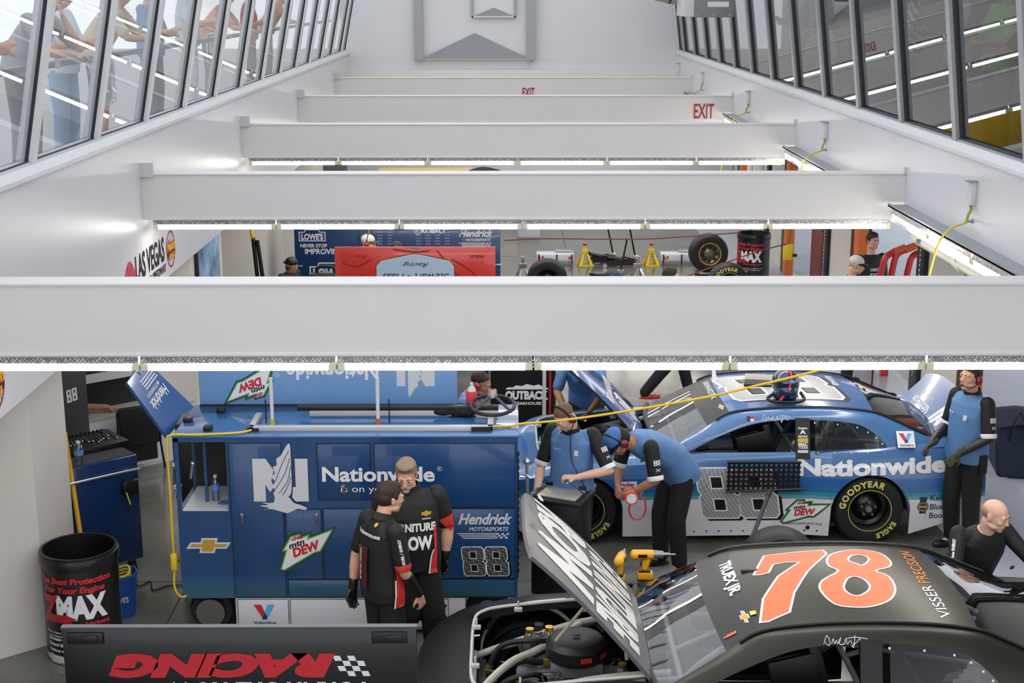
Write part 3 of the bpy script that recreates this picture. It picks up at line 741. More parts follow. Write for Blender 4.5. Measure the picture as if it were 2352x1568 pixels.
def cage(par, m, seatm):
    c = MB()
    for s in (-1, 1):
        c.tube(smoothpoly([(.85,s*.62,.3),(.95,s*.66,.9),(1.5,s*.56,1.22),(2.1,s*.55,1.26),(2.15,s*.62,.9),(2.15,s*.66,.3)], 4, False), .022, 8)
        c.tube([(2.12,s*.55,1.24),(2.6,s*.55,1.15),(3.25,s*.5,.85)], .02, 8)
        for z in (.45,.6,.75): c.tube([(.95,s*.68,z),(2.1,s*.72,z)], .02, 8)
        c.tube([(.95,s*.62,.9),(.3,s*.45,.75),(-.3,s*.42,.6)], .02, 8)
    c.tube([(1.5,-.56,1.22),(1.5,.56,1.22)], .02, 8); c.tube([(2.12,-.55,1.25),(2.12,.55,1.25)], .02, 8)
    c.tube([(.95,-.64,.9),(.95,.64,.9)], .02, 8); c.tube([(2.14,-.6,.8),(2.14,.6,.8)], .02, 8)
    c.tube([(2.12,-.52,1.22),(2.15,.6,.5)], .02, 8); c.tube([(1.5,-.3,1.22),(.95,-.2,.9)], .016, 8); c.tube([(1.5,.3,1.22),(2.1,.55,1.24)], .018, 8)
    c.tube([(2.14,.1,.8),(3.2,-.4,.85)], .018, 8); c.tube([(2.14,-.1,.8),(3.2,.4,.85)], .018, 8)
    obj('roll_cage', c, m, par)
    s = MB(); s.bev((1.45,-.55,.30),(1.95,-.12,.42),.03)
    M = mtx((1.95,-.33,.4), ry=R(-14)); s.bev((0,-.22,0),(.09,.22,.72),.03, M)
    for k in (-1,1): s.bev((-.28,k*.2-.03,.38),(.06,k*.2+.03,.66),.02,M); s.bev((-.2,k*.24-.02,.0),(.04,k*.24+.02,.3),.02,M)
    obj('seat', s, seatm, par)
    d = MB(); d.bev((1.0,-.68,.68),(1.15,.68,.86),.03); d.cone((1.15,-.33,.78),(1.3,-.33,.8),.03,.03,10); obj('dashboard', d, mat('dash_black','1b1c1f',.6), par)
    f = MB(); f.box((.74,-.78,.13),(3.35,.78,.16)); f.box((.73,-.78,.13),(.76,.78,.86)); f.box((2.5,-.74,.16),(2.53,.74,.86)); obj('floor_pan', f, mat('pan_grey','4a4b4e',.5), par, 0)
def engine_bay(par, tubem, detail=True):
    k = mat('bay_black', '101113', .5)
    f = MB(); f.box((-.44,-.62,.14),(.74,.62,.17)); f.box((.72,-.64,.16),(.74,.64,.93)); f.box((-.46,-.55,.16),(-.44,.55,.62))
    for s in (-1,1): f.box((-.30,s*.62-.01,.16),(.74,s*.62+.01,.40))
    obj('bay_pan', f, k, par, 0)
    for s in (-1, 1):
        r = [[V((xc+.375*cos(a), s*yy, .33+.38*sin(a))) for a in [pi*i/16 for i in range(17)]] for xc in (0,) for yy in (.60,.93)]
        obj('wheel_liner', MB().grid(r), mat('liner_black','1c1d20',.42), par, 50)
        r = [[V((WB+.375*cos(a), s*yy, .33+.38*sin(a))) for a in [pi*i/16 for i in range(17)]] for yy in (.60,.93)]
        obj('wheel_liner', MB().grid(r), mat('liner_black'), par, 50)
    if not detail: 
        e = MB(); e.bev((-.1,-.25,.3),(.6,.25,.68),.04); obj('engine_block', e, M_GREY, par)
    else:
        e = MB(); e.bev((-.12,-.16,.28),(.62,.16,.62),.03)
        obj('engine_block', e, mat('cast_alloy','77797b',.45,.6), par)
        for s in (-1,1):
            v = MB(); v.bev((-.08,-.075,-.05),(.58,.075,.05),.02, mtx((0,s*.24,.62),rx=s*R(-38)))
            for i in range(4): v.bev((.0+i*.15,-.05,.05),(.08+i*.15,.05,.065),.005, mtx((0,s*.24,.62),rx=s*R(-38)))
            obj('valve_cover', v, mat('cover_black','232427',.3,.3), par)
            h = MB()
            for i in range(4): h.tube(smoothpoly([(.0+i*.16,s*.3,.5),(.03+i*.16,s*.4,.48),(.12+i*.14,s*.45,.36),(.5,s*.44,.25),(.74,s*.42,.2)],4,False), .024, 8)
            obj('exhaust_header', h, mat('header_steel','8b8680',.3,.8), par)
    a = MB(); c = (.30,.0,0)
    a.lathe([(.0,.90),(.05,.905),(.17,.90),(.185,.893),(.20,.875),(.215,.86),(.215,.775),(.20,.76),(.0,.76)], c, n=48)
    a.lathe([(.03,.918),(.02,.922),(.0,.922)], c, n=16)
    ac = obj('air_cleaner', a, mat('filter_black','1d1d1f',.45), par)
    for an in (-75, -35): 
        q = R(an); decal('air_cleaner_tag', rect2d(-.04,-.018,.04,.018), mat('tag_red','c9402a',.5), ac, (.30+cos(q)*.214, sin(q)*.214, .82), (-sin(q),cos(q),0), (0,0,1), None, .004)
    i = MB(); i.bev((.12,-.14,.60),(.48,.14,.76),.02); obj('intake_manifold', i, mat('cast_alloy'), par)
    t = MB()
    for s in (-1,1):
        t.tube(smoothpoly([(.9,s*.5,.88),(.35,s*.45,.80),(-.1,s*.44,.66),(-.42,s*.42,.55)],5,False), .026, 10)
        t.tube([(-.1,s*.44,.66),(.0,s*.6,.3)], .02, 8)
    t.tube(smoothpoly([(-.42,-.46,.62),(-.32,-.3,.70),(-.15,-.05,.74),(.02,.16,.72),(.35,.42,.80)],5,False), .028, 10)
    t.tube([(-.42,.42,.58),(-.42,-.42,.58)], .022, 8)
    obj('frame_tube', t, tubem, par)
    rd = MB(); rd.bev((-.40,-.36,.20),(-.33,.36,.56),.01); obj('radiator', rd, mat('radiator_dark','26282a',.4,.5), par)
    if detail:
        h = MB(); gold = MB(); blue = MB()
        for pts in ([(-.30,-.30,.55),(-.2,-.32,.72),(.0,-.28,.76),(.1,-.2,.66)], [(-.32,.2,.55),(-.22,.24,.72),(.02,.2,.78),(.2,.28,.72)], [(-.2,-.5,.55),(.1,-.46,.78),(.4,-.4,.74),(.66,-.42,.7)],
                    [(-.3,0,.56),(-.2,-.02,.68),(-.05,.04,.7),(.1,.1,.66)], [(.0,.45,.6),(.3,.5,.78),(.6,.4,.8),(.7,.2,.76)], [(-.1,-.15,.62),(.0,-.38,.74),(.25,-.4,.7),(.5,-.3,.68)]):
            q = smoothpoly(pts, 6, False); h.tube(q, .021, 8)
            for e0, e1 in ((q[1], q[0]), (q[-2], q[-1])): d = (e1-e0).normalized(); gold.cone(e1-d*.04, e1+d*.02, .028, .028, 8); blue.cone(e1+d*.02, e1+d*.045, .022, .022, 8)
        obj('coolant_hose', h, mat('hose_black','1a1a1c',.5), par); obj('hose_fitting', gold, mat('gold_fitting','c19a3e',.3,.8), par); obj('hose_fitting_blue', blue, mat('blue_anodised','2a5fa8',.3,.6), par)
        for x, y in ((-.02,.33),(.12,.36),(.60,-.22),(.62,-.36)):
            c = MB().lathe([(.045,.60),(.045,.74),(.03,.78),(.022,.785)], (x,y,0), n=16); rs = obj('reservoir', c, M_STEEL, par)
            obj('reservoir_cap', MB().cone((x,y,.78),(x,y,.81),.03,.03,12), mat('gold_fitting'), rs)
        sp = MB()
        for s in (-1,1): 
            sp.tube([(.05,s*.47,.4),(.05,s*.47,.78)], .035, 12)
            q = [V((.05+.05*cos(a), s*.47+.05*sin(a), .4+.34*a/(14*pi))) for a in [14*pi*i/112 for i in range(113)]]; sp.tube(q, .008, 6)
        obj('coil_spring', sp, mat('spring_dark','3c3f44',.4,.4), par)
        wz = MB(); rng = random.Random(3)
        for _ in range(16):
            x, y = rng.uniform(-.25,.65), rng.uniform(-.5,.5); z = rng.uniform(.6,.75)
            wz.tube(smoothpoly([(x,y,z),(x+rng.uniform(-.1,.15),y+rng.uniform(-.12,.12),z+rng.uniform(-.02,.08)),(x+rng.uniform(-.2,.3),y+rng.uniform(-.2,.2),z-.03)],4,False), rng.choice((.005,.007,.009)), 6)
        obj('wiring', wz, mat('wire_grey','55585c',.4,.3), par)
    lp = [V(p) for p in ((.74,.63,.93),(.3,.635,.895),(-.2,.635,.845),(-.36,.58,.83),(-.42,.45,.82),(-.43,0,.81),(-.42,-.45,.82),(-.36,-.58,.83),(-.2,-.635,.845),(.3,-.635,.895),(.74,-.63,.93))]
    obj('bay_lip', MB().tube(smoothpoly(lp,4,False), .012, 6), mat('lip_white','c9c9c4',.4), par)
    pin = MB()
    for x, y in ((-.40,.3),(-.40,-.3),(-.1,.60),(-.1,-.60),(.4,.6)): pin.bev((x-.03,y-.015,.82),(x+.03,y+.015,.85),.005); pin.cone((x,y,.82),(x,y,.9),.008,.008,6)
    obj('hood_pin', pin, mat('lip_white'), par)
def flap(par, name, x0, x1, zh, hw0, hw1, ang, top, bottom, hinge, crown=.03, th=.025):
    """panel from hinge x (x0) to free edge (x1), hinged about Y at (hinge, zh), opened by ang"""
    M = Matrix.Translation((hinge,0,zh)) @ Matrix.Rotation(ang, 4, 'Y') @ Matrix.Translation((-hinge,0,-zh)); rows = []; n = 14; m = 14
    for i in range(n+1):
        t = i/n; hw = hw0+(hw1-hw0)*t; r = []
        for j in range(m+1):
            s = 2*j/m-1; x = x0+(x1-x0)*t; k = abs(s)**4*.10*(max(0,t-.6)/.4)
            x += -k*(x1-x0)/abs(x1-x0)
            z = zh + crown*(1-s*s) - .10*t*t*(1 if name == 'hood' else .0) ; r.append(M @ V((x, s*hw, z)))
        rows.append(r)
    t_ = obj(name, MB().grid(rows), top, par, 50)
    dn = (M.to_3x3() @ V((0,0,-1)))*th; low = [[p+dn for p in r] for r in rows]; b = MB().grid(low)
    edge = [rows[0], low[0]]; b.grid(edge); b.grid([rows[-1], low[-1]]); b.grid([[r[0] for r in rows],[r[0] for r in low]]); b.grid([[r[-1] for r in rows],[r[-1] for r in low]])
    obj('underside', b, bottom, t_, 50)
    return t_, M
# ---- paints
BLUE = '4a75a8'
P88 = ramp_mat('blue_car_paint', [(0,'d9dae0'),(.47,'5d9aa6'),(.505,'2f86a0'),(.54,'24699c'),(.575,'2b5f9f'),(.68,BLUE),(1,BLUE)], 2, 0, 1.0, .22, .5)
P88T = mat('blue_roof_paint', '41659a', .2, coat=.6)
P78 = mat('matte_olive_black', '2e2c23', .33, .3)
P78S = mat('matte_charcoal', '222324', .42, .15)
GLS = glass('car_polycarbonate', 'c9ccd0', .10)
GLD = glass('quarter_glass', 'b9bcc2', .05)
def net(par, x0, x1, z0, z1, y):
    m = MB(); nx, nz = 14, 6; dx = (x1-x0)/nx; dz = (z1-z0)/nz
    for i in range(nx+1): x = x0+dx*i; m.box((x-dx*.23,y-.006,z0),(x+dx*.23,y,z1))
    for k in range(nz+1): z = z0+dz*k; m.box((x0-.02,y-.009,z-dz*.22),(x1+.02,y-.003,z+dz*.22))
    m.tube([(x0-.03,y-.01,z0-.01),(x1+.1,y-.01,z0+.02)], .012, 6); m.tube([(x0-.02,y-.01,z1+.01),(x1+.02,y-.01,z1+.01)], .01, 6)
    return obj('window_net', m, M_BLACK, par, 0)
# ---- car 88
X88, D88 = .76, 13.98
c88 = thing('stock_car', 'blue and white race car number 88 with raised hood and open trunk', 'race car', (X88, D88, 0))
sh = shell(c88, P88)
roof, ban, ws, bl = greenhouse(c88, ramp_mat('blue_car_paint',[]) if False else P88, P88T, M_BLACK, M_BLACK, GLS, GLD)
for x in (0, WB):
    wheel(c88, x, -.80, -1); wheel(c88, x, .80, 1, False)
cage(c88, mat('cage_grey','6b6d70',.4), M_BLACK); engine_bay(c88, mat('tube_grey','9a9a98',.35), False)
hood, MH = flap(c88, 'hood', .62, -.62, .93, .72, .58, R(50), mat('hood_blue_gloss','4a6fb0',.12,.1,coat=.8), M_BLACK, .62)
deck, MD = flap(c88, 'decklid', 3.46, 3.98, 1.0, .68, .80, R(-38), P88T, M_BLACK, 3.46, .015)
obj('trunk_pan', MB().box((3.36,-.64,.5),(3.9,.64,.52)).box((3.35,-.64,.5),(3.37,.64,.95)), mat('bay_black'), c88, 0)
obj('spoiler', MB().add([V((3.93,-.8,.98)),V((3.93,.8,.98)),V((4.0,.8,1.10)),V((4.0,-.8,1.10))],[(0,1,2,3)]), glass('smoky_spoiler','a9b3be',.05), c88, 0)
nt_ = net(c88, 1.40, 2.07, .58, .86, -1.0)
U, W_ = (1,0,0), (0,0,1); T_ = bvh(sh)
number88(sh, (1.50,-.98,.53), U, W_, .365, .49, T_, sl=.26, gap=1.03)
pf = text2d('Nationwide', .155, 1.44, bold=.045); decal('lettering', pf, MW, sh, (2.80,-.98,.728), (1,0,.03), (0,0,1), T_, .006, .035)
mtndew(sh, (2.15,-.98,.36), U, W_, .42, T_, .08)
decal('web_lettering', text2d('www.bethematch.org', .028, .34), MK, sh, (2.16,-.98,.205), U, W_, T_, .003)
decal('skirt_rivets', join(*[disc2d(.85+.12*i,.14,.009,10) for i in range(13)], disc2d(.98,.21,.02,14), disc2d(2.2,.17,.022,14)), MK, sh, (0,-.98,0), U, W_, T_, .003)
decal('rocker_lettering', join(*[text2d(s, .03, None, bold=.03, x=a, y=b) for s, a, b in (('STER',.90,.375),('Scale',.90,.29))]), MK, sh, (0,-.98,0), U, W_, T_, .003)
decal('dealer_card', rect2d(.34,.60,.52,.66), MW, sh, (0,-.98,0), U, W_, T_, .003); decal('dealer_lettering', text2d('Holley', .035, .14, bold=.04, x=.43, y=.615), MRD, sh, (0,-.98,0), U, W_, T_, .0045)
decal('kelley_lettering', join(*[text2d(s, .06, None, bold=.015, align='LEFT', x=3.40, y=zz) for s, zz in (('Kelley',.46),('Blue',.37),('Book',.28))]), MNV, sh, (-.03,-.98,0), U, (0,0,1), T_, .003)
decal('kelley_badge', join(disc2d(3.33,.40,.055,24), poly2d([[(3.30,.36),(3.36,.36),(3.37,.27),(3.33,.30),(3.29,.27)]]), poly2d([[(3.30,.44),(3.36,.44),(3.37,.50),(3.29,.50)]])), mat('badge_dark','27304a',.4), sh, (-.03,-.98,0), U, W_, T_, .003)
decal('kelley_badge_ring', join(disc2d(3.33,.40,.046,24,.038), rect2d(3.285,.39,3.375,.41)), MGO, sh, (-.03,-.98,0), U, W_, T_, .0045)
SF = [o for o in c88.children if o.name.startswith('side_frame')][0]; T2 = bvh(SF, sh)
valvoline(SF, (3.12,-.845,1.035), (1,0,0), (0,.62,.8), .17, None)
decal('driver_flag', rect2d(-.07,-.025,.0,.025), MW, SF, (1.66,-.8,1.25), (1,0,0), (0,.6,.8), T2, .003)
decal('driver_flag_red', rect2d(-.035,0,.0,.025), MRD, SF, (1.66,-.8,1.25), (1,0,0), (0,.6,.8), T2, .0045)
decal('driver_flag_blue', rect2d(-.07,-.025,-.035,.025), MNV, SF, (1.66,-.8,1.25), (1,0,0), (0,.6,.8), T2, .0045)
sig = [stroke2d([(x*.01,y*.01,0) for x,y in S], .004, 5) for S in (((0,0),(2,5),(4,1),(3,-1),(1,1)),((5,0),(6,3),(7,0),(8,2),(9,0),(10,3)),((11,4),(10,0),(13,0),(14,3),(15,0),(17,2),(18,0)),((20,5),(19,-2),(18,-1),(21,1),(23,3),(24,0),(27,2)),((14,3),(20,4),(28,3)))]
decal('signature', join(*sig), MW, SF, (1.74,-.8,1.235), (1,0,0), (0,.6,.8), T2, .003)
BPn = [o for o in c88.children if o.name.startswith('b_pillar')][0]; T3 = bvh(BPn)
for s_, zz, mm, ff in (('Hamilton',1.17,MW,None),('A',1.12,MW,.04),('MAHLE',1.085,MW,None),('MAC',1.0,MW,.03),('TOOLS',.97,MW,.03)):
    decal('sticker_lettering', text2d(s_, ff or .018, .09 if len(s_) > 1 else .06, bold=.05), mm, BPn, (2.13,-.9,zz), U, (0,.35,1), T3, .004)
decal('sticker_yellow', rect2d(-.05,-.02,.05,.02), mat('sticker_yellow','cdb03a',.5), BPn, (2.13,-.9,1.055), U, (0,.35,1), T3, .004)
decal('sticker_pale', rect2d(-.05,-.014,.05,.014), MWS, BPn, (2.13,-.9,.94), U, (0,.35,1), T3, .004)
TR_ = bvh(roof)
number88(roof, (2.02,.0,1.6), (1,0,0), (0,1,0), .52, .86, TR_, sl=.25, gap=1.05)
TB = bvh(ban)
decal('banner_lettering', text2d('EARNHARDT JR', .06, .70, bold=.02), MWS, ban, (1.25,.1,1.5), (-.0,-1,0), (.8,0,.25), TB, .004)
bowtie(ban, (1.28,-.5,1.5), (0,-1,0), (.9,0,.4), .13, TB)
hv = (MH.to_3x3() @ V((1,0,0))); hn = (MH.to_3x3() @ V((0,0,1))); ho = MH @ V((.2,0,.97))
decal('hood_lettering', text2d('Nationwide', .16, .95, bold=.03), MWS, hood, ho-hv*.15, (0,-1,0), hv, bvh(hood), .004)
n_eagle(hood, ho+hv*.18, (0,-1,0), hv, .34, bvh(hood))
dv = -(MD.to_3x3() @ V((1,0,0))); do = MD @ V((3.64,0,1.0)); TD = bvh(deck)
decal('deck_lettering', text2d('Nationwide', .10, .55, bold=.02), MWS, deck, do+V((0,.18,0)), (0,1,0), dv, TD, .004)
decal('deck_lettering_small', text2d('is on your side', .05, .36, bold=.0), MWS, deck, do+V((0,.25,0))-dv*.1, (0,1,0), dv, TD, .004)
n_eagle(deck, do+V((0,-.35,0))-dv*.02, (0,1,0), dv, .26, TD)
decal('quarter_lettering', text2d('Nationwide', .09, .45, bold=.02), MWS, roof, (2.62,.25,1.5), (0,-1,0), (1,0,-.1), TR_, .004)
# ---- car 78
X78, D78 = .20, 9.10
c78 = thing('stock_car', 'matte charcoal race car with an orange 78 on the roof and its hood up', 'race car', (X78, D78, 0))
sh78 = shell(c78, P78S)
roof, ban, ws, bl = greenhouse(c78, P78, P78, mat('banner_black','191a1a',.4), M_BLACK, GLS, GLD)
for x in (0, WB): wheel(c78, x, -.80, -1); wheel(c78, x, .80, 1, False)
cage(c78, mat('cage_light','a9a9a7',.35), mat('seat_black','17181b',.5)); engine_bay(c78, mat('tube_cream','c5beb0',.4), True)
hood, MH = flap(c78, 'hood', .76, -.46, .93, .70, .58, R(51), mat('hood_matte_grey','69686a',.35,.3), mat('hood_under','5f6064',.4,.3), .76)
TR_ = bvh(roof); TB = bvh(ban)
def rp(P, z=1.335, s=2.4706, ox=1400, oy=1200):
    out = []
    for a, b in P: q = atZ(ox+a/s, oy+b/s, z); out.append((q.x-X78, q.y-D78))
    return out
seven = rp([(822,290),(880,180),(1210,155),(1228,182),(1120,290),(1045,400),(1020,490),(900,522),(860,520),(875,420),(960,310),(1085,232),(1000,228),(925,238),(900,285),(850,293)])
o8 = rp([(1236,225),(1262,185),(1340,158),(1430,152),(1530,170),(1590,225),(1580,262),(1505,287),(1580,320),(1617,385),(1590,440),(1500,472),(1400,478),(1280,462),(1200,395),(1210,345),(1300,292),(1250,262)])
h8a = rp([(1350,225),(1365,195),(1410,185),(1455,195),(1475,220),(1450,250),(1425,257),(1385,242)]); h8b = rp([(1325,375),(1345,335),(1385,320),(1440,335),(1478,370),(1470,400),(1420,425),(1370,420),(1335,400)])
h8a, h8b, o8 = sp2(h8a, 3), sp2(h8b, 3), sp2(o8, 3)
O_, UX, UY = (0,0,1.6), (1,0,0), (0,1,0)
decal('number_outline', join(poly2d([off2(seven,.012)]), poly2d([off2(o8,.012), off2(h8a,-.012), off2(h8b,-.012)])), MWS, roof, O_, UX, UY, TR_, .002, .05)
decal('number_fill', join(poly2d([off2(seven,-.004)]), poly2d([off2(o8,-.004), off2(h8a,.004), off2(h8b,.004)])), MOR, roof, O_, UX, UY, TR_, .004, .05)
decal('rear_lettering', text2d('PRECISION', .085, .66, bold=.0, shear=-.2), MTO, roof, (2.72,.22,1.6), (.06,1,0), (-1,0,0), TR_, .003)
decal('rear_lettering_white', text2d('VISSER', .085, .46, bold=.0, shear=-.2), MWS, roof, (2.70,-.36,1.6), (-.03,1,0), (-1,0,0), TR_, .003)
decal('banner_lettering', text2d('TRUEX JR.', .085, .60, bold=.04), MWS, ban, (1.22,.12,1.5), (0,-1,0), (.9,0,.45), TB, .004)
bowtie(ban, (1.27,-.48,1.5), (0,-1,0), (.9,0,.4), .15, TB)
decal('note_sticker', rect2d(-.025,-.02,.025,.02), mat('note_green','c8dc5a',.5), ban, (1.36,-.47,1.5), (0,-1,0), (.9,0,.3), TB, .006)
decal('tech_sticker', poly2d([[(-.06,-.015),(.02,-.015),(.02,.015),(0,.005),(-.01,.015),(-.02,.005),(-.03,.015),(-.04,.005),(-.06,.0)]]), MOR, ban, (1.28,-.60,1.5), (1,0,0), (0,1,0), TB, .006, .02)
SF = [o for o in c78.children if o.name.startswith('side_frame')][0]; T2 = bvh(SF)
decal('signature', join(*sig), MW, SF, (1.83,-.8,1.235), (1,0,0), (0,.6,.8), T2, .003)
seam = MB()
for pts in ([(2.36,.6),(2.44,.3),(2.52,.3),(2.5,.1),(2.62,-.2),(2.58,-.3),(2.66,-.45),(2.7,-.58)],):
    pass
hv = (MH.to_3x3() @ V((1,0,0))); ho = MH @ V((.2,0,.97)); TH = bvh(hood)
MCR = mat('cream_letters', 'cbcbc6', .45)
decal('hood_lettering', text2d('ROW', .46, 1.08, bold=.06), MCR, hood, ho-hv*.50, (0,-1,0), hv, TH, .004)
decal('hood_lettering_upper', text2d('FURNITURE', .40, 1.18, bold=.05), MCR, hood, ho+hv*.02, (0,-1,0), hv, TH, .004)
#decal('hood_lettering_denver', text2d('DENVER', .20, 1.12, bold=.02), MCR, hood, ho+hv*.28, (0,-1,0), hv, TH, .004)
ln = MB()
for y in (-.4,-.05,.3): q = MH @ V((-.37,y,.93)); n = MH.to_3x3() @ V((0,0,1)); ln.lathe([(.028,0),(.028,.008),(.0,.009)], q, n, 16); 
ln.tube(smoothpoly([MH @ V(p) for p in ((-.37,-.05,.945),(-.25,.0,.98),(-.12,-.12,1.0))],5,False), .004, 6)
obj('pin_lanyard', ln, MCR, hood)
pr = MB().tube([(.15,-.1,.92),(.42,-.12,1.28)], .012, 8); obj('hood_prop', pr, mat('prop_cream','b7ad96',.5), c78)
obj('cowl_hose', MB().tube(smoothpoly([(.62,-.35,.9),(.6,-.3,1.05),(.55,-.25,1.2),(.5,-.2,1.25)],5,False), .014, 8), mat('prop_cream'), c78)
obj('roof_flap_slot', MB().bev((1.45,.14,1.318),(1.57,.18,1.332),.003), M_BLACK, c78)
# ================================================================ PEOPLE
SKIN = mat('skin', 'd3a088', .5, spec=.3); SKIN2 = mat('skin_pale', 'dcb09a', .5, spec=.3); SKIN3 = mat('skin_tan', 'ab7a60', .5, spec=.3)
M_EYE = mat('eye_white', 'd8d4ce', .3); M_IRIS = mat('iris_dark', '2b2019', .3); M_LIP = mat('lips', 'a8625a', .5)
HB = mat('hair_brown', '2e2018', .7, noise=.3, nscale=120); HG = mat('hair_sandy_grey', '8b7760', .7, noise=.3, nscale=120); HK = mat('hair_black','16120f',.7)
HS = mat('hair_stubble', '6b4f40', .7, noise=.2, nscale=150)
CLB = mat('shirt_black', '151517', .7, noise=.1, nscale=20); CLBL = mat('shirt_blue', '557dae', .6, noise=.06, nscale=12); CLP = mat('trousers_black', '121214', .75, noise=.12, nscale=15)
CLR = mat('shirt_red', 'c8322a', .6); SHOE = mat('shoe_black', '101012', .45)
def finish(o, vox, sm=4, thick=None):
    r = o.modifiers.new('voxel', 'REMESH'); r.mode = 'VOXEL'; r.voxel_size = vox; r.use_smooth_shade = True
    if sm: s = o.modifiers.new('soft', 'SMOOTH'); s.factor = .5; s.iterations = sm
    return o
def headframe(yaw=0, pitch=0, roll=0):
    """face looks along -Y; yaw turns towards +X, pitch nods down"""
    return Euler((R(pitch), R(roll), R(yaw)), 'XYZ').to_matrix().to_4x4()
def head_mb(M, s=1.0):
    m = MB(); E = lambda c, r, rx=0: m.ell(M @ V(c), V(r)*1.0, (M.to_3x3() @ Euler((R(rx),0,0)).to_matrix()), 24, 16)
    E((0,.012,.045), (.076,.096,.083)); E((0,-.022,.0), (.066,.075,.075)); E((0,-.038,-.055), (.052,.052,.048)); E((0,-.066,-.088), (.026,.024,.021))
    for k in (-1,1):
        E((k*.038,-.060,-.015), (.024,.025,.022)); E((k*.030,-.084,.032), (.027,.014,.010)); E((k*.050,-.02,-.062), (.018,.04,.022))
        E((k*.076,.012,.0), (.010,.020,.033)); E((k*.080,.02,.014), (.008,.012,.016))
    E((0,-.096,.005), (.011,.016,.033), -18); E((0,-.108,-.018), (.0165,.017,.0135)); E((0,-.084,-.045), (.027,.017,.010)); E((0,-.084,-.060), (.024,.017,.009))
    return m
def face_parts(par, M, skin, brows='3a2a20', goatee=None, lid=True):
    e = MB(); i = MB(); b = MB(); l = MB()
    for k in (-1,1):
        e.ell(M @ V((k*.031,-.083,.012)), (.0125,.011,.0085), M.to_3x3(), 12, 8); i.ell(M @ V((k*.031,-.0925,.011)), (.006,.004,.0065), M.to_3x3(), 10, 6)
        b.tube([M @ V((k*(.014+.012*t),-.097+.003*t*t,.032+.004*sin(t*1.2))) for t in (0,.6,1.2,1.8,2.6)], [.004,.005,.005,.004,.002], 6)
    l.tube([M @ V((x,-.099+abs(x)*.28,-.0515-abs(x)*.03)) for x in (-.022,-.011,0,.011,.022)], [.002,.0042,.0046,.0042,.002], 8)
    obj('eyes', e, M_EYE, par); obj('irises', i, M_IRIS, par); obj('eyebrows', b, mat('brow_'+brows, brows, .8), par); obj('lips', l, M_LIP, par)
    if goatee:
        g = MB(); g.ell(M @ V((0,-.083,-.082)), (.028,.022,.022), M.to_3x3(), 14, 8); g.tube([M @ V((x,-.103+abs(x)*.3,-.038-abs(x)*.35)) for x in (-.032,-.016,0,.016,.032)], [.005,.008,.008,.008,.005], 8)
        obj('goatee', g, goatee, par)
def hair_mb(M, style='short', s=1):
    m = MB(); E = lambda c, r: m.ell(M @ V(c), r, M.to_3x3(), 24, 16)
    if style == 'buzz': E((0,.018,.055), (.0775,.096,.080))
    if style == 'bald': E((0,.035,.028), (.0775,.083,.062))
    if style in ('short','full'):
        E((0,.020,.062), (.081,.099,.083)); E((0,.045,.02), (.079,.078,.075))
        if style == 'full': E((0,-.045,.115), (.055,.045,.030)); E((.03,-.03,.118), (.045,.05,.028)); E((-.03,-.02,.118), (.045,.05,.028))
        else: E((0,-.035,.112), (.052,.04,.024))
        for k in (-1,1): E((k*.072,.0,.035), (.012,.03,.03))
    if style == 'long': E((0,.03,.06), (.088,.098,.085)); E((0,.07,-.03), (.08,.05,.10))
    return m
def ear_muffs(par, M, shell='6a1a22', mic=True):
    h = MB()
    pts = [M @ V((.084*sin(t)*1.08, .01+.0, .0+.145*cos(t)+.005 if abs(t) < 1.45 else .01)) for t in [R(a) for a in range(-88, 89, 8)]]
    h.tube(pts, .009, 8); pts2 = [M @ V((.09*sin(t), .06*cos(t)+.05, .02+.03*cos(t))) for t in [R(a) for a in range(-88,89,11)]]
    hb = obj('headset_band', h, M_BLACK, par)
    for k in (-1,1):
        c = MB(); c.ell(M @ V((k*.098,.012,-.002)), (.022,.034,.043), M.to_3x3(), 18, 12); cu = obj('ear_cup', c, mat('cup_'+shell, shell, .15, coat=.6), hb)
        c = MB(); c.ell(M @ V((k*.084,.012,-.002)), (.013,.037,.045), M.to_3x3(), 18, 12); obj('ear_cushion', c, M_BLACK, cu)
    if mic:
        b = MB(); b.tube(smoothpoly([M @ V(p) for p in ((.10,.0,-.03),(.092,-.07,-.062),(.05,-.115,-.062),(.02,-.122,-.058))], 4, False), .0035, 6); b.ell(M @ V((.018,-.123,-.056)), .010)
        obj('microphone_boom', b, M_BLACK, hb)
def cap_hat(par, M, col, brim=None, back=False, front=None):
    m = MB(); E = m.ell(M @ V((0,.012,.068)), (.084,.103,.078), M.to_3x3(), 26, 16)
    h = obj('cap_crown', m, col, par)
    b = MB(); rows = []; sg = 1 if back else -1
    for i in range(9):
        a = pi*(i/8); r = []
        for t in (0, .35, .7, 1): r.append(M @ V((cos(a)*(.082-.006*t), sg*(.075*sin(a)+.085*t*sin(a)**.7 if 0 < i < 8 else .02), .062-.018*t-.012*abs(cos(a))**2)))
        rows.append(r)
    b.grid(rows); b.grid([[p+M.to_3x3() @ V((0,0,-.006)) for p in r] for r in rows]); obj('cap_brim', b, brim or col, h)
    if front:
        decal('cap_emblem', front[0], front[1], h, M @ V((0,-.12,.085)), M.to_3x3() @ V((1,0,0)), M.to_3x3() @ V((0,.25,1)), bvh(h), .004, .02)
    return h
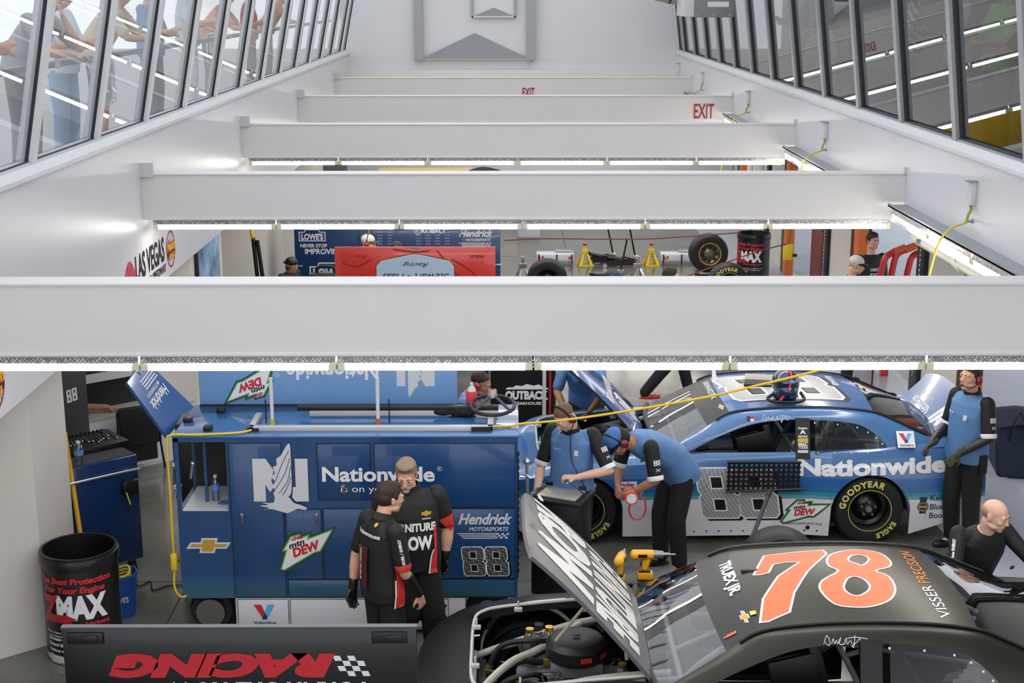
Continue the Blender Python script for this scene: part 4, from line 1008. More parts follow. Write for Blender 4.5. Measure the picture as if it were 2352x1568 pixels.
def hand_mb(w, d, n, side, curl=.35, s=1.0, spread=.1, thumb=.7):
    """w wrist, d direction of the fingers, n back-of-hand normal, side +1 = thumb on d x n side"""
    m = MB(); d = V(d).normalized(); n = V(n); n = (n - d*n.dot(d)).normalized(); t = d.cross(n)*side
    F = Matrix((t, d, n)).transposed()
    m.ell(w + d*.048*s, V((.040,.052,.0155))*s, F, 18, 12); m.cap(w - d*.02*s, w + d*.02*s, .026*s, .027*s)
    for k, (o, L) in enumerate(((.030,.070),(.010,.079),(-.011,.073),(-.030,.058))):
        p = w + d*.085*s + t*o*s; dirn = (d + t*(o*spread*8)).normalized(); ln = L*s; a = curl
        for j, f in enumerate((.44,.32,.24)):
            ax = t; a2 = curl*(.5+.7*j); dd = (dirn*cos(a2*1.1+j*curl*.6) - n*sin(a2*1.1+j*curl*.6)).normalized(); q = p + dd*ln*f
            m.cap(p, q, (.0098-.001*j)*s, (.0092-.001*j)*s, 10); p = q
    p = w + d*.025*s + t*.03*s; q = p + (d*.6 + t*.75*thumb - n*.35).normalized()*.042*s; m.cap(w+d*.01*s+t*.012*s, q, .016*s, .0125*s, 10)
    r = q + (d*.85 + t*.25*thumb - n*.45).normalized()*.033*s; m.cap(q, r, .0115*s, .009*s, 10)
    return m
def spine_rings(P, f, pad=0, n=24):
    """P: list of (centre, side axis, half width, half depth); f forward hint"""
    rings = []; c = [V(p[0]) for p in P]
    for i, (ce, sa, hw, hd) in enumerate(P):
        up = (c[min(i+1,len(c)-1)] - c[max(i-1,0)]).normalized(); sa = V(sa); sa = (sa - up*sa.dot(up)).normalized(); fw = sa.cross(up)
        r = []
        for k in range(n):
            a = 2*pi*k/n; e = .82; x = abs(cos(a))**e*(1 if cos(a) >= 0 else -1); y = abs(sin(a))**e*(1 if sin(a) >= 0 else -1)
            r.append(c[i] + sa*x*(hw+pad) + fw*y*(hd+pad))
        rings.append(r)
    return rings
DEF = dict(pelvis=(0,0,.96), waist=(0,0,1.10), chest=(0,0,1.32), neck=(0,.01,1.52), head=(0,-.015,1.655),
  hipL=(.10,0,.93), kneeL=(.11,-.02,.50), ankL=(.12,.01,.09), hipR=(-.10,0,.93), kneeR=(-.11,-.02,.50), ankR=(-.12,.01,.09),
  shL=(.195,.01,1.44), elL=(.25,.03,1.15), wrL=(.26,-.04,.90), shR=(-.195,.01,1.44), elR=(-.25,.03,1.15), wrR=(-.26,-.04,.90),
  sideU=(1,0,0), sideL=(1,0,0), hd=(0,0,0), toeL=(.1,-1,0), toeR=(-.1,-1,0), hdL=None, hdR=None, hnL=(1,0,.1), hnR=(-1,0,.1), curlL=.45, curlR=.45)
def person(label, loc, rz=0, pose=None, k=1.0, skin=None, hair='short', hairm=None, shirt=None, sleeves=None, cuff=None, pants=None, legs=True, vox=.008,
           bulk=1.0, gloves=(), gm=None, collar=None, face=True, brows='3a2a20', goatee=None, group=None, sleeve_len=.8, longsl=(), shorts=False, shoes=None, facing=True):
    J = dict(DEF); J.update(pose or {}); J = {a: (V(b) if isinstance(b, tuple) and len(b) == 3 and a not in ('hd',) else b) for a, b in J.items()}
    skin = skin or SKIN; pants = pants or CLP; shirt = shirt or CLB; B = bulk
    M = Matrix.Translation(J['head']) @ headframe(*J['hd']); su, sl = J['sideU'], J['sideL']
    b = head_mb(M); nb = M @ V((0,.03,-.06)); b.cap(J['neck']+V((0,0,-.03)), nb, .060, .056)
    tor = [(J['pelvis']-(J['waist']-J['pelvis'])*.55, sl, .155*B, .105*B), (J['pelvis'], sl, .168*B, .118*B), (J['waist'], sl.lerp(su,.5), .150*B, .112*B*B), (J['waist'].lerp(J['chest'],.55), su, .160*B, .118*B),
           (J['chest'], su, .172*B, .118*B), (J['chest'].lerp(J['neck'],.5), su, .172*B, .098*B), (J['chest'].lerp(J['neck'],.8), su, .115*B, .075*B), (J['neck'], su, .058, .058)]
    b.loft(spine_rings(tor, None))
    for s in 'LR':
        b.cap(J['chest'].lerp(J['sh'+s],.75)+V((0,0,.02)), J['sh'+s], .055*B, .058*B)
        b.cap(J['sh'+s], J['el'+s], .054*B, .041*B); b.cap(J['el'+s], J['el'+s].lerp(J['wr'+s],.35), .041*B, .043*B); b.cap(J['el'+s].lerp(J['wr'+s],.35), J['wr'+s], .043*B, .027)
        d = J['hd'+s] if J['hd'+s] is not None else (J['wr'+s]-J['el'+s]); sd = -1 if s == 'L' else 1
        h = hand_mb(J['wr'+s], d, J['hn'+s], sd, J['curl'+s], 1.02)
        if s not in gloves: b.merge(h)
        if legs:
            b.cap(J['hip'+s], J['knee'+s], .082*B, .056); b.cap(J['knee'+s], J['knee'+s].lerp(J['ank'+s],.3), .055, .057); b.cap(J['knee'+s].lerp(J['ank'+s],.3), J['ank'+s], .057, .038)
    if legs:
        for s in 'LR': b.cap(J['ank'+s]+V((0,0,-.03)), J['ank'+s]+V(J['toe'+s]).normalized()*.12+V((0,0,-.05)), .035, .028)
    body = obj('person', b, skin, None, loc=loc, rz=rz); body.scale = (k,k,k); finish(body, vox, 3); tag(body, label, 'person', group)
    # shirt
    t = MB(); tt = [(a, s_, w_+.014+q_, d_+.016+q_) for (a, s_, w_, d_), q_ in zip(tor[:-1], (.03,.024,.026,.016,.008,.004,.0))] + [(J['neck'].lerp(J['chest'],.02), su, .068, .068)]
    t.loft(spine_rings(tt, None)); t.merge(MB().cap(J['chest']+V(su)*.09, J['shL'], .07*B, .066*B)); t.merge(MB().cap(J['chest']-V(su)*.09, J['shR'], .07*B, .066*B))
    for s in 'LR': t.cap(J['chest'].lerp(J['neck'],.6), J['sh'+s], .06*B, .064*B)
    sh_ = obj('shirt', t, shirt, body); finish(sh_, vox, 3); body['_shirt'] = 1
    for s in 'LR':
        f = 1.0 if s in longsl else sleeve_len; m = MB()
        e = J['sh'+s].lerp(J['el'+s], f); m.cap(J['sh'+s]+(J['sh'+s]-J['el'+s])*.05, e, .070*B, .064*B if f < 1 else .052*B)
        if s in longsl: m.cap(J['el'+s], J['wr'+s], .051*B, .036)
        so = obj('sleeve', m, sleeves or shirt, body); finish(so, vox, 3)
        if cuff and s not in longsl:
            d = (J['el'+s]-J['sh'+s]).normalized(); c = MB(); r_ = .068*B+.003
            c.lathe([(r_-.003,-.02),(r_,-.012),(r_,.012),(r_-.003,.022)], e+d*.035, d, 24); obj('cuff', c, cuff, so)
    if collar:
        c = MB(); q = J['neck']+V((0,0,.0)); up = (nb-J['neck']).normalized(); c.lathe([(.078,-.02),(.073,.012),(.068,.034),(.072,.036),(.085,-.018)], q, up.lerp(V((0,0,1)),.4), 28, closed=True); obj('collar', c, collar, body)
    if legs:
        p = MB(); p.loft(spine_rings([(J['pelvis']-(J['waist']-J['pelvis'])*.7, sl, .15*B, .115*B), (J['pelvis'], sl, .176*B, .126*B), (J['pelvis'].lerp(J['waist'],.55), sl, .166*B, .122*B)], None))
        for s in 'LR':
            if shorts: p.cap(J['hip'+s], J['knee'+s]+V((0,0,.02)), .098*B, .085*B)
            else: p.cap(J['hip'+s], J['knee'+s], .106*B, .084*B); p.cap(J['knee'+s], J['ank'+s]+V((0,0,.01)), .084*B, .072)
        po = obj('trousers', p, pants, body); finish(po, max(vox,.01), 4)
        for s in 'LR':
            a = J['ank'+s]; tv = V(J['toe'+s]); tv.z = 0; tv.normalize(); sv = V((-tv.y, tv.x, 0)); sh = MB(); Fm = Matrix((sv, tv, V((0,0,1)))).transposed()
            base = V((a.x, a.y, a.z-.09))
            sh.ell(base+tv*.10+V((0,0,.035)), (.048,.11,.036), Fm); sh.ell(base+V((0,0,.05)), (.042,.06,.055), Fm); sh.ell(base+tv*.05+V((0,0,.012)), (.047,.15,.014), Fm)
            so = obj('shoe', sh, shoes or SHOE, body); finish(so, .01, 2)
    if hair:
        h = obj('hair', hair_mb(M, hair), hairm or HB, body); h.modifiers.clear(); finish(h, .007, 2)
    if face: face_parts(body, M, skin, brows, goatee)
    for s in gloves:
        d = J['hd'+s] if J['hd'+s] is not None else (J['wr'+s]-J['el'+s]); sd = -1 if s == 'L' else 1
        g = hand_mb(J['wr'+s], d, J['hn'+s], sd, J['curl'+s], 1.12); g.cap(J['wr'+s]-V(d).normalized()*.05, J['wr'+s], .038, .036)
        go = obj('glove', g, gm or M_BLACK, body); finish(go, .006, 1)
    return body, M, J
def kid(b, n): return [c for c in b.children if c.name.split('.')[0] == n]
def on_shirt(b, name, PF, m, o, u, v, what=('shirt',), lift=.016, cell=.03):
    src = [c for w_ in what for c in kid(b, w_)]; return decal(name, PF, m, src[0], o, u, v, bvh(*src), lift, cell)
def arm_text(sl, a, b, t, out, pf):
    d = (b-a).normalized(); o = V(out); o = (o - d*o.dot(d)).normalized(); decal('sleeve_lettering', pf, MW, sl, a.lerp(b, t)+o*.3, -d, o.cross(-d), bvh(sl), .012, .02)
# --- older man in the black shirt facing us
pA = dict(head=(-.03,-.06,1.645), hd=(-12,20,0), elL=(.29,.03,1.17), wrL=(.27,.02,.93), hnL=(.8,.5,0), curlL=.7, elR=(-.27,.02,1.15), wrR=(-.25,-.02,.92),
          kneeL=(.16,-.05,.5), ankL=(.17,-.02,.09), kneeR=(-.03,-.03,.5), ankR=(-.12,.05,.09), shL=(.21,.01,1.44), shR=(-.21,.01,1.44))
A, MA, JA = person('grey-haired man with a goatee in a black and red shirt before the blue cabinet', (-.73,10.42,0), R(8), pA, 1.0, SKIN, 'full', HG,
    bulk=1.20, gloves=('L',), collar=CLB, brows='8a765e', goatee=mat('grey_beard','a79b8c',.8), sleeve_len=.72)
gl = MB()
for k_ in (-1,1): gl.lathe([(.024,-.002),(.026,0),(.024,.002)], MA @ V((k_*.030,-.062,.112)), MA.to_3x3() @ V((k_*.15,-.6,.8)), 20, closed=True)
gl.tube([MA @ V(p) for p in ((-.078,.0,.09),(-.055,-.05,.108))], .003, 6).tube([MA @ V(p) for p in ((.078,.0,.09),(.055,-.05,.108))], .003, 6).tube([MA @ V(p) for p in ((-.008,-.068,.115),(.008,-.068,.115))], .003, 6)
obj('glasses', gl, mat('spectacle_frame','2b2b2e',.3), A)
dn = (0,.12,1)
on_shirt(A, 'shirt_lettering', join(text2d('FURNITURE', .062, .36, bold=.05, y=.0), text2d('ROW', .10, .25, bold=.05, x=.03, y=-.14)), MW, (-.0,-.3,1.25), (1,0,0), dn, cell=.025)
on_shirt(A, 'shirt_bowtie', poly2d([[(-.04,-.012),(-.035,.012),(-.013,.012),(-.011,.02),(.013,.02),(.012,.012),(.04,.012),(.035,-.012),(.012,-.012),(.01,-.02),(-.013,-.02),(-.012,-.012)]]), MGO, (.11,-.3,1.385), (1,0,0), dn)
on_shirt(A, 'shirt_small_lettering', text2d('GOODYEAR', .012, .07, bold=.03), MW, (.11,-.3,1.34), (1,0,0), dn)
on_shirt(A, 'red_side_panel', poly2d([[(.07,.20),(.065,.0),(.04,-.06),(.03,-.2),(.09,-.2),(.10,.20)]]), CLR, (.15,-.3,1.08), (.9,.35,0), (0,0,1), lift=.013)
on_shirt(A, 'white_piping', stroke2d([(.058,.0,0),(.033,-.06,0),(.022,-.2,0)], .012), MW, (.15,-.3,1.08), (.9,.35,0), (0,0,1), lift=.02)
sl_ = kid(A, 'sleeve')[0]; jd = JA['elL']-JA['shL']
decal('sleeve_red', poly2d([[(-.06,.02),(.06,.06),(.07,-.05),(.04,-.09),(-.02,-.02)]]), CLR, sl_, JA['shL']+jd*.7+V((0,-.3,0)), (1,0,0), (0,0,1), bvh(sl_), .012, .02)
# --- younger man, back to us, looking to the right
pB = dict(head=(.02,-.04,1.665), hd=(48,10,0), sideU=(1,.08,0), wrL=(.33,-.16,.93), elL=(.27,.0,1.16), hdL=(.15,-.25,-1), hnL=(1,-.3,0), elR=(-.26,.0,1.15), wrR=(-.24,.06,.93), hdR=(0,.1,-1), hnR=(-1,0,0), curlL=.55)
B_, MB_, JB = person('dark-haired younger man seen side-on in a black and red team shirt beside the grey-haired man', (-.83,9.92,0), R(100), None, 1.0) if False else (None,None,None)
pB = dict(head=(.0,-.07,1.64), hd=(-4,8,0), elR=(-.25,-.02,1.15), wrR=(-.22,-.17,.92), hdR=(.05,-.35,-1), hnR=(-1,-.2,0), curlR=.5, elL=(.26,.08,1.15), wrL=(.25,.12,.90), hdL=(0,.1,-1))
B_, MB_, JB = person('dark-haired younger man in a black shirt standing with his back half turned', (-.90,9.88,0), R(128), pB, .985, SKIN, 'short', HB, gloves=('L',), collar=CLB, sleeve_len=.74)
for s_ in ('shirt',): pass
on_shirt(B_, 'back_lettering', text2d('furniturerow.com', .03, .27, bold=.04), MW, (.0,.3,1.40), (-1,0,0), (0,0,1), cell=.03)
on_shirt(B_, 'back_panel', rect2d(-.03,-.22,.05,.12), mat('maroon_print','4a1416',.7), (.02,.3,1.20), (-1,0,0), (0,0,1))
on_shirt(B_, 'back_print', join(stroke2d([(-.1,.1,0),(-.09,-.0,0),(-.12,-.15,0)],.01), stroke2d([(-.06,.12,0),(-.07,0,0),(-.06,-.16,0)],.01), stroke2d([(-.12,.02,0),(-.05,.03,0)],.008), stroke2d([(-.12,-.06,0),(-.05,-.05,0)],.008), stroke2d([(-.13,-.13,0),(-.05,-.12,0)],.008), stroke2d([(-.11,.09,0),(-.05,.1,0)],.008)), mat('print_orange','b5452c',.7), (.01,.3,1.20), (-1,0,0), (0,0,1))
on_shirt(B_, 'print_lettering', text2d('MARTIN TRUEX JR', .018, .25, bold=.03), MW, (.06,.3,1.17), (0,0,-1), (-1,0,0), lift=.02)
on_shirt(B_, 'collar_bowtie', disc2d(0,0,.014,12), MGO, (-.06,.3,1.49), (-1,0,0), (0,0,1))
sl_ = kid(B_, 'sleeve')[1]; jd = JB['elR']-JB['shR']; e_ = JB['shR'].lerp(JB['elR'],.74)
obj('red_cuff', MB().lathe([(.058,-.02),(.0625,-.01),(.0625,.014),(.058,.03)], e_+jd.normalized()*.03, jd, 24), CLR, sl_)
arm_text(sl_, JB['shR'], JB['elR'], .42, (-1,.25,0), text2d('MOBIL 1 ENERGY', .022, .20, bold=.04))
on_shirt(B_, 'red_side_panel', poly2d([[(-.02,.06),(.045,.10),(.05,-.24),(-.045,-.24),(-.02,-.04)]]), CLR, (-.25,.0,1.10), (0,-1,0), (0,0,1), lift=.014)
on_shirt(B_, 'white_piping', stroke2d([(-.03,-.02,0),(-.045,-.24,0)], .012), MW, (-.25,.0,1.10), (0,-1,0), (0,0,1), lift=.02)
wb = MB(); jd = JB['wrR']-JB['elR']; wb.cap(JB['elR'].lerp(JB['wrR'],.22), JB['elR'].lerp(JB['wrR'],.95), .048, .037); finish(obj('arm_sleeve', wb, M_BLACK, B_), .008, 2)
# --- crew of the blue car
def crew88(b, M, J, chestpos=(.09,-.3,1.33), armnum='L'):
    on_shirt(b, 'crest', join(rect2d(-.018,-.02,.018,.03), text2d('UNITED', .008, .05, y=-.04)), MWS, chestpos, (1,0,0), (0,.1,1))
    on_shirt(b, 'chest_lettering', join(text2d('Nationwide', .014, .08, bold=.03), text2d('insurance', .009, .05, y=-.02)), MWS, (-chestpos[0], chestpos[1], chestpos[2]+.02), (1,0,0), (0,.1,1))
def sleeve_marks(b, J, idx, s, outd, upd=None):
    sl = kid(b, 'sleeve')[idx]; d = (J['el'+s]-J['sh'+s]).normalized(); o = V(outd).normalized(); o = (o-d*o.dot(d)).normalized(); u = d.cross(o)*-1; u = o.cross(d); T = bvh(sl)
    up = -d; uu = up.cross(o)
    c = J['sh'+s].lerp(J['el'+s], .45)+o*.3
    decal('sleeve_number', join(poly2d(eight(.03,.045,.0,-.017,0)), poly2d(eight(.03,.045,.0,.017,0))), MWS, sl, c, uu, up, T, .012, .02)
    decal('sleeve_emblem', join(stroke2d([(-.018,.014,0),(-.008,.003,0),(.008,.003,0),(.018,.014,0)],.006,4), stroke2d([(-.018,-.014,0),(-.008,-.003,0),(.008,-.003,0),(.018,-.014,0)],.006,4)), MWS, sl, J['sh'+s].lerp(J['el'+s], .68)+o*.3, uu, up, T, .012, .02)
pC = dict(head=(-.02,-.13,1.63), hd=(-32,42,0), neck=(0,-.03,1.50), chest=(0,0,1.30), elL=(.37,-.06,1.17), wrL=(.13,-.26,1.14), hdL=(-1,-.35,.05), hnL=(-.1,-.3,1), curlL=.75,
          elR=(-.27,-.05,1.14), wrR=(-.24,-.26,.93), hdR=(-.3,-.8,-.5), hnR=(-.2,-.3,1), curlR=.3)
C_, MC, JC = person('close-cropped crewman in a blue shirt and dark red ear muffs looking down at a clipboard', (.60,12.05,0), R(-22), pC, 1.0, SKIN2, 'buzz', HS, shirt=CLBL, sleeves=CLB, cuff=MW, collar=CLB)
ear_muffs(C_, MC); crew88(C_, MC, JC); sleeve_marks(C_, JC, 0, 'L', (1,-.6,0))
obj('radio_wire', MB().tube(smoothpoly([MC @ V((.09,-.02,-.04)), V((.04,-.16,1.42)), V((.06,-.17,1.25)), V((.14,-.17,1.1)), V((.18,-.12,.98))], 5, False), .004, 6), M_BLACK, C_)
obj('blue_tube', MB().tube(smoothpoly([V((.10,-.38,1.14)), V((.16,-.30,1.05)), V((.20,-.2,.95)), V((.16,-.2,.82)), V((.12,-.22,.76))], 5, False), .006, 6), mat('teal_tube','31546a',.5), C_)
# bending crewman
pD = dict(pelvis=(0,.20,.93), waist=(0,.10,1.07), chest=(0,-.12,1.20), neck=(0,-.30,1.27), head=(-.0,-.44,1.28), hd=(0,58,0), hipL=(.10,.2,.9), hipR=(-.10,.2,.9), kneeL=(.11,.12,.5), kneeR=(-.11,.10,.5), ankL=(.12,.16,.09), ankR=(-.12,.12,.09),
          shL=(.19,-.22,1.24), elL=(.27,-.22,.98), wrL=(.10,-.34,.84), hdL=(-.9,-.3,-.1), hnL=(-.1,-.8,.4), curlL=.8, shR=(-.19,-.22,1.24), elR=(-.22,-.28,.98), wrR=(-.08,-.38,.85), hdR=(.6,-.3,-.3), hnR=(0,-.8,.4), curlR=.6)
D_, MD_, JD = person('crewman in a blue cap bending forward over an air gauge beside the blue car', (1.42,12.38,0), R(-62), pD, 1.04, SKIN3, None, HK, shirt=CLBL, sleeves=CLB, cuff=MW)
cap_hat(D_, MD_, mat('cap_blue','3f6fae',.7), M_BLACK); ear_muffs(D_, MD_)
hr = hair_mb(MD_ @ Matrix.Translation((0,.01,-.03)), 'short'); h_ = obj('hair', hr, HK, D_); finish(h_, .008, 2)
on_shirt(D_, 'harness', stroke2d([(-.15,.12,0),(0,.0,0),(.02,-.3,0)], .012), M_BLACK, (.0,.1,1.6), (1,0,0), (0,-1,.3), lift=.02)
sleeve_marks(D_, JD, 0, 'L', (1,-.1,.1))
# crewman standing at the trunk
pE = dict(head=(.02,-.05,1.665), hd=(6,-6,0), elL=(.27,-.02,1.16), wrL=(.16,-.26,1.02), hdL=(-.25,-.6,-.7), hnL=(.6,-.6,.3), curlL=.5, elR=(-.25,-.02,1.16), wrR=(-.14,-.30,1.04), hdR=(.2,-.9,-.3), hnR=(-.6,-.3,.6), curlR=.6, kneeL=(.1,-.0,.5), kneeR=(-.09,-.06,.5))
E_, ME, JE = person('dark-haired crewman in a blue shirt, gloves and red ear muffs standing at the open trunk', (4.41,12.9,0), R(-64), pE, 1.04, SKIN, 'short', HB, shirt=CLBL, sleeves=CLB, cuff=MW, gloves=('L','R'), gm=mat('work_glove','3a3f2c',.7,noise=.4,nscale=25), collar=CLB)
ear_muffs(E_, ME, '8a1a22'); sleeve_marks(E_, JE, 0, 'L', (1,-.1,0)); crew88(E_, ME, JE)
for s in 'LR':
    m_ = MB(); m_.cap(JE['el'+s], JE['el'+s].lerp(JE['wr'+s],.98), .048, .037); m_.cap(JE['sh'+s].lerp(JE['el'+s],.7), JE['el'+s], .056, .048); finish(obj('arm_sleeve', m_, M_BLACK, E_), .008, 2)
obj('radio_pouch', MB().bev((.16,-.04,.80),(.22,.05,.98),.01), M_BLACK, E_)
# crouching man of the black team
pF = dict(pelvis=(0,.16,.50), waist=(0,.10,.64), chest=(0,-.02,.84), neck=(0,-.10,1.02), head=(.02,-.17,1.145), hd=(34,14,0), hipL=(.10,.14,.48), hipR=(-.10,.14,.48), kneeL=(.16,-.26,.52), kneeR=(-.16,-.24,.50), ankL=(.14,-.06,.10), ankR=(-.14,.02,.10),
          shL=(.20,-.05,.96), elL=(.30,-.26,.80), wrL=(.18,-.44,.95), hdL=(0,-.4,.8), hnL=(.4,-.8,0), curlL=.4, shR=(-.20,-.05,.96), elR=(-.30,-.2,.75), wrR=(-.14,-.40,.62), hdR=(.3,-.8,-.2), hnR=(-.3,-.2,.9))
F_, MF, JF = person('bald crewman in a black shirt crouching behind the charcoal car', (3.84,10.80,0), R(12), pF, 1.05, SKIN2, 'bald', mat('hair_shaved','a37e6a',.6), gloves=('L',), sleeve_len=1.0, longsl=('L','R'))
on_shirt(F_, 'chest_bowtie', join(poly2d([[(-.035,-.01),(-.03,.01),(.035,.01),(.03,-.01)]]), rect2d(-.01,-.018,.01,.018)), MGO, (.12,-.5,.90), (1,0,0), (0,-.4,1))
on_shirt(F_, 'chest_lettering', text2d('SIRIUS XM', .014, .06, bold=.04), MWS, (.12,-.5,.86), (1,0,0), (0,-.4,1))
on_shirt(F_, 'chest_patch', disc2d(0,0,.02,16), MGR, (-.02,-.5,.88), (1,0,0), (0,-.4,1))
slf = kid(F_, 'sleeve')[1]; dd = (JF['elR']-JF['shR']).normalized()
arm_text(slf, JF['shR'], JF['elR'], .5, (-.6,-.6,.5), text2d('5-hour ENERGY', .024, .17, bold=.05))
# mechanic half under the raised blue hood
pG = dict(pelvis=(0,.12,.93), waist=(0,.06,1.07), chest=(0,-.12,1.26), neck=(0,-.26,1.38), head=(0,-.36,1.36), hd=(0,58,0), shL=(.19,-.18,1.34), shR=(-.19,-.18,1.34), elL=(.25,-.3,1.08), wrL=(.15,-.5,.95), elR=(-.25,-.3,1.08), wrR=(-.12,-.5,.95), hipL=(.10,.12,.9), hipR=(-.10,.12,.9))
G_, MG, JG = person('mechanic in a blue cap leaning over the engine under the raised blue hood', (.88,14.95,0), R(-14), pG, 1.0, SKIN3, None, HK, shirt=CLBL, sleeves=CLBL, cuff=None, vox=.01)
cap_hat(G_, MG, mat('cap_blue'), mat('cap_blue'), front=(rect2d(-.01,-.01,.01,.012), MWS)); ear_muffs(G_, MG, '8a1a22'); finish(obj('hair', hair_mb(MG @ Matrix.Translation((0,.02,-.02)), 'long'), HK, G_), .01, 2)
# man with orange-red muffs beyond the cabinet, facing right
pH = dict(head=(.0,-.10,1.60), hd=(0,20,0))
H_, MH_, JH = person('bearded man in red ear muffs looking down behind the blue cabinet', (-.33,13.15,0), R(78), pH, 1.0, SKIN3, 'buzz', HB, shirt=CLBL, sleeves=CLBL, vox=.01)
ear_muffs(H_, MH_, 'a8322a'); finish(obj('beard', MB().ell(MH_ @ V((0,-.055,-.085)), (.055,.055,.035), MH_.to_3x3()), HB, H_), .008, 1)
# walker beyond the second beam
pI = dict(kneeL=(.1,-.2,.52), ankL=(.1,-.30,.11), kneeR=(-.1,.02,.50), ankR=(-.1,.30,.14), toeL=(0,-1,0), toeR=(0,-1,0))
person('person in black trousers and red shoes walking past behind the blue car', (2.15,18.1,0), R(90), pI, 1.0, SKIN, 'short', HB, vox=.012, face=False, shoes=mat('shoe_red','b02a2e',.5))
# bay behind the second beam
I_, MI, JI = person('man in a white and green cap with a headset behind the red lid', (-2.02,20.6,0), R(84), dict(head=(0,-.03,1.67), hd=(0,6,0)), 1.0, SKIN, None, HB, shirt=mat('shirt_pale','c9ccd2',.7), vox=.012, sleeve_len=.8)
cap_hat(I_, MI, mat('cap_white','d2d2cc',.7), mat('cap_green','3a4a38',.7)); ear_muffs(I_, MI, 'a02832')
I2, MI2, JI2 = person('person in a black cap with a red badge, mostly hidden by the red lid', (-1.58,20.7,0), R(0), dict(head=(0,-.03,1.60), hd=(0,30,0)), .97, SKIN, None, HB, vox=.012)
cap_hat(I2, MI2, M_BLACK, M_BLACK, front=(disc2d(0,0,.022,16), MRD))
I3, MI3, JI3 = person('man in a black cap and black shirt standing beside the dark blue cabinet', (-3.05,19.9,0), R(62), dict(head=(0,-.04,1.60), hd=(0,10,0)), .92, SKIN3, None, HK, vox=.012)
cap_hat(I3, MI3, M_BLACK, M_BLACK, back=True); ear_muffs(I3, MI3, '2a2a2e')
I4, MI4, JI4 = person('man in a white mesh cap and black shirt by the far garage door', (4.72,18.9,0), R(80), dict(head=(0,-.04,1.66), hd=(0,14,0)), 1.0, SKIN, None, HB, vox=.012)
cap_hat(I4, MI4, mat('cap_white'), M_BLACK)
I5, MI5, JI5 = person('man in a black shirt with white print in the far doorway', (5.35,20.4,0), R(20), dict(head=(0,-.02,1.70)), 1.02, SKIN, 'short', HB, vox=.012, cuff=MW)
on_shirt(I5, 'shirt_print', join(text2d('DIRECTV', .04, .2, bold=.03), text2d('EXCEL', .05, .2, bold=.03, y=-.08), rect2d(-.08,-.2,.0,-.12), rect2d(.02,-.22,.09,-.14)), MWS, (0,-.3,1.3), (1,0,0), (0,0,1), cell=.05)
# ================================================================ CABINETS AND CARTS
CB = mat('cart_blue', '1d4475', .28, coat=.5, noise=.03, nscale=3); CBL = mat('cart_light_blue', '78a2d0', .25, coat=.4); CBD = mat('cart_navy', '16335c', .35, coat=.3)
CW = mat('cart_white', 'd3d3d8', .35, coat=.2); M_SEAM = mat('seam_dark', '0f1c33', .6); M_RUB = mat('rubber', '141415', .6)
M_LATCH = mat('latch_steel', '8d9096', .25, .9)
BAND = ramp_mat('cabinet_paint', [(0,'2f5a72'),(.075,'2a557a'),(.11,'234f7e'),(.14,'1d4475'),(1,'1f4a80')], 2, .33, 1.75, .28, .5)
# --- big blue cabinet, front face in the plane y = 0 of its own frame
K = thing('tool_cabinet', 'large blue rolling cabinet with a white N and eagle logo', 'cabinet', (-2.69, 11.05, 0))
W, H, DP = 2.80, 1.73, .88
b = MB(); b.box((.42,0,.33),(W,DP,H)); b.box((0,.0,.33),(.42,DP,1.10)); b.box((0,.62,1.10),(.42,DP,H)); b.box((0,0,H-.035),(.42,DP,H)); b.box((0,0,1.10),(.035,.035,H)); b.box((.19,.20,1.10),(.215,.23,H))
body = obj('body', b, BAND, K, 0)
obj('top_panel', MB().bev((-.01,-.012,H),(W+.01,DP+.01,H+.022),.006), mat('cart_top_blue','3a68a0',.22,coat=.6), K)
obj('shelf_liner', MB().box((.04,.01,1.10),(.415,.61,1.106)), CW, K, 0)
obj('shelf_back', MB().box((.03,.60,1.1),(.42,.62,H-.04)), M_BLACK, K, 0)
sk = MB().bev((.44,-.004,.045),(2.36,.5,.33),.004); obj('skirt', sk, CW, K)
def door(x0, x1, z0, z1, hx=None, hz=None, nm='door', t=.012, mm=None):
    d = obj(nm, MB().bev((x0+.006,-t,z0+.006),(x1-.006,0,z1-.006),.004), mm or BAND, K)
    f = MB(); w_ = .004
    for a in ((x0,z0,x1,z0+w_),(x0,z1-w_,x1,z1),(x0,z0,x0+w_,z1),(x1-w_,z0,x1,z1)): f.box((a[0],-t-.001,a[1]),(a[2],-t+.001,a[3]))
    obj('edge_seam', f, M_SEAM, d, 0)
    if hx is not None: 
        l = obj('latch', MB().bev((hx-.014,-t-.012,hz-.045),(hx+.014,-t,hz+.045),.004).bev((hx-.009,-t-.018,hz-.0),(hx+.009,-t-.01,hz+.035),.003), M_LATCH, d)
    return d
door(.44,.875,.34,1.69, .53,1.045); door(.885,1.185,.50,1.12,1.145,1.045); door(1.16,1.60,1.20,1.685,1.375,1.29); door(1.625,2.78,1.13,1.685,2.19,1.15)
door(.885,2.78,.34,.50,None,None,'drawer'); door(1.195,2.78,.505,1.125,None,None,'drawer')
door(.455,.885,.07,.325,None,None,'door',.01,CW); door(.895,2.22,.06,.325,None,None,'drawer',.01,CW)
hh = MB(); hh.box((W-.004,.0,.5),(W+.004,.02,1.6))
for i in range(18): hh.cone((W+.004,.01,.55+i*.06),(W+.004,.01,.59+i*.06),.008,.008,8)
obj('hinge', hh, M_BLACK, K)
e = MB()
for s_ in (0,): 
    e.tube([(-.05,.12,1.28),(.02,.12,1.28)],.012,8); e.tube([(-.045,.12,1.28),(-.035,.10,1.45)],.010,8); e.ell((-.033,.1,1.46),.022); e.tube([(-.05,.1,1.18),(-.03,.1,1.26)],.016,10)
    e.tube([(.10,.1,1.35),(.12,.1,1.47)],.012,8); e.ell((.125,.1,1.48),.02)
obj('side_fitting', e, M_STEEL, K)
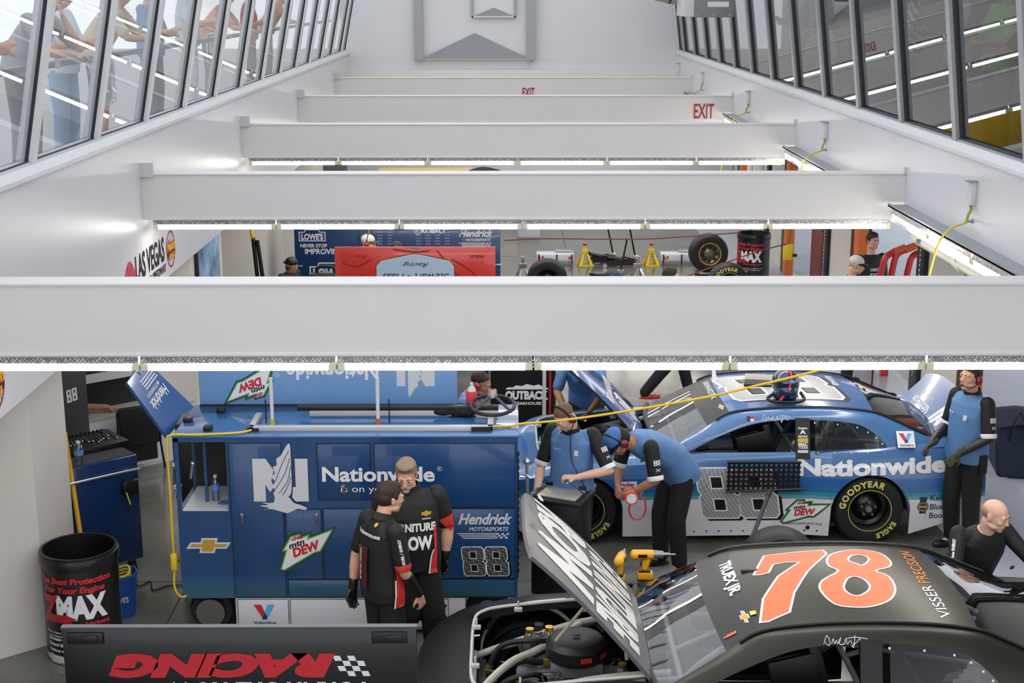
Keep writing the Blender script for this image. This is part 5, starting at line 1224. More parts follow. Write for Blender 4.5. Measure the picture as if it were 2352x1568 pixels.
e = MB(); e.tube([(W,.10,1.36),(W+.09,.10,1.36)],.01,8); e.tube([(W+.08,.1,1.18),(W+.075,.1,1.48)],.014,10); e.ell((W+.075,.1,1.49),.026); e.tube([(W+.05,.1,1.38),(W+.12,.06,1.36)],.01,8)
obj('side_fitting', e, M_STEEL, K)
for x in (.22, 2.55):
    for y in (.12, .74):
        w_ = obj('wheel', MB().lathe([(.05,-.04),(.17,-.045),(.185,-.02),(.185,.02),(.17,.045),(.05,.04)], (x,y,.187), (0,1,0), 28, closed=True), M_RUB, K)
        obj('hub', MB().cone((x,y-.05,.187),(x,y+.05,.187),.09,.09,24), M_STEEL, w_)
obj('hub_cover', MB().cone((.22,.02,.187),(.22,.035,.187),.12,.12,28), mat('hub_grey','6e6b66',.35,.5), K)
obj('fender', MB().grid([[V((.22+.26*cos(a), y, .16+.23*sin(a))) for a in [pi*(.12+.76*i/14) for i in range(15)]] for y in (.02,.20)]), M_BLACK, K)
ck = 0
lid, = [obj('lid', MB().bev((.04,DP-.02,H+.03),(2.28,DP+.02,H+.62),.008), CBL, K)]
obj('lid_hinge', MB().box((.04,DP-.04,H+.02),(2.28,DP-.02,H+.035)), M_BLACK, lid, 0)
U, W_ = (1,0,0), (0,0,1); Um, Wm = (-1,0,0), (0,0,-1)
yl = DP-.022
decal('lid_lettering', text2d('Nationwide', .15, .80, bold=.03), MW, lid, (1.20,yl,H+.40), Um, Wm, None, .003)
decal('lid_registered_mark', join(disc2d(0,0,.022,20,.018), text2d('R', .018, y=-.009)), MW, lid, (.72,yl,H+.30), Um, Wm, None, .003)
n_eagle(lid, (1.92,yl,H+.34), Um, Wm, .33, bvh(lid))
mtndew(lid, (.50,yl,H+.19), Um, Wm, .46, None, .35)
yf = -.0135
n_eagle(K, (.86,yf,1.36), U, W_, .45)
decal('lettering', text2d('Nationwide', .125, .92, bold=.03), MW, K, (1.66,yf,1.365), U, W_, None, .003)
decal('registered_mark', join(disc2d(2.16,1.47,.02,20,.017), text2d('R', .018, x=2.16, y=1.461)), MW, K, (0,yf,0), U, W_, None, .003)
decal('lettering_small', text2d('is on your side', .06, .62, bold=.0, x=1.66, y=1.27), MW, K, (0,yf,0), U, W_, None, .003)
bowtie(K, (.24,-.001,.80), U, W_, .34)
mtndew(K, (1.03,yf,.80), U, W_, .50, None, .35)
hendrick(K, (2.53,yf,.98), U, W_, .47)
number88(K, (2.53,yf,.66), U, W_, .175, .25, None, .15, MDHT, gap=1.10)
valvoline(K, (.68,-.012,.20), U, W_, .23, None, False)
ua(K, (2.15,-.012,.215), U, W_, .12, MK); decal('emblem_lettering', text2d('UNDER ARMOUR', .022, .22, bold=.03, x=2.15, y=.09), MK, K, (0,-.012,0), U, W_, None, .003)
zt = H+.022
# things on the cabinet top
t = thing('setup_frame', 'long white aluminium frame lying on the blue cabinet', 'frame', (-1.55,11.05,zt))
m = MB(); m.bev((-.55,.10,0),(1.46,.15,.045),.006); m.bev((-.55,.10,0),(-.50,.50,.045),.006); m.bev((1.41,.10,0),(1.46,.50,.045),.006); m.bev((-.1,.50,.01),(1.50,.54,.06),.006)
obj('rails', m, mat('frame_alu','c4c4c2',.4,.3), t); obj('foot_block', MB().box((-.56,.09,.0),(-.46,.11,.03)).box((1.28,.085,.0),(1.44,.11,.04)), M_BLACK, t, 0)
obj('rear_bar', MB().bev((-.2,.49,.06),(1.50,.55,.10),.008), M_BLACK, t)
for px, lb in ((625,'white upright pole with a yellow base on the cabinet, by the upside-down lid logo'),(868,'white upright pole with an orange base on the cabinet, mid-length')):
    a = atZ(px, 975, zt); t = thing('upright_pole', lb, 'pole', (a.x, 11.36, zt)); obj('pole', MB().cone((0,0,.03),(0,0,.40),.015,.017,12), CW, t)
    obj('collar', MB().cone((0,0,0),(0,0,.05),.022,.018,12), mat('collar_yg' if px < 700 else 'collar_or', 'b8c23a' if px < 700 else 'c4602c', .5), t)
    obj('thin_rod', MB().cone((-.06 if px < 700 else .09,.05,0),(-.06 if px < 700 else .09,.05,.20),.006,.005,8), M_BLACK, t)
t = thing('steering_wheel', 'black steering wheel lying tilted on the corner of the blue cabinet', 'steering wheel', (-.10,11.50,zt+.06))
Mr = mtx((0,0,.06), rx=R(10)); P = [Mr @ V((.185*cos(2*pi*i/48), .185*sin(2*pi*i/48), 0)) for i in range(48)]
obj('rim', MB().tube(P, .016, 12, True), mat('grip_black','1a1a1b',.5), t)
m = MB()
for a in (90, 215, 325): m.tube([Mr @ V((.18*cos(R(a)), .18*sin(R(a)), 0)), Mr @ V((.03*cos(R(a)), .03*sin(R(a)), .09))], .013, 8)
obj('spokes', m, mat('spoke_grey','4c4a48',.4,.4), t); obj('hub', MB().cone((0,.02,.12),(0,.03,.19),.04,.035,20), mat('hub_pale','b0a59c',.4,.3), t)
obj('hub_button', MB().cone((0,.03,.19),(0,.032,.197),.022,.02,16), MRD, t)
t = thing('rag_pile', 'black cloth bundle on the blue cabinet beside the steering wheel', 'cloth', (-.42,11.62,zt))
rng = random.Random(5); P = MB()
for i in range(7): P.ell((rng.uniform(-.13,.13), rng.uniform(-.05,.05), .045), (rng.uniform(.06,.1), rng.uniform(.04,.07), rng.uniform(.03,.055)))
c = obj('cloth', P, mat('cloth_black','131315',.85), t); finish(c, .009, 2)
t = thing('drinks_bottle', 'small clear bottle in a red sleeve on the blue cabinet', 'bottle', (-.28,11.72,zt+.0))
obj('sleeve', MB().lathe([(.0,0),(.045,.0),(.05,.02),(.048,.17),(.04,.185)], n=20), mat('red_sleeve','d8394a',.6), t); obj('bottle_top', MB().lathe([(.04,.18),(.03,.21),(.014,.23),(.014,.255),(0,.256)], n=16), MWS, t)
for x, y, s_, lb in ((-1.83+0,0,0,''),):
    pass
for px, py, lb in ((508,946,'black square pad on the cabinet top near the raised blue lid'), (478,988,'black square pad on the front edge of the cabinet top'), (432,968,'black mesh pad at the end of the cabinet top')):
    a = atZ(px, py, zt); tag(obj('pad', MB().bev((-.035,-.035,0),(.035,.035,.04),.004), M_BLACK, None, loc=(a.x, max(a.y,11.11), zt+.0005)), lb, 'pad')
def bottle(loc, lb, s=1.0):
    t = thing('water_bottle', lb, 'bottle', loc, 0, 'water bottles')
    obj('bottle', MB().lathe([(0,0),(.031*s,.0),(.033*s,.01),(.030*s,.03),(.033*s,.05),(.031*s,.08),(.033*s,.1),(.033*s,.15),(.028*s,.175),(.013*s,.195),(.013*s,.205)], n=20), glass('bottle_plastic','dfe8ee',.10), t)
    obj('label', MB().lathe([(.0338*s,.095),(.0338*s,.145)], n=20), mat('label_blue','5c86c8',.5), t); obj('cap', MB().cone((0,0,.2),(0,0,.222),.0145*s,.0145*s,14), CW, t); return t
bottle((-2.69+.27, 11.30, 1.107), 'clear water bottle standing in the open shelf of the blue cabinet', 1.1)
bl_ = MB()
for k_ in range(3): bl_.tube(smoothpoly([(.05*cos(a)+.01*k_, .03*sin(a)+.02*k_, .004) for a in [2*pi*i/10 for i in range(11)]], 3, False), .0035, 6)
tag(obj('coiled_cable', bl_, mat('cable_blue','2f5f9f',.5), None, loc=(-2.34,11.22,1.107)), 'thin blue cable coiled on the shelf of the blue cabinet', 'cable')
# narrow flap lid of the next cart, raised at an angle
t = thing('cart_lid', 'raised blue metal lid with white team lettering and stripes upside down', 'lid', (-2.85,12.3,1.55))
P = [atD(293,872,12.5), atD(345,845,12.5)]
A0, A1, A3 = atD(292,878,12.35), atD(332,825,12.75), atD(384,1003,12.35)
A2 = ray(447,935); _n = (A1-A0).cross(A3-A0); _c = V((0,0,CAMZ)); A2 = _c + A2*((A0-_c).dot(_n)/A2.dot(_n))
Q = [p - V(t.location) for p in (A0,A1,A2,A3)]; n_ = (Q[1]-Q[0]).cross(Q[3]-Q[0]).normalized(); 
if n_.y > 0: n_ = -n_
lp = obj('panel', MB().add(Q+[q - n_*.03 for q in Q], [(0,1,2,3),(7,6,5,4),(0,4,5,1),(1,5,6,2),(2,6,7,3),(3,7,4,0)]), mat('lid_blue','2c5c9a',.2,coat=.7), t, 0)
uu = (Q[1]-Q[0]).normalized(); vv = n_.cross(uu)*-1; cc = sum(Q, V((0,0,0)))/4
uu2 = (Q[1]-Q[0]).normalized(); vv2 = (Q[0]-Q[3]).normalized()
# lettering runs along the lid's short side, upside down
hu = -uu2; hv_ = n_.cross(hu)
def lidmark(nm, PF, off, mm): decal(nm, PF, mm, t, cc + off, hu, hv_, None, .004)
lidmark('team_lettering', text2d('Hendrick', .10, .36, bold=.03, shear=.3, y=-.04), V((0,0,0)), MWS)
lidmark('team_lettering_small', text2d('MOTORSPORTS', .035, .28, bold=.02, shear=.3, y=-.10), V((0,0,0)), MWS)
lidmark('team_stripes', join(*[poly2d([[(-.2+.012*i,-.13-.028*i),(.08,-.13-.028*i),(.075,-.142-.028*i),(-.195+.012*i,-.142-.028*i)]]) for i in range(4)]), V((0,0,0)), MWS)
lidmark('lock_slot', rect2d(-.012,-.02,.004,.02), V((0,0,.0))-hu*-.0+hv_*-.28, MK)
obj('strut', MB().tube([Q[3]+V((.05,.02,.02)), Q[3]+V((.05,.05,-.6))], .012, 8), M_BLACK, t)
obj('cart_box', MB().bev((-.15,.1,-1.5),(.55,.7,-.12),.01).bev((-.15,.1,-1.55),(.55,.7,-1.5),.01), M_BLACK, t)
# --- blue roll cab on the left with tray
t = thing('tool_chest', 'dark blue roll-around chest with a steel pull bar and a tool tray on top', 'tool chest', (-3.40,12.28,0), R(40))
Wc = .70
b = MB().bev((-Wc,0,.17),(.08,.56,1.17),.012); obj('body', b, mat('chest_blue','132f5c',.3,coat=.5), t)
obj('top_mat', MB().box((-Wc+.02,.02,1.17),(.06,.54,1.18)), mat('mat_grey','3f4148',.7), t, 0)
m = MB().tube([(-Wc+.05,-.05,1.05),(.08,-.05,1.05)], .013, 10).tube([(-Wc+.12,0,1.05),(-Wc+.12,-.05,1.05)], .01, 8).tube([(-.03,0,1.05),(-.03,-.05,1.05)], .01, 8); obj('pull_bar', m, M_STEEL, t)
for x in (-Wc+.1, .0):
    for y in (.08, .48):
        w_ = obj('caster', MB().cone((x-.02,y,.07),(x+.02,y,.07),.068,.068,20), M_RUB, t); obj('fork', MB().box((x-.03,y-.02,.08),(x+.03,y+.02,.17)), M_LATCH, w_, 0)
k_ = MB(); k_.bev((-.10,-.07,.82),(.05,-.005,.96),.02); k_.tube([(-.04,-.04,.83),(-.07,-.05,.73),(-.06,-.05,.68)],.006,6); obj('hung_pouch', k_, M_BLACK, t)
obj('key_strap', MB().tube([(-.08,-.07,.86),(-.05,-.075,.74)], .008, 6), mat('collar_yg'), t)
tr = thing('tool_tray', 'black moulded tray full of small hand tools on the chest', 'tray', (-3.70,12.66,1.182), R(40))
obj('tray', MB().bev((-.48,-.22,0),(.12,.25,.05),.01), mat('tray_black','151518',.5), tr)
rng = random.Random(11)
sp = MB()
for i in range(14): 
    x = -.42+i*.036; L = rng.uniform(.08,.2); y = rng.uniform(-.16,0); sp.tube([(x,y,.058),(x+.02,y+L,.058)], rng.uniform(.005,.009), 6); sp.ell((x,y,.06),(.011,.014,.008))
obj('wrenches', sp, M_STEEL, tr)
sp = MB()
for i in range(12): x = -.40+i*.04; sp.cone((x,.2,.05),(x,.2,.07),.012,.012,10)
obj('sockets', sp, mat('tool_dark','2c2c30',.3,.7), tr); obj('post', MB().cone((-.2,.1,.05),(-.2,.1,.12),.008,.006,8), M_BLACK, tr)
bottle((-3.765,12.0,1.181), 'clear water bottle on the front edge of the dark blue chest', 1.25); bottle((-3.97,12.25,1.181), 'water bottle with a blue label further back on the dark blue chest', 1.0)
# dark case with 88 behind the chest
t = thing('equipment_case', 'tall dark case with a small white 88 on its side', 'case', (-4.25,13.2,0), R(66))
obj('body', MB().bev((-.35,0,.02),(.35,.5,1.75),.015), mat('case_black','1b1e22',.5), t)
decal('number', join(poly2d(eight(.07,.13,.1,-.04,0)), poly2d(eight(.07,.13,.1,.04,0))), MWS, t, (.12,-.0,1.45), (1,0,0), (0,0,1), None, .004)
# yellow pole leaning along the pier
t = thing('yellow_pole', 'yellow pole standing against the pier corner by the chest', 'pole', (-3.60,11.75,0))
pp = [atD(148,992,12.0)-V(t.location), atD(188,1250,11.8)-V(t.location)]; dd = pp[1]-pp[0]
obj('pole', MB().cone(pp[0], pp[0]+dd*(( -t.location.z - pp[0].z)/dd.z), .022, .022, 12), mat('pole_yellow','d9a526',.45), t); obj('tip', MB().cone(pp[0], pp[0]-dd.normalized()*.05, .018, .015, 10), M_BLACK, t)
# folding black seat
t = thing('folding_chair', 'black folding chair standing folded by the counter', 'chair', (atD(285,1080,15.05).x, 15.05, 0), R(30))
obj('back', MB().bev((-.02,-.01,.35),(.42,.02,.80),.02), mat('vinyl_black','17171a',.4), t); obj('seat', MB().bev((0,.03,.15),(.40,.06,.55),.02), mat('vinyl_black'), t)
for x in (-.035, .435): obj('leg', MB().tube([(x,.0,.76),(x,.02,.35),(x+(.06 if x > 0 else -.02),.12,.0)], .013, 8), M_BLACK, t)
obj('stretcher', MB().tube([(-.02,.1,.1),(.46,.1,.1)], .01, 8), M_STEEL, t)
# spectators' window and counter in the diagonal wall
th = atan2(.64,.77); Mw = Matrix.Translation((-3.66,16.35,0)) @ Matrix.Rotation(th,4,'Z')
def wbox(*bx):
    m = MB()
    for a, b in bx: m.box(a, b, Mw)
    return m
wn = struct('window_41', wbox(((-3.4,-.06,.98),(-.45,-.0,1.08)), ((-3.4,-.06,1.60),(-.45,.0,1.69)), ((-.52,-.06,.70),(-.45,.0,2.4)), ((-3.4,-.06,2.3),(-.45,.0,2.4))), CW)
obj('window_opening', wbox(((-3.4,-.012,.66),(-.52,-.004,.98)),), mat('opening_dark','17181c',.4), wn, 0)
gl_ = MB(); gl_.box((-3.4,-.04,1.08),(-.52,-.036,2.3), Mw); obj('pane', gl_, mat('dark_window_glass','2d3032',.06), wn, 0)
decal('window_lettering', text2d('PLEASE', .05, .26, bold=.02), MW, wn, Mw @ V((-1.9,-.05,1.12)), Mw.to_3x3() @ V((-1,0,0)), (0,0,1), None, .004)
ct = struct('trim_6', wbox(((-3.4,-.42,.63),(-.25,.0,.66))), mat('counter_grey','b0aca6',.4))
obj('counter_front', wbox(((-3.4,-.42,.0),(-.25,-.40,.63))), CW, ct, 0)
arm = MB(); q = Mw @ V((-1.75,-.05,.78)); r_ = Mw @ V((-1.25,-.22,.72)); arm.cap(q, r_, .05, .035, 12); arm.merge(hand_mb(r_, (r_-q), (0,0,1), 1, .4, 1.1))
pz = obj('person', arm, SKIN3, None); finish(pz, .01, 2); tag(pz, 'spectator resting a forearm on the counter beyond the chest, in a dark red top', 'person')
sh = MB(); sh.cap(Mw @ V((-1.95,.0,.85)), q, .10, .065); sh.ell(Mw @ V((-2.0,-.01,.86)), (.16,.08,.10)); so = obj('shirt', sh, mat('dark_red_top','4a1f22',.7), pz); finish(so, .012, 3)
arm = MB(); q = Mw @ V((-2.75,-.05,.85)); r_ = Mw @ V((-2.6,-.25,.72)); arm.cap(q, r_, .05, .035, 12); arm.merge(hand_mb(r_, (r_-q), (0,0,1), 1, .4, 1.1))
pz = obj('person', arm, SKIN3, None); finish(pz, .01, 2); tag(pz, 'spectator at the counter in a blue sleeve beside the dark case', 'person')
sh = MB(); sh.cap(Mw @ V((-2.85,.0,.9)), q, .12, .07); so = obj('shirt', sh, mat('royal_blue_top','2d4f96',.7), pz); finish(so, .012, 3)
# --- drum with a wrap
def drum(loc, lb, rz=0, full=True):
    t = thing('trash_drum', lb, 'drum', loc, rz); r = .295
    obj('barrel', MB().lathe([(0,.0),(r-.01,0),(r,.01),(r,.88),(r+.008,.89),(r+.008,.905),(r-.012,.905),(r-.014,.86),(r-.014,.3),(0,.3)], n=64), M_BLACK, t)
    wr = MB().lathe([(r+.006,.02),(r+.009,.05),(r+.004,.4),(r+.008,.70),(r+.005,.80)], n=64)
    wp = obj('wrap', wr, ramp_mat('drum_wrap', [(0,'cfcfca'),(.06,'121212'),(1,'141414')], 2, 0, 1, .45, .2), t)
    rb = MB().lathe([(r+.016,.80),(r+.02,.83),(r+.02,.86),(r+.014,.885),(r+.002,.89)], n=64); obj('bag_rim', rb, mat('bag_black','1b1c20',.3,bump=.6,nscale=14), t)
    def cyl(nm, PF, z, mm, lift=.012, a0=-90, tilt=0):
        P, F = PF; out = []
        bm = bmesh.new(); vv = [bm.verts.new(p) for p in P]
        for f in F:
            try: bm.faces.new([vv[i] for i in f])
            except ValueError: pass
        a, b = min(p.x for p in P), max(p.x for p in P); kk = max(2, int((b-a)/.03))
        for i in range(1,kk): bmesh.ops.bisect_plane(bm, geom=bm.verts[:]+bm.edges[:]+bm.faces[:], plane_co=(a+(b-a)*i/kk,0,0), plane_no=(1,0,0))
        bm.verts.index_update()
        for v in bm.verts: an = R(a0)+v.co.x/r; out.append(V(((r+lift)*cos(an), (r+lift)*sin(an), z+v.co.y+tilt*v.co.x)))
        m = MB().add(out, [tuple(v.index for v in f.verts) for f in bm.faces]); bm.free(); obj(nm, m, mm, wp, 0, fixn=False)
    cyl('slogan', join(text2d('The Best Protection', .05, .62, bold=.05, shear=.15, y=.0), text2d('For Your Engine', .05, .5, bold=.05, shear=.15, y=-.075)), .70, MRD)
    cyl('brand_lettering', text2d('MAX', .19, .40, bold=.06, x=.06), .41, MW, .014)
    cyl('brand_initial', poly2d([[(-.27,.19),(-.12,.19),(-.20,.03),(-.06,.03),(.02,-.005),(-.06,-.04),(-.30,-.04),(-.19,.12),(-.27,.12)]]), .41, mat('dull_red','a8242c',.4), .016)
    cyl('brand_subtitle', text2d('Micro-lubricant', .035, .34, bold=.04, shear=.15, x=.10), .345, MRD, .018)
    cyl('small_print', join(text2d('The superior ability of zMAX is to', .02, .55, bold=.02), text2d('protect from the inside out', .02, .46, bold=.02, y=-.03)), .27, MWS)
    cyl('bullet_list', join(*[text2d(s_, .028, None, bold=.03, align='LEFT', x=-.25, y=-.05*i) for i, s_ in enumerate(('Increase mileage','Extend life','Reduce wear','Disperse','Reduce friction'))]), .21, MW)
    return t
drum((-3.44,10.78,0), 'black trash drum with a red and white oil label by the pier', R(4))
drum((4.66,26.2,0), 'black oil-label drum standing among the jacks in the far bay', R(-30))
# blue bucket with coiled yellow hose
t = thing('bucket', 'blue plastic bucket holding a coiled yellow hose', 'bucket', (-3.34,11.48,0))
obj('pail', MB().lathe([(0,0),(.13,0),(.132,.01),(.155,.36),(.165,.36),(.165,.385),(.150,.385),(.128,.02),(0,.02)], n=36), mat('bucket_blue','1f4fa0',.4), t)
obj('lettering', MB().add([V((.14*cos(a)*1.09,.14*sin(a)*1.09,z)) for a in (R(-65),R(-50),R(-35)) for z in (.14,.22)], [(0,2,3,1),(2,4,5,3)]), mat('bucket_blue'), t, 0)
decal('printed_text', text2d("LOWE'S", .05, .14, bold=.03), MWS, t, (.05,-.17,.17), (1,.25,0), (0,0,1), None, .0)
hs = MB()
for k_ in range(4): hs.tube([V((.10*cos(a), .10*sin(a), .30+.03*k_+.02*sin(a*2))) for a in [2*pi*i/24 for i in range(24)]], .010, 8, True)
tag(obj('coiled_hose', hs, M_CORD, None, loc=(-3.34,11.48,0)), 'yellow hose coiled inside the blue bucket', 'hose')
# black raised lid of the near cart
t = thing('cart_lid', 'black raised lid with RACING in upside-down red letters and a chequered flag', 'lid', (-2.46,7.3,1.19))
lb_ = obj('panel', MB().bev((0,0,0),(1.97,.035,.63),.006), mat('lid_black','141618',.25,coat=.3), t)
obj('edge_strip', MB().box((-.004,-.004,.622),(1.974,.039,.634)), mat('strip_grey','55585a',.4,.5), t, 0)
for x in (.03, 1.72): obj('latch_plate', MB().bev((x,-.012,.46+.075),(x+.20,0,.53+.075),.006).bev((x+.08,-.022,.475+.075),(x+.17,-.01,.515+.075),.006), mat('latch_dark','2b2d30',.35,.4), t)
def ub(nm, PF, mm, x, z, lift=.003): decal(nm, PF, mm, t, (x,0,z), (-1,0,0), (0,0,-1), None, lift)
ub('lettering', text2d('RACING', .125, 1.27, bold=.085, shear=.25, y=0), MRD, .88, .46)
ub('lettering_row', text2d('FURNITURE ROW', .13, 1.12, bold=.03), MW, 1.12, .295)
fl = []
for i in range(4):
    for j in range(4):
        if (i+j) % 2 == 0: fl.append(poly2d([[(-.0-.04*i-.012*j, .031*j),(-.04-.04*i-.012*j,.031*j),(-.04-.04*i-.012*(j+1),.031*(j+1)),(-.0-.04*i-.012*(j+1),.031*(j+1))]]))
ub('chequered_flag', join(*fl), MW, 1.50, .46)
obj('support_post', MB().box((.2,.04,-1.19),(.26,.08,.3)).box((1.7,.04,-1.19),(1.76,.08,.3)), M_BLACK, t, 0)
# --- Lowe's cabinet in the far bay
t = thing('tool_cabinet', "dark blue cabinet with home-store lettering behind the red lid", 'cabinet', (-3.28,22.0,0))
W2 = 3.22
obj('body', MB().bev((0,0,.1),(W2,.9,1.70),.01), mat('cab_navy','173a68',.3,coat=.4), t)
for x in (.2, W2-.2): obj('caster', MB().cone((x,.1,.05),(x,.18,.05),.05,.05,12), M_RUB, t)
sm = MB()
for x in (.0,1.0,2.6): sm.box((x,-.004,.1),(x+.008,0,1.7))
for z in (1.06,): sm.box((0,-.004,z),(W2,0,z+.01))
obj('edge_seam', sm, M_SEAM, t, 0)
obj('yellow_stripe', MB().box((1.16,-.004,1.1),(1.18,0,1.7)), mat('pole_yellow'), t, 0)
def hs_(x, z, s): return [poly2d([[(x-.5*s,z),(x+.5*s,z),(x+.5*s,z+.36*s),(x+.3*s,z+.36*s),(x+.25*s,z+.46*s),(x-.25*s,z+.46*s),(x-.3*s,z+.36*s),(x-.5*s,z+.36*s)],[(x-.46*s,z+.04*s),(x+.46*s,z+.04*s),(x+.46*s,z+.32*s),(x+.28*s,z+.32*s),(x+.23*s,z+.42*s),(x-.23*s,z+.42*s),(x-.28*s,z+.32*s),(x-.46*s,z+.32*s)]])]
decal('sign_outline', join(*hs_(.28,1.47,.42)), MWS, t, (0,0,0), U, W_, None, .006)
decal('sign_lettering', join(text2d("LOWE'S", .09, .34, bold=.04, x=.28, y=1.50), text2d('NEVER STOP', .055, .42, bold=.03, x=.30, y=1.375), text2d('IMPROVING', .085, .60, bold=.03, x=.46, y=1.27)), MW, t, (0,0,0), U, W_, None, .006)
decal('sign_lettering_low', join(text2d("LOWE'S", .14, .55, bold=.05, x=.55, y=.90), *hs_(.52,.86,.6)), MWS, t, (0,0,0), U, W_, None, .006)
decal('maker_lettering', join(text2d('KOBALT', .07, .38, bold=.04, x=2.18, y=1.60), disc2d(1.93,1.63,.055,24,.045), text2d('K', .06, x=1.93, y=1.60)), MW, t, (0,0,0), U, W_, None, .006)
hendrick(t, (2.84,0,1.53), U, W_, .56)
obj('handle', MB().bev((W2-.12,-.02,1.08),(W2+.02,-.005,1.11),.004).bev((.02,-.02,1.06),(.12,-.005,1.09),.004), M_STEEL, t)
vt = MB()
for j in range(7):
    for i in (0,1,4,5,6,7): vt.box((1.30+i*.15,-.008,1.42+j*.045),(1.38+i*.15,0,1.432+j*.045))
obj('vent_slots', vt, mat('vent_pale','7a9cc2',.4), t, 0)
# red lid
t = thing('cart_lid', 'red raised lid with a pale blue shield and upside-down script', 'lid', (-2.32,19.2,1.0))
rm_ = mat('red_lid', 'd43a32', .25, coat=.5); obj('panel', MB().bev((0,0,0),(2.20,.03,.87),.006), rm_, t)
rd2 = mat('red_lid_dark', '9c2a28', .3)
def ur(nm, PF, mm, x, z, lift=.003): decal(nm, PF, mm, t, (x,0,z), (-1,0,0), (0,0,-1), None, lift)
shd = [(-.52,-.40),(.52,-.40),(.52,.20),(.46,.27),(.03,.36),(-.03,.36),(-.46,.27),(-.52,.20)]; shd = [(a, b) for a, b in shd]
ur('shield_border', poly2d([off2([(a,-b) for a, b in shd],.02)]), MK, 1.10, .40, .004); ur('shield_rim', poly2d([off2([(a,-b) for a, b in shd],.012)]), MWS, 1.10, .40, .005); ur('shield', poly2d([off2([(a,-b) for a, b in shd],-.005)]), mat('shield_blue','b5cbe0',.4), 1.10, .40, .006)
ur('script_lettering', join(text2d('Stewart - Haas', .10, .92, bold=-.0, shear=.5, y=-.10), text2d('Racing', .06, .36, shear=.5, y=-.25)), MK, 1.10, .40, .009)
ln_ = [stroke2d(p, .02, 6) for p in ([(-.95,.2,0),(-.8,-.1,0),(-.5,-.3,0)], [(-.9,.3,0),(-.6,-.05,0),(-.3,-.42,0)], [(.7,-.1,0),(.85,.0,0),(1.0,.25,0)], [(.6,-.3,0),(.8,-.2,0),(1.0,-.25,0)], [(-.2,-.42,0),(.0,-.40,0),(.3,-.44,0)])]
ln_ += [text2d('WHELAN', .05, .2, bold=.03, shear=.3, x=-.85, y=-.36), text2d('Moen', .05, .16, shear=.3, x=.75, y=-.36), text2d('1-800', .05, .2, x=.85, y=-.05)]
ur('background_print', join(*ln_), rd2, 1.10, .40, .003)
obj('hinge_plate', MB().box((1.04,-.01,.855),(1.17,0,.87)), M_STEEL, t, 0); obj('support_post', MB().box((.1,.035,-1.0),(.14,.07,.4)).box((2.06,.035,-1.0),(2.1,.07,.4)), M_BLACK, t, 0)
# black toolbox & bits in front of the dark blue cabinet
t = thing('carry_case', 'black carry case with a handle resting in front of the dark blue cabinet', 'case', (-2.52,19.7,0))
obj('body', MB().bev((-.22,-.12,1.02),(.28,.12,1.42),.05), M_BLACK, t); obj('handle', MB().tube(smoothpoly([(-.12,-.0,1.42),(-.09,0,1.50),(.1,0,1.50),(.14,0,1.42)],4,False), .022, 8), mat('tray_black'), t)
obj('stand', MB().bev((-.2,-.1,.0),(.25,.1,1.02),.01), mat('cab_navy'), t)
# push poles against the pier
t = thing('broom', 'black upright push poles, one with a yellow top, beside the far white wall', 'broom', (-3.62,20.4,0))
obj('pole', MB().tube([(-.02,0,1.80),(.10,0,.0)], .03, 8).tube([(.04,0,1.76),(.22,0,.0)], .03, 8), M_BLACK, t); obj('yellow_grip', MB().cone((-.045,0,1.92),(-.02,0,1.78),.022,.03,10), mat('pole_yellow'), t)
obj('base', MB().bev((-.05,-.12,.0),(.6,.3,1.15),.02), mat('cab_navy'), t)
# television on the pier face
a = atD(445,590,16.45); t = thing('television', 'flat screen television on the side of the pier past the round logo', 'television', (-3.66,16.55,1.75))
obj('frame', MB().bev((0,0,-.02),(.05,1.25,.62),.006), M_BLACK, t)
tvm = mat('tv_image', '8fb2d0', .15, noise=.6, nscale=3); obj('screen', MB().box((.05,.02,.0),(.053,1.22,.60)), tvm, t, 0)
# painted wall logo of the speedway on the left wall
def wall_sign(y0, lb):
    t = thing('wall_sign', lb, 'sign', (XL, y0, 2.60)); u_, v_ = (0,1,0), (0,0,1); rd = mat('logo_red','cf3b3f',.5)
    D_ = lambda nm, pf, mm, lf=.004: decal(nm, pf, mm, t, (0,0,0), u_, v_, None, lf)
    D_('lettering', text2d('LAS VEGAS', .25, 1.20, bold=.03, y=-.10), MK); D_('lettering_small', text2d('MOTOR SPEEDWAY', .085, 1.05, bold=.03, x=.12, y=-.23), MK)
    seg = [poly2d([[(-1.02+.07*i,.0+.14*sin(pi*(i+.15)/6)),(-.965+.07*i,.0+.14*sin(pi*(i+.85)/6)),(-.965+.07*i,-.2*sin(pi*(i+.85)/6)-.04),(-1.02+.07*i,-.2*sin(pi*(i+.15)/6)-.04)]]) for i in range(6)]
    D_('red_wing', join(*seg), rd)
    r_, cx, cz = .20, .90, -.04
    D_('round_rim', disc2d(cx,cz,r_,48,r_-.012), rd); D_('round_rim_dark', disc2d(cx,cz,r_-.013,48,r_-.02), MK)
    D_('round_spokes', join(*[stroke2d([(cx+.06*cos(a),cz+.06*sin(a),0),(cx+.188*cos(a),cz+.188*sin(a),0)], .005, 2) for a in [2*pi*i/14 for i in range(14)]]), MK, .003)
    D_('round_band', poly2d([[(cx-.185,cz-.07),(cx+.185,cz-.07),(cx+.185,cz+.07),(cx-.185,cz+.07)]]), MK, .005)
    D_('round_band_red', join(text2d('Neon', .11, .38, bold=.09, x=cx, y=cz-.01), text2d('GARAGE', .06, .26, bold=.09, x=cx, y=cz-.10)), rd, .007)
    D_('round_lettering', join(text2d('Neon', .105, .35, bold=.03, x=cx, y=cz-.007), text2d('GARAGE', .055, .245, bold=.03, x=cx, y=cz-.097)), mat('logo_yellow','f0c02f',.5), .010)
wall_sign(14.27, 'LAS VEGAS wall lettering with a round yellow and red garage logo beyond the second beam')
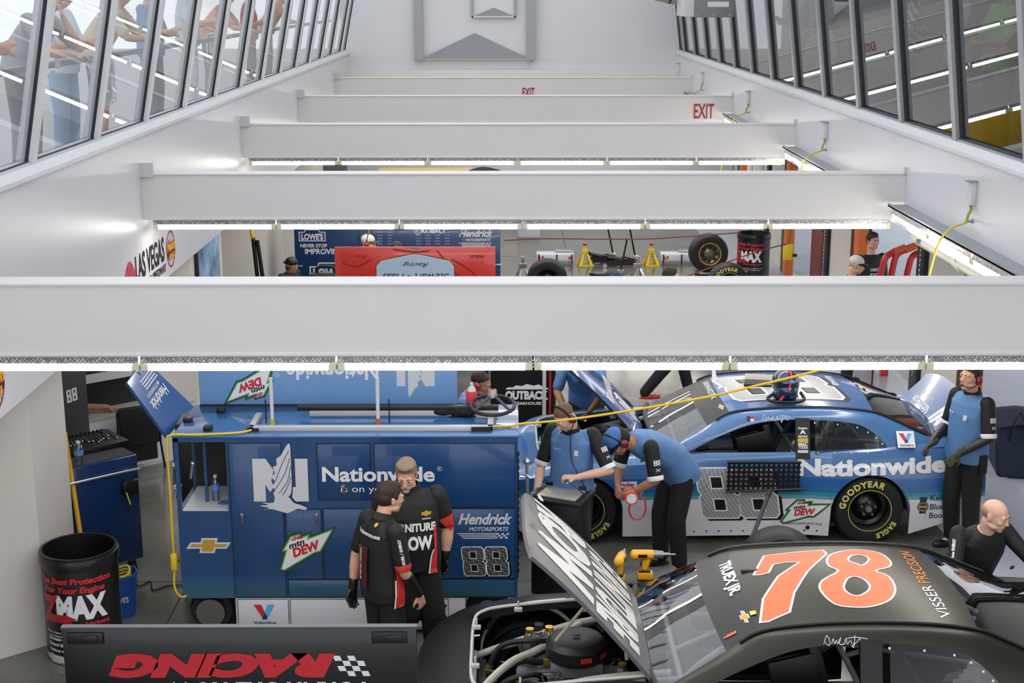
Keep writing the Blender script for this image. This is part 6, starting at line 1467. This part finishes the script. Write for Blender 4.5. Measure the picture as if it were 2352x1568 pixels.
wall_sign(8.80, 'round yellow and red garage logo low on the sign wall, cut by the frame edge')
# ================================================================ LOOSE THINGS IN THE NEAR BAYS
M_SIL = mat('silver_cover', 'b9b4a8', .35, .3); M_DY = mat('drill_yellow', 'e8a820', .4); M_REDM = mat('red_metal', 'c5251f', .35, coat=.3); M_YEL = mat('stand_yellow', 'e2c322', .45)
# clipboard laptop on a black stand in front of the standing crewman
a = atZ(1288, 1130, .99)
t = thing('tool_stand', 'black rolling stand under the silver laptop, hidden behind the charcoal hood', 'stand', (a.x, a.y+.02, 0), R(-22))
obj('body', MB().bev((-.22,-.16,.05),(.22,.20,.93),.02), M_BLACK, t); obj('top_tray', MB().bev((-.25,-.19,.93),(.25,.22,.965),.01), mat('tray_black'), t)
t = thing('laptop', 'open silver laptop on the black stand in front of the crewman', 'laptop', (a.x, a.y+.02, .967), R(-24))
obj('base', MB().bev((-.19,-.14,0),(.19,.13,.018),.005), M_SIL, t); obj('lid', MB().bev((-.19,.12,.0),(.19,.14,.05),.004).bev((-.23,-.16,.019),(-.17,.1,.024),.002), M_BLACK, t)
# orange air gauge with a loop of red hose
h = JD['wrL']; q = Matrix.Translation((1.42,12.38,0)) @ Matrix.Rotation(R(-62),4,'Z')
g0 = atD(1450, 1142, 12.02)
t = thing('air_gauge', 'orange air pressure gauge with a red hose loop held by the bending crewman', 'gauge', g0)
obj('case', MB().cone((0,-.03,0),(0,.03,0),.06,.06,24), mat('gauge_orange','e4572a',.45), t); obj('dial', MB().cone((0,-.034,0),(0,-.029,0),.045,.045,24), MW, t)
lp = smoothpoly([(.0,0,-.05),(-.02,0,-.12),(.02,0,-.20),(.09,0,-.20),(.13,0,-.12),(.12,.0,-.02),(.08,0,.0)], 5, False)
obj('hose', MB().tube(lp, .008, 8), MRD, t); obj('valve', MB().cone((.08,0,-.0),(.10,0,.07),.012,.012,10), M_STEEL, t)
# drills on a small black cart
a = atZ(1480, 1335, .78); CA = thing('utility_cart', 'low black cart carrying the yellow drills', 'cart', (a.x, a.y+.1, 0))
obj('shelf', MB().bev((-.26,-.14,.74),(.28,.20,.78),.01).bev((-.26,-.14,.2),(.28,.20,.24),.01), M_BLACK, CA)
for x in (-.24,.26):
    for y in (-.12,.18): obj('leg', MB().cone((x,y,0),(x,y,.76),.014,.014,8), M_BLACK, CA)
def drill(px, py, lb, s=1.0, rz=0):
    a = atZ(px, py, .781); t = thing('cordless_drill', lb, 'drill', (a.x, a.y+.06, .781), rz)
    obj('battery', MB().bev((-.05*s,-.035,0),(.07*s,.035,.06),.01), M_DY, t); obj('battery_clip', MB().bev((-.045*s,-.03,.06),(.05*s,.03,.075),.005), M_BLACK, t)
    obj('grip', MB().cap((.01*s,0,.08),(.035*s,0,.17),.021,.023).cap((-.005*s,0,.09),(.0,0,.16),.012,.012), M_DY, t)
    obj('motor_body', MB().cone((-.08*s,0,.20),(.07*s,0,.20),.040,.038,18).ell((-.08*s,0,.20),(.03,.04,.04)), M_DY, t)
    obj('side_label', MB().box((-.05*s,-.043,.19),(.02*s,-.038,.215)), M_BLACK, t, 0)
    obj('gearbox', MB().cone((.07*s,0,.20),(.15*s,0,.20),.036,.028,18), M_GREY, t); obj('chuck', MB().cone((.15*s,0,.20),(.20*s,0,.20),.018,.014,12).cone((.2*s,0,.2),(.245*s,0,.2),.009,.009,8), M_LATCH, t); return t
drill(1480, 1335, 'yellow cordless drill standing on its battery, its bit pointing to the charcoal windshield'); drill(1425, 1345, 'second yellow drill, mostly hidden by the raised charcoal hood', .8, R(75))
# loose wheel and jack handle by the blue car door
t = thing('spare_wheel', 'loose black tyre standing between the two race cars', 'wheel', (2.40-.0, 11.62, -.0)); wheel(t, 0, 0, -1, False)
t = thing('support_bar', 'dark grey jack bar leaning on the blue car door', 'bar', (2.2, 12.6, 0))
p0, p1 = atD(1768,1128,12.45), atD(1735,1215,12.1); dd = (p1-p0).normalized(); p2 = p1+dd*(p1.z-.02)/(-dd.z)
obj('bar', MB().tube([p0,p2], .020, 10), mat('bar_grey','3c3f45',.4,.5), t, w=True); obj('grip', MB().tube([p0,p0+dd*.06], .024, 10), M_RUB, t, w=True)
# helmet and laptop on the blue roof
a = atD(1802, 925, 13.55); t = thing('racing_helmet', 'dark blue racing helmet with a red strap on the blue car roof', 'helmet', (a.x, a.y, 1.345))
m = MB().ell((0,0,.155), (.135,.165,.145), nu=32, nv=20).ell((0,-.04,.10), (.12,.15,.10), nu=28); hl = obj('shell', m, mat('helmet_navy','1a2c48',.1,coat=.9), t); finish(hl, .008, 2)
obj('visor', MB().grid([[V((.137*cos(a_)*1.0, -.0+.169*sin(a_), z)) for a_ in [R(d_) for d_ in range(-150,-29,8)]] for z in (.13,.16,.19)]), mat('visor_dark','202a38',.05), t)
obj('strap', MB().tube(smoothpoly([(.02,-.05,.30),(.03,-.14,.24),(.0,-.17,.14),(-.05,-.16,.05),(-.10,-.18,.0)],5,False), .012, 8), MRD, t)
obj('neck_skirt', MB().lathe([(.10,0),(.13,.03),(.12,.06),(.09,.05)], (0,0,-.005), n=28, closed=True), M_BLACK, t)
obj('emblem', MB().ell((.03,-.155,.20), (.03,.02,.02)), mat('emblem_blue','3f8fd0',.3), t)
hr_ = MB().tube(smoothpoly([(-.13,-.05,.05),(-.19,-.10,.02),(-.14,-.17,.01),(.05,-.20,.01),(.16,-.15,.02),(.15,-.03,.06)],5,False), .016, 8); obj('head_restraint', hr_, M_RUB, t)
a = atD(1742, 880, 14.0); t = thing('laptop', 'small laptop open on the blue car roof behind the helmet', 'laptop', (a.x, 14.02, 1.355), R(-12))
obj('base', MB().bev((-.14,-.1,0),(.14,.1,.02),.004), M_BLACK, t); obj('screen', MB().bev((-.14,.09,.015),(.14,.11,.12),.004, Matrix.Rotation(R(-25),4,'X')), M_SIL, t)
# long yellow cord over the cabinet and up across the bay
pts = [(-2.73,11.15,.62),(-2.735,11.02,.75),(-2.735,11.02,1.2),(-2.735,11.02,1.68),(-2.70,11.025,1.762),(-2.5,11.03,1.765),(-2.15,11.08,1.768),(-1.9,11.24,1.768),(-1.0,11.24,1.768),(-.05,11.24,1.768),(.15,11.24,1.79)]
for px, py, d in ((1300,964,11.15),(1450,942,11.0),(1620,912,10.8),(1760,880,10.6),(1885,849,10.4),(2000,815,10.2),(2120,770,10.0)): pts.append(tuple(atD(px,py,d)))
t = thing('extension_cord', 'long yellow extension cord over the blue cabinet and up across the blue car', 'cord', (-2.7,11.02,0))
obj('cord', MB().tube(smoothpoly(pts, 6, False), .0095, 8), mat('cord_bright','e3c01f',.45), t, w=True)
obj('connector', MB().bev((-2.76,10.99,.60),(-2.71,11.04,.74),.01).tube(smoothpoly([(-2.735,11.02,.62),(-2.74,11.0,.45),(-2.70,11.02,.36),(-2.66,11.05,.35)],5,False), .009, 8), mat('cord_bright'), t, w=True)
obj('plug', MB().cone((-2.735,11.02,.60),(-2.735,11.02,.68),.022,.022,10), M_BLACK, t, w=True)
pts = [atZ(px,py,.012) for px,py in ((292,1325),(318,1345),(345,1335),(352,1355),(385,1345),(430,1342))]
tag(obj('floor_cable', MB().tube(smoothpoly([tuple(p) for p in pts],5,False), .008, 6), M_BLACK), 'black cable snaking over the floor to the blue cabinet wheel', 'cable')
t = thing('power_adapter', 'small black power plug box on the floor beside the blue bucket', 'adapter', atZ(288,1340,0)); obj('case', MB().bev((-.035,-.03,0),(.035,.03,.09),.008), M_BLACK, t); obj('ring', MB().tube([(0,0,.09),(0,0,.10)],.012,8), M_GREY, t)
# sponsor board beyond the cabinet
t = thing('pit_equipment_box', 'black equipment box with white steakhouse lettering beyond the cabinet', 'equipment box', (-.16,15.9,0))
obj('body', MB().bev((0,0,.05),(.76,.5,1.75),.015), M_BLACK, t)
decal('sign_lettering', join(text2d('OUTBACK', .095, .50, bold=.06, x=.42, y=.66), text2d('STEAKHOUSE', .035, .34, bold=.03, x=.42, y=.59)), MW, t, (0,0,0), U, W_, None, .004)
decal('sign_mountains', poly2d([[(.17,.775),(.20,.80),(.26,.80),(.30,.825),(.36,.815),(.42,.84),(.50,.82),(.56,.835),(.62,.80),(.67,.79),(.67,.775)]]), MW, t, (0,0,0), U, W_, None, .004)
decal('sign_roundel', join(disc2d(.36,1.26,.26,48,.245), text2d('GOURMET SANDWICHES', .05, .40, bold=.05, x=.36, y=1.08)), MW, t, (0,0,0), U, W_, None, .004)
for i, (px, c_) in enumerate(((1252,'c9c9c6'),(1266,'b02228'),(1275,'1a1a1c'))):
    a = atZ(px, 985, .5); tag(obj('upright_rod', MB().cone((0,0,.0),(0,0,1.6),.022 if i == 0 else .013,.022 if i == 0 else .013,10), mat('rod_'+c_, c_, .4), None, loc=(a.x, 15.65, 0)), ('white post','red rod','black rod')[i]+' standing beside the steakhouse equipment box', 'rod')
# trunk side: tote bag, cooler, tools
t = thing('tote_bag', 'large dark navy fabric tote standing outside behind the trunk crewman', 'bag', (5.92,15.3,-.02), R(-8))
m = MB(); m.loft([[V((x,y,z)) for x, y in ((-.42+o_,-.35),(.42-o_,-.33),(.44-o_,.30),(-.40+o_,.32))] for z, o_ in ((.01,.04),(.2,.0),(.45,-.01),(.62,.0))]); 
tb = obj('bag', m, mat('bag_navy','1f2b3d',.8,noise=.15,nscale=9,bump=.4), t, 0); tb.modifiers.new('bevel','BEVEL').width = .03
obj('flap', MB().grid([[V((-.44,-.38,.60)),V((-.1,-.38,.66)),V((.2,-.37,.64)),V((.48,-.34,.60))],[V((-.44,0,.70)),V((-.1,0,.72)),V((.2,0,.70)),V((.5,0,.63))],[V((-.42,.35,.62)),V((-.1,.36,.66)),V((.2,.34,.64)),V((.5,.32,.60))]]), mat('bag_navy'), t, 50)
for x in (-.2,.2): obj('handle', MB().tube(smoothpoly([(x-.08,-.36,.45),(x-.06,-.38,.66),(x,-.36,.78),(x+.06,-.38,.66),(x+.08,-.36,.45)],4,False), .012, 6), M_BLACK, t)
a = atZ(2045, 925, .35)
t = thing('cooler_box', 'white and red cooler with a black dish on its lid past the trunk', 'cooler', (a.x, a.y+.1, 0))
obj('body', MB().bev((-.2,-.15,0),(.2,.15,.34),.02), CW, t); obj('red_stripe', MB().add([V((-.2,-.153,.1)),V((-.02,-.153,.1)),V((-.2,-.153,.3))],[(0,1,2)]), MRD, t, 0); obj('lid', MB().bev((-.21,-.16,.34),(.21,.16,.38),.012), CW, t)
tag(obj('dish', MB().lathe([(0,.0),(.09,.0),(.10,.02),(.10,.05),(.085,.05),(.08,.02),(0,.015)], n=24), M_BLACK, None, loc=(a.x, a.y+.1, .381)), 'round black dish on the white cooler', 'dish')
t = thing('drag_stick', 'thin black and red stick standing beyond the cooler', 'stick', (a.x+.0, a.y+.9, 0)); obj('stick', MB().cone((0,0,0),(0,0,1.2),.008,.014,8), M_BLACK, t); obj('red_band', MB().cone((0,0,.6),(0,0,.72),.016,.016,8), MRD, t)
# ================================================================ FAR BAY
def ring_stand(px, py, lb, col, s=1.0):
    a = atZ(px, py, 0); t = thing('jack_stand', lb, 'jack stand', a, R(12), 'jack stands')
    m = MB()
    for sx in (-1,1):
        for sy in (-1,1): m.add([V((sx*.15*s,sy*.13*s,0)),V((sx*.10*s,sy*.13*s,0)),V((sx*.02*s,sy*.03*s,.27*s)),V((sx*.055*s,sy*.04*s,.27*s)),V((sx*.15*s,sy*.10*s,0)),V((sx*.10*s,sy*.10*s,0)),V((sx*.02*s,sy*.02*s,.27*s)),V((sx*.055*s,sy*.02*s,.27*s))],[(0,1,2,3),(7,6,5,4),(0,4,5,1),(1,5,6,2),(2,6,7,3),(3,7,4,0)])
    m.box((-.16*s,-.14*s,0),(.16*s,-.12*s,.03*s)); m.box((-.16*s,.12*s,0),(.16*s,.14*s,.03*s)); m.bev((-.06*s,-.05*s,.26*s),(.06*s,.05*s,.34*s),.006)
    obj('frame', m, col, t, 0); obj('ratchet_post', MB().box((-.02*s,-.02*s,.3*s),(.02*s,.02*s,.43*s)), col, t, 0); obj('saddle', MB().cone((0,0,.42*s),(0,0,.46*s),.03*s,.065*s,12), MRD if col is M_YEL else M_STEEL, t); return t
ring_stand(1343, 609, 'yellow jack stand with a red saddle beside the white floor tray', M_YEL, .95); ring_stand(1495, 609, 'yellow jack stand with a red saddle between the jack and the gold-rimmed wheel', M_YEL, .95)
ring_stand(1201, 650, 'bare steel jack stand close to the dark blue cabinet', M_STEEL, 1.1); ring_stand(1463, 650, 'bare steel jack stand in front of the floor jack', M_STEEL, 1.1)
def floor_jack(px, py, lb, rz, col, s=1.0, hl=1.3, lean=.25):
    a = atZ(px, py, 0); t = thing('floor_jack', lb, 'floor jack', a, rz)
    m = MB()
    for y in (-.13,.11): m.add([V((-.38*s,y,.03)),V((.38*s,y,.03)),V((.38*s,y,.10)),V((.1*s,y,.17)),V((-.38*s,y,.10)),V((-.38*s,y+.02,.03)),V((.38*s,y+.02,.03)),V((.38*s,y+.02,.10)),V((.1*s,y+.02,.17)),V((-.38*s,y+.02,.10))],[(0,1,2,3,4),(9,8,7,6,5),(0,5,6,1),(1,6,7,2),(2,7,8,3),(3,8,9,4),(4,9,5,0)])
    obj('side_plate', m, col, t, 0); obj('lift_arm', MB().tube([(.15,0,.12),(-.30,0,.18)], .035, 8).cone((-.3,0,.18),(-.3,0,.22),.05,.05,14), M_BLACK, t)
    for x in (-.33,.33):
        for y in (-.16,.16): obj('wheel', MB().cone((x*s,y-.02,.045),(x*s,y+.02,.045),.045,.045,14), M_STEEL, t)
    obj('handle', MB().tube([(.3*s,0,.14),(.3*s+lean,0,hl)], .018, 8), M_BLACK, t); obj('handle_joint', MB().bev((.25*s,-.04,.1),(.36*s,.04,.22),.01), M_STEEL, t); return t
floor_jack(1385, 604, 'black floor jack with its long handle up beside the yellow stand', R(-10), M_BLACK, .7, 1.15, -.22); floor_jack(1425, 611, 'black and red floor jack between the two yellow stands', R(3), mat('jack_red_black','2a1214',.4), 1.0, 1.2, -.22)
floor_jack(1390, 650, 'blue and white floor jack partly hidden by the near beam', R(30), mat('jack_blue','2656a8',.35,coat=.4), 1.1, .8, .15)
for px, lb in ((1275,'low white floor tray with small red logos next to the first yellow stand'),(1560,'low white floor tray next to the gold-rimmed wheel')):
    a = atZ(px, 604, 0); t = thing('parts_tray', lb, 'tray', a, 0)
    obj('tray', MB().bev((-.37,-.12,.06),(.37,.25,.20),.012), CW, t); obj('inner_lid', MB().bev((.0,.05,.20),(.34,.22,.24),.01), mat('tray_grey','9a9ca0',.4), t)
    for x in (-.33, .03, .33): obj('clamp', MB().box((x-.012,-.14,.0),(x+.012,-.12,.20)), M_BLACK, t, 0)
    decal('small_logos', join(text2d('LP', .06, .1, bold=.05, x=-.27, y=.10), rect2d(.26,.10,.34,.15)), MRD, t, (0,-.121,0), U, W_, None, .003)
a = atD(1627, 571, 25.6); t = thing('spare_wheel', 'large loose tyre with a gold-edged rim standing on a black crate', 'wheel', (a.x, 25.6, a.z-TR), R(4)); wheel(t, 0, 0, -1, False, rimcol=mat('rim_gold_grey','8d8878',.35,.6)); t.location.z = .28
ho_ = MB()
for i in range(8): c_ = V((.135*cos(2*pi*i/8),-.115,TR+.135*sin(2*pi*i/8))); ho_.ell(c_, (.03,.012,.03), nu=12, nv=6)
obj('rim_holes', ho_, M_BLACK, t); obj('rim_edge', MB().lathe([(.19,-.155),(.205,-.16),(.21,-.15)], (0,0,TR), (0,1,0), 40), mat('gold_mark'), t)
t = thing('wheel_crate', 'black wire crate under the gold-edged wheel', 'crate', (a.x+.05, 25.6, 0)); m = MB()
for z in (.02,.10,.18,.26): m.box((-.25,-.2,z-.012),(.25,-.18,z+.01)); m.box((-.25,.18,z-.012),(.25,.2,z+.01)); m.box((-.25,-.2,z-.012),(-.23,.2,z+.01)); m.box((.23,-.2,z-.012),(.25,.2,z+.01))
obj('wire_sides', m, M_BLACK, t, 0)
for x in (-.24,.24): obj('corner_post', MB().box((x-.012,-.2,0),(x+.012,-.176,.275)).box((x-.012,.176,0),(x+.012,.2,.275)), M_BLACK, t, 0)
a = atD(1672, 650, 24.2); t = thing('spare_wheel', 'tyre with yellow lettering just showing above the near beam', 'wheel', (a.x, 24.2, -.0)); wheel(t, 0, 0, -1, True)
a = atD(1257, 640, 24.6); t = thing('spare_wheel', 'top of a black tyre lying near the steel jack stand', 'wheel', (a.x, 24.6, .0)); wheel(t, 0, 0, -1, False)
def line(nm, lb, pts, r, m, cat): return tag(obj(nm, MB().tube(smoothpoly([tuple(p) for p in pts], 5, False), r, 6), m), lb, cat)
line('air_hose', 'dark red air hose stretched level across the far bay', [atD(px,py,24.8) for px,py in ((1158,552),(1250,548),(1400,549),(1500,548),(1600,541),(1700,534))], .012, mat('hose_red','7c2a2c',.5), 'hose')
line('air_hose', 'thin red hose slanting up to the yellow reel by the orange jamb', [atD(px,py,d) for px,py,d in ((1560,640,22.5),(1640,612,23),(1740,578,23.6),(1806,560,24))], .010, mat('hose_red'), 'hose')
a = atD(1811, 575, 24.0); t = thing('cord_reel', 'yellow cord reel hanging by the orange door jamb', 'cord reel', a)
obj('case', MB().bev((-.09,-.05,-.16),(.09,.05,.10),.02), M_YEL, t); obj('hook', MB().tube([(0,0,.1),(.02,0,.24),(.0,.0,.9)], .008, 6), M_LATCH, t); obj('plug', MB().bev((.06,-.07,-.10),(.14,-.03,-.05),.01), M_BLACK, t)
for px, w_, lb in ((1752,.06,'cream vertical pipe at the far door wall'),(1775,.10,'wide cream post at the far door wall')):
    a = atZ(px, 632, .3); tag(obj('wall_post', MB().cone((0,0,0),(0,0,3.0),w_,w_,14), M_PIPE, None, loc=(a.x, 26.9, 0)), lb, 'post')
# red service gear seen through the far doors
t = thing('service_cart', 'red and black service cart standing in the doorway past the orange jamb', 'cart', (5.9,24.8,0))
obj('body', MB().bev((-.35,-1.1,.25),(.35,.6,1.2),.03), mat('cart_red_dark','6e1418',.4), t); obj('side_panel', MB().bev((-.37,-1.15,1.2),(.3,.65,2.3),.03), M_BLACK, t); obj('drawer_front', MB().box((-.2,-.61,.9),(.2,-.6,1.1)), MW, t, 0)
for y in (-.45,.45): obj('wheel', MB().cone((-.36,y,.14),(-.30,y,.14),.14,.14,18), M_RUB, t)
obj('mast', MB().cone((-.3,-.55,0),(-.3,-.55,2.4),.03,.03,10), mat('mast_navy','1b2638',.5), t); obj('red_frame', MB().tube([(.1,-.62,.2),(.3,-.62,1.5)], .03, 8), MRD, t)
t = thing('exhaust_rack', 'bright red hose rack with curved hoses and orange nozzles outside the doorway', 'rack', (5.75,19.3,0))
for i, (px, py) in enumerate(((2035,590),(2060,585),(2095,590))):
    b0 = atD(px-15, 645, 19.3); b1 = atD(px, py, 19.3); b2 = atD(px+45, py-22, 19.3)
    obj('hose', MB().tube(smoothpoly([tuple(b0), tuple(atD(px-8,py+25,19.3)), tuple(b1), tuple(atD(px+20,py-12,19.3))], 6, False), .045, 10), M_REDM, t, w=True)
    if i < 2: obj('nozzle', MB().cone(atD(px+18,py-11,19.3), b2, .055, .05, 12), mat('nozzle_orange','d4622c',.4), t, w=True)
obj('base', MB().bev((4.7,19.1,.35),(5.5,19.7,.75),.03).box((5.3,19.3,-.02),(5.4,19.4,.36)), M_REDM, t, w=True); obj('manifold', MB().tube([(4.75,19.3,.75),(5.4,19.3,.8)], .07, 12), M_STEEL, t, w=True)
# yellow cart in the farthest bay
t = thing('tool_cabinet', 'bright yellow cabinet in the farthest visible bay', 'cabinet', (-2.6,31.0,0))
obj('base', MB().box((.1,.1,0),(1.8,.7,.15)), M_BLACK, t, 0); obj('body', MB().bev((0,0,.15),(1.9,.8,1.42),.02), mat('far_yellow','e0b81c',.35,coat=.4), t); obj('corner_guard', MB().bev((-.18,0,.15),(0,.8,1.42),.02), M_BLACK, t); obj('top_edge', MB().box((-.18,-.01,1.42),(1.9,.8,1.45)), mat('far_yellow'), t, 0)
obj('wheel', MB().cone((.2,0,.08),(.2,.06,.08),.08,.08,14), M_RUB, t)
line('dark_tyre', 'top of a dark tyre beside the far yellow cabinet', [(-.75,31.2,1.38),(-.45,31.2,1.45),(-.1,31.2,1.38)], .1, M_RUB, 'tyre')
t = thing('red_case', 'small red case top right of the far yellow cabinet', 'case', (.0,31.0,0)); obj('body', MB().bev((0.35,0,.9),(.75,.4,1.44),.02), M_REDM, t); obj('stand', MB().bev((.3,0,0),(.8,.4,.9),.02), CW, t)
decal('fender_tape', rect2d(-.17,-.016,.17,.016), MW, sh78, tuple(V(atZ(1246,1376,.88))-V((X78,D78,0))), (1,.06,0), (0,1,0), bvh(sh78), .004)
decal('fender_tape', rect2d(-.03,-.012,.03,.012), MW, sh78, tuple(V(atZ(1093,1418,.86))-V((X78,D78,0))), (1,.3,0), (0,1,0), bvh(sh78), .004)
# ================================================================ VISITORS BEHIND THE GALLERY GLASS
def lean(j=0, k=0): # forearms on the rail
    return dict(waist=(0,-.02,1.08), chest=(0,-.16,1.27), neck=(0,-.26,1.44), head=(.0+j*.03,-.32,1.575), hd=(j*14,28,0), shL=(.195,-.22,1.38), shR=(-.195,-.22,1.38),
        elL=(.27,-.42,1.12), wrL=(.10+k,-.58,1.10), hdL=(-.5,-.8,-.1), hnL=(.1,-.2,1), elR=(-.27,-.42,1.12), wrR=(-.12+k,-.58,1.10), hdR=(.5,-.8,-.1), hnR=(-.1,-.2,1))
stand = dict(head=(0,-.06,1.65), hd=(10,25,0), elL=(.27,-.08,1.16), wrL=(.10,-.30,1.15), hdL=(-.8,-.5,.1), hnL=(.2,-.6,.6), elR=(-.27,-.08,1.16), wrR=(-.10,-.32,1.20), hdR=(.6,-.6,.3), hnR=(-.2,-.6,.6))
def T(c): return mat('tee_'+c, c, .75, noise=.05, nscale=10)
LV = [ # depth, x, label, shirt, trousers, pose, hair, skin
 (7.5,'visitor with a red wristband and a camera in the first gallery pane','d9dadc','b8a88c',lean(0,.1),'short',SKIN2),
 (9.05,'visitor in a pale grey tee and khaki shorts leaning on the gallery rail','d4d6db','c2b08e',lean(1),'short',SKIN2),
 (10.5,'visitor in a maroon checked shirt folding hands over the rail','8d5a5e','4b6690',lean(-1),'short',SKIN2),
 (11.7,'visitor in a white shirt and blue jeans behind the third pane','eceef2','5873a0',stand,'full',SKIN),
 (12.9,'woman in a grey strap top resting her chin in her hand at the rail','a7a9ab','8f9090',dict(lean(1), wrL=(.02,-.44,1.40), hdL=(-.2,.2,1), elL=(.16,-.50,1.14)),'long',SKIN2),
 (14.1,'visitor in a very pale blue shirt with a large clear bag','dfe9f4','9fb4cc',stand,'short',SKIN2),
 (15.9,'visitor in a beige tee with a folded paper','cfc2b0','7d7f86',lean(0),'short',SKIN),
 (17.7,'visitor in a blue patterned shirt in the gallery','7f9cc6','6c7078',stand,'full',SKIN2),
 (19.8,'visitor in a light jacket holding a clear bag in the gallery','cfd6dc','e3e9f0',stand,'long',SKIN2),
 (22.0,'visitor in a salmon tee further down the gallery','d99a8c','8d8f94',lean(-1),'short',SKIN2),
 (24.6,'visitor in a red tee far down the gallery','c2453e','77797f',stand,'short',SKIN),
 (27.4,'visitor in an orange tee near the end of the gallery','d98a5a','6d6f75',lean(0),'short',SKIN2)]
M_BAG = glass('clear_bag', 'e8f0f6', .25)
for i, (d, lb, c, tr, ps, hr, sk) in enumerate(LV):
    b_, M_, J_ = person(lb, (-4.46 if 'wrL' in ps and ps['wrL'][1] < -.5 else -4.3, d, 3.625), R(90+random.uniform(-12,12)), ps, random.uniform(.96,1.04), sk, hr, (HB,HG,HK)[i % 3], shirt=T(c), pants=T(tr), vox=.016, face=i < 6, shorts=(i in (0,1,6)), group='visitors leaning at the sign-side gallery glass' if False else None, shoes=CW if i % 2 else SHOE)
    if i == 0:
        wbn = MB(); q = J_['wrL']; wbn.lathe([(.032,-.012),(.034,0),(.032,.012)], q-(J_['wrL']-J_['elL']).normalized()*.03, J_['wrL']-J_['elL'], 16); obj('wristband', wbn, MRD, b_)
    if i in (5, 8): obj('carried_bag', MB().bev((.05,-.40,.55),(.40,-.22,1.05),.06), M_BAG, b_)
    if i in (0,1,2,4): obj('lanyard', MB().tube(smoothpoly([J_['neck']+V((.06,-.03,0)), J_['chest']+V((.03,-.17,.0)), J_['chest']+V((0,-.19,-.16))],4,False), .006, 6).box(J_['chest']+V((-.045,-.20,-.30)), J_['chest']+V((.045,-.195,-.16))), MWS, b_)
RV = [(9.4,'visitor in a dark shirt, arms bent, behind the door-side glass nearest the camera','2b2c30','3a3d44',stand,'short',SKIN),
 (10.9,'visitor in a maroon top and grey shorts behind the door-side glass','8a3a48','4c4f55',stand,'full',SKIN2),
 (12.3,'visitor in black carrying papers behind the door-side glass','222327','7d8794',lean(0),'short',SKIN),
 (13.9,'visitor in a lime green tee behind the door-side glass','a6e07c','55585e',stand,'long',SKIN),
 (15.2,'visitor in a white cap and white shirt behind the door-side glass','d5dae2','6d7888',stand,None,SKIN3),
 (17.2,'visitor in a black and white striped shirt behind the door-side glass','9b9fa6','5a5d63',stand,'short',SKIN),
 (20.2,'visitor in a grey tee far along the door-side glass','8f959c','5b5e64',lean(0),'short',SKIN2),
 (23.5,'visitor in a pale teal tee far along the door-side glass','9fc0bd','5b5e64',stand,'full',SKIN2)]
for i, (d, lb, c, tr, ps, hr, sk) in enumerate(RV):
    m_ = T(c)
    if 'striped' in lb:
        nt = m_.node_tree; wv = nt.nodes.new('ShaderNodeTexWave'); wv.inputs['Scale'].default_value = 6; tc = nt.nodes.new('ShaderNodeTexCoord'); wv.bands_direction = 'DIAGONAL'
        rr = nt.nodes.new('ShaderNodeValToRGB'); rr.color_ramp.interpolation = 'CONSTANT'; rr.color_ramp.elements[0].color = lin('e6e8ea'); rr.color_ramp.elements[1].color = lin('1c2028'); rr.color_ramp.elements[1].position = .5
        nt.links.new(tc.outputs['Object'], wv.inputs['Vector']); nt.links.new(wv.outputs['Fac'], rr.inputs[0]); nt.links.new(rr.outputs[0], nt.nodes['Principled BSDF'].inputs['Base Color'])
    b_, M_, J_ = person(lb, (4.78, d, 3.625), R(-90+random.uniform(-14,14)), ps, 1.0, sk, hr, (HB,HK,HG)[i % 3], shirt=m_, pants=T(tr), vox=.016, face=False)
    if 'white cap' in lb: cap_hat(b_, M_, mat('cap_white'), mat('cap_white'))
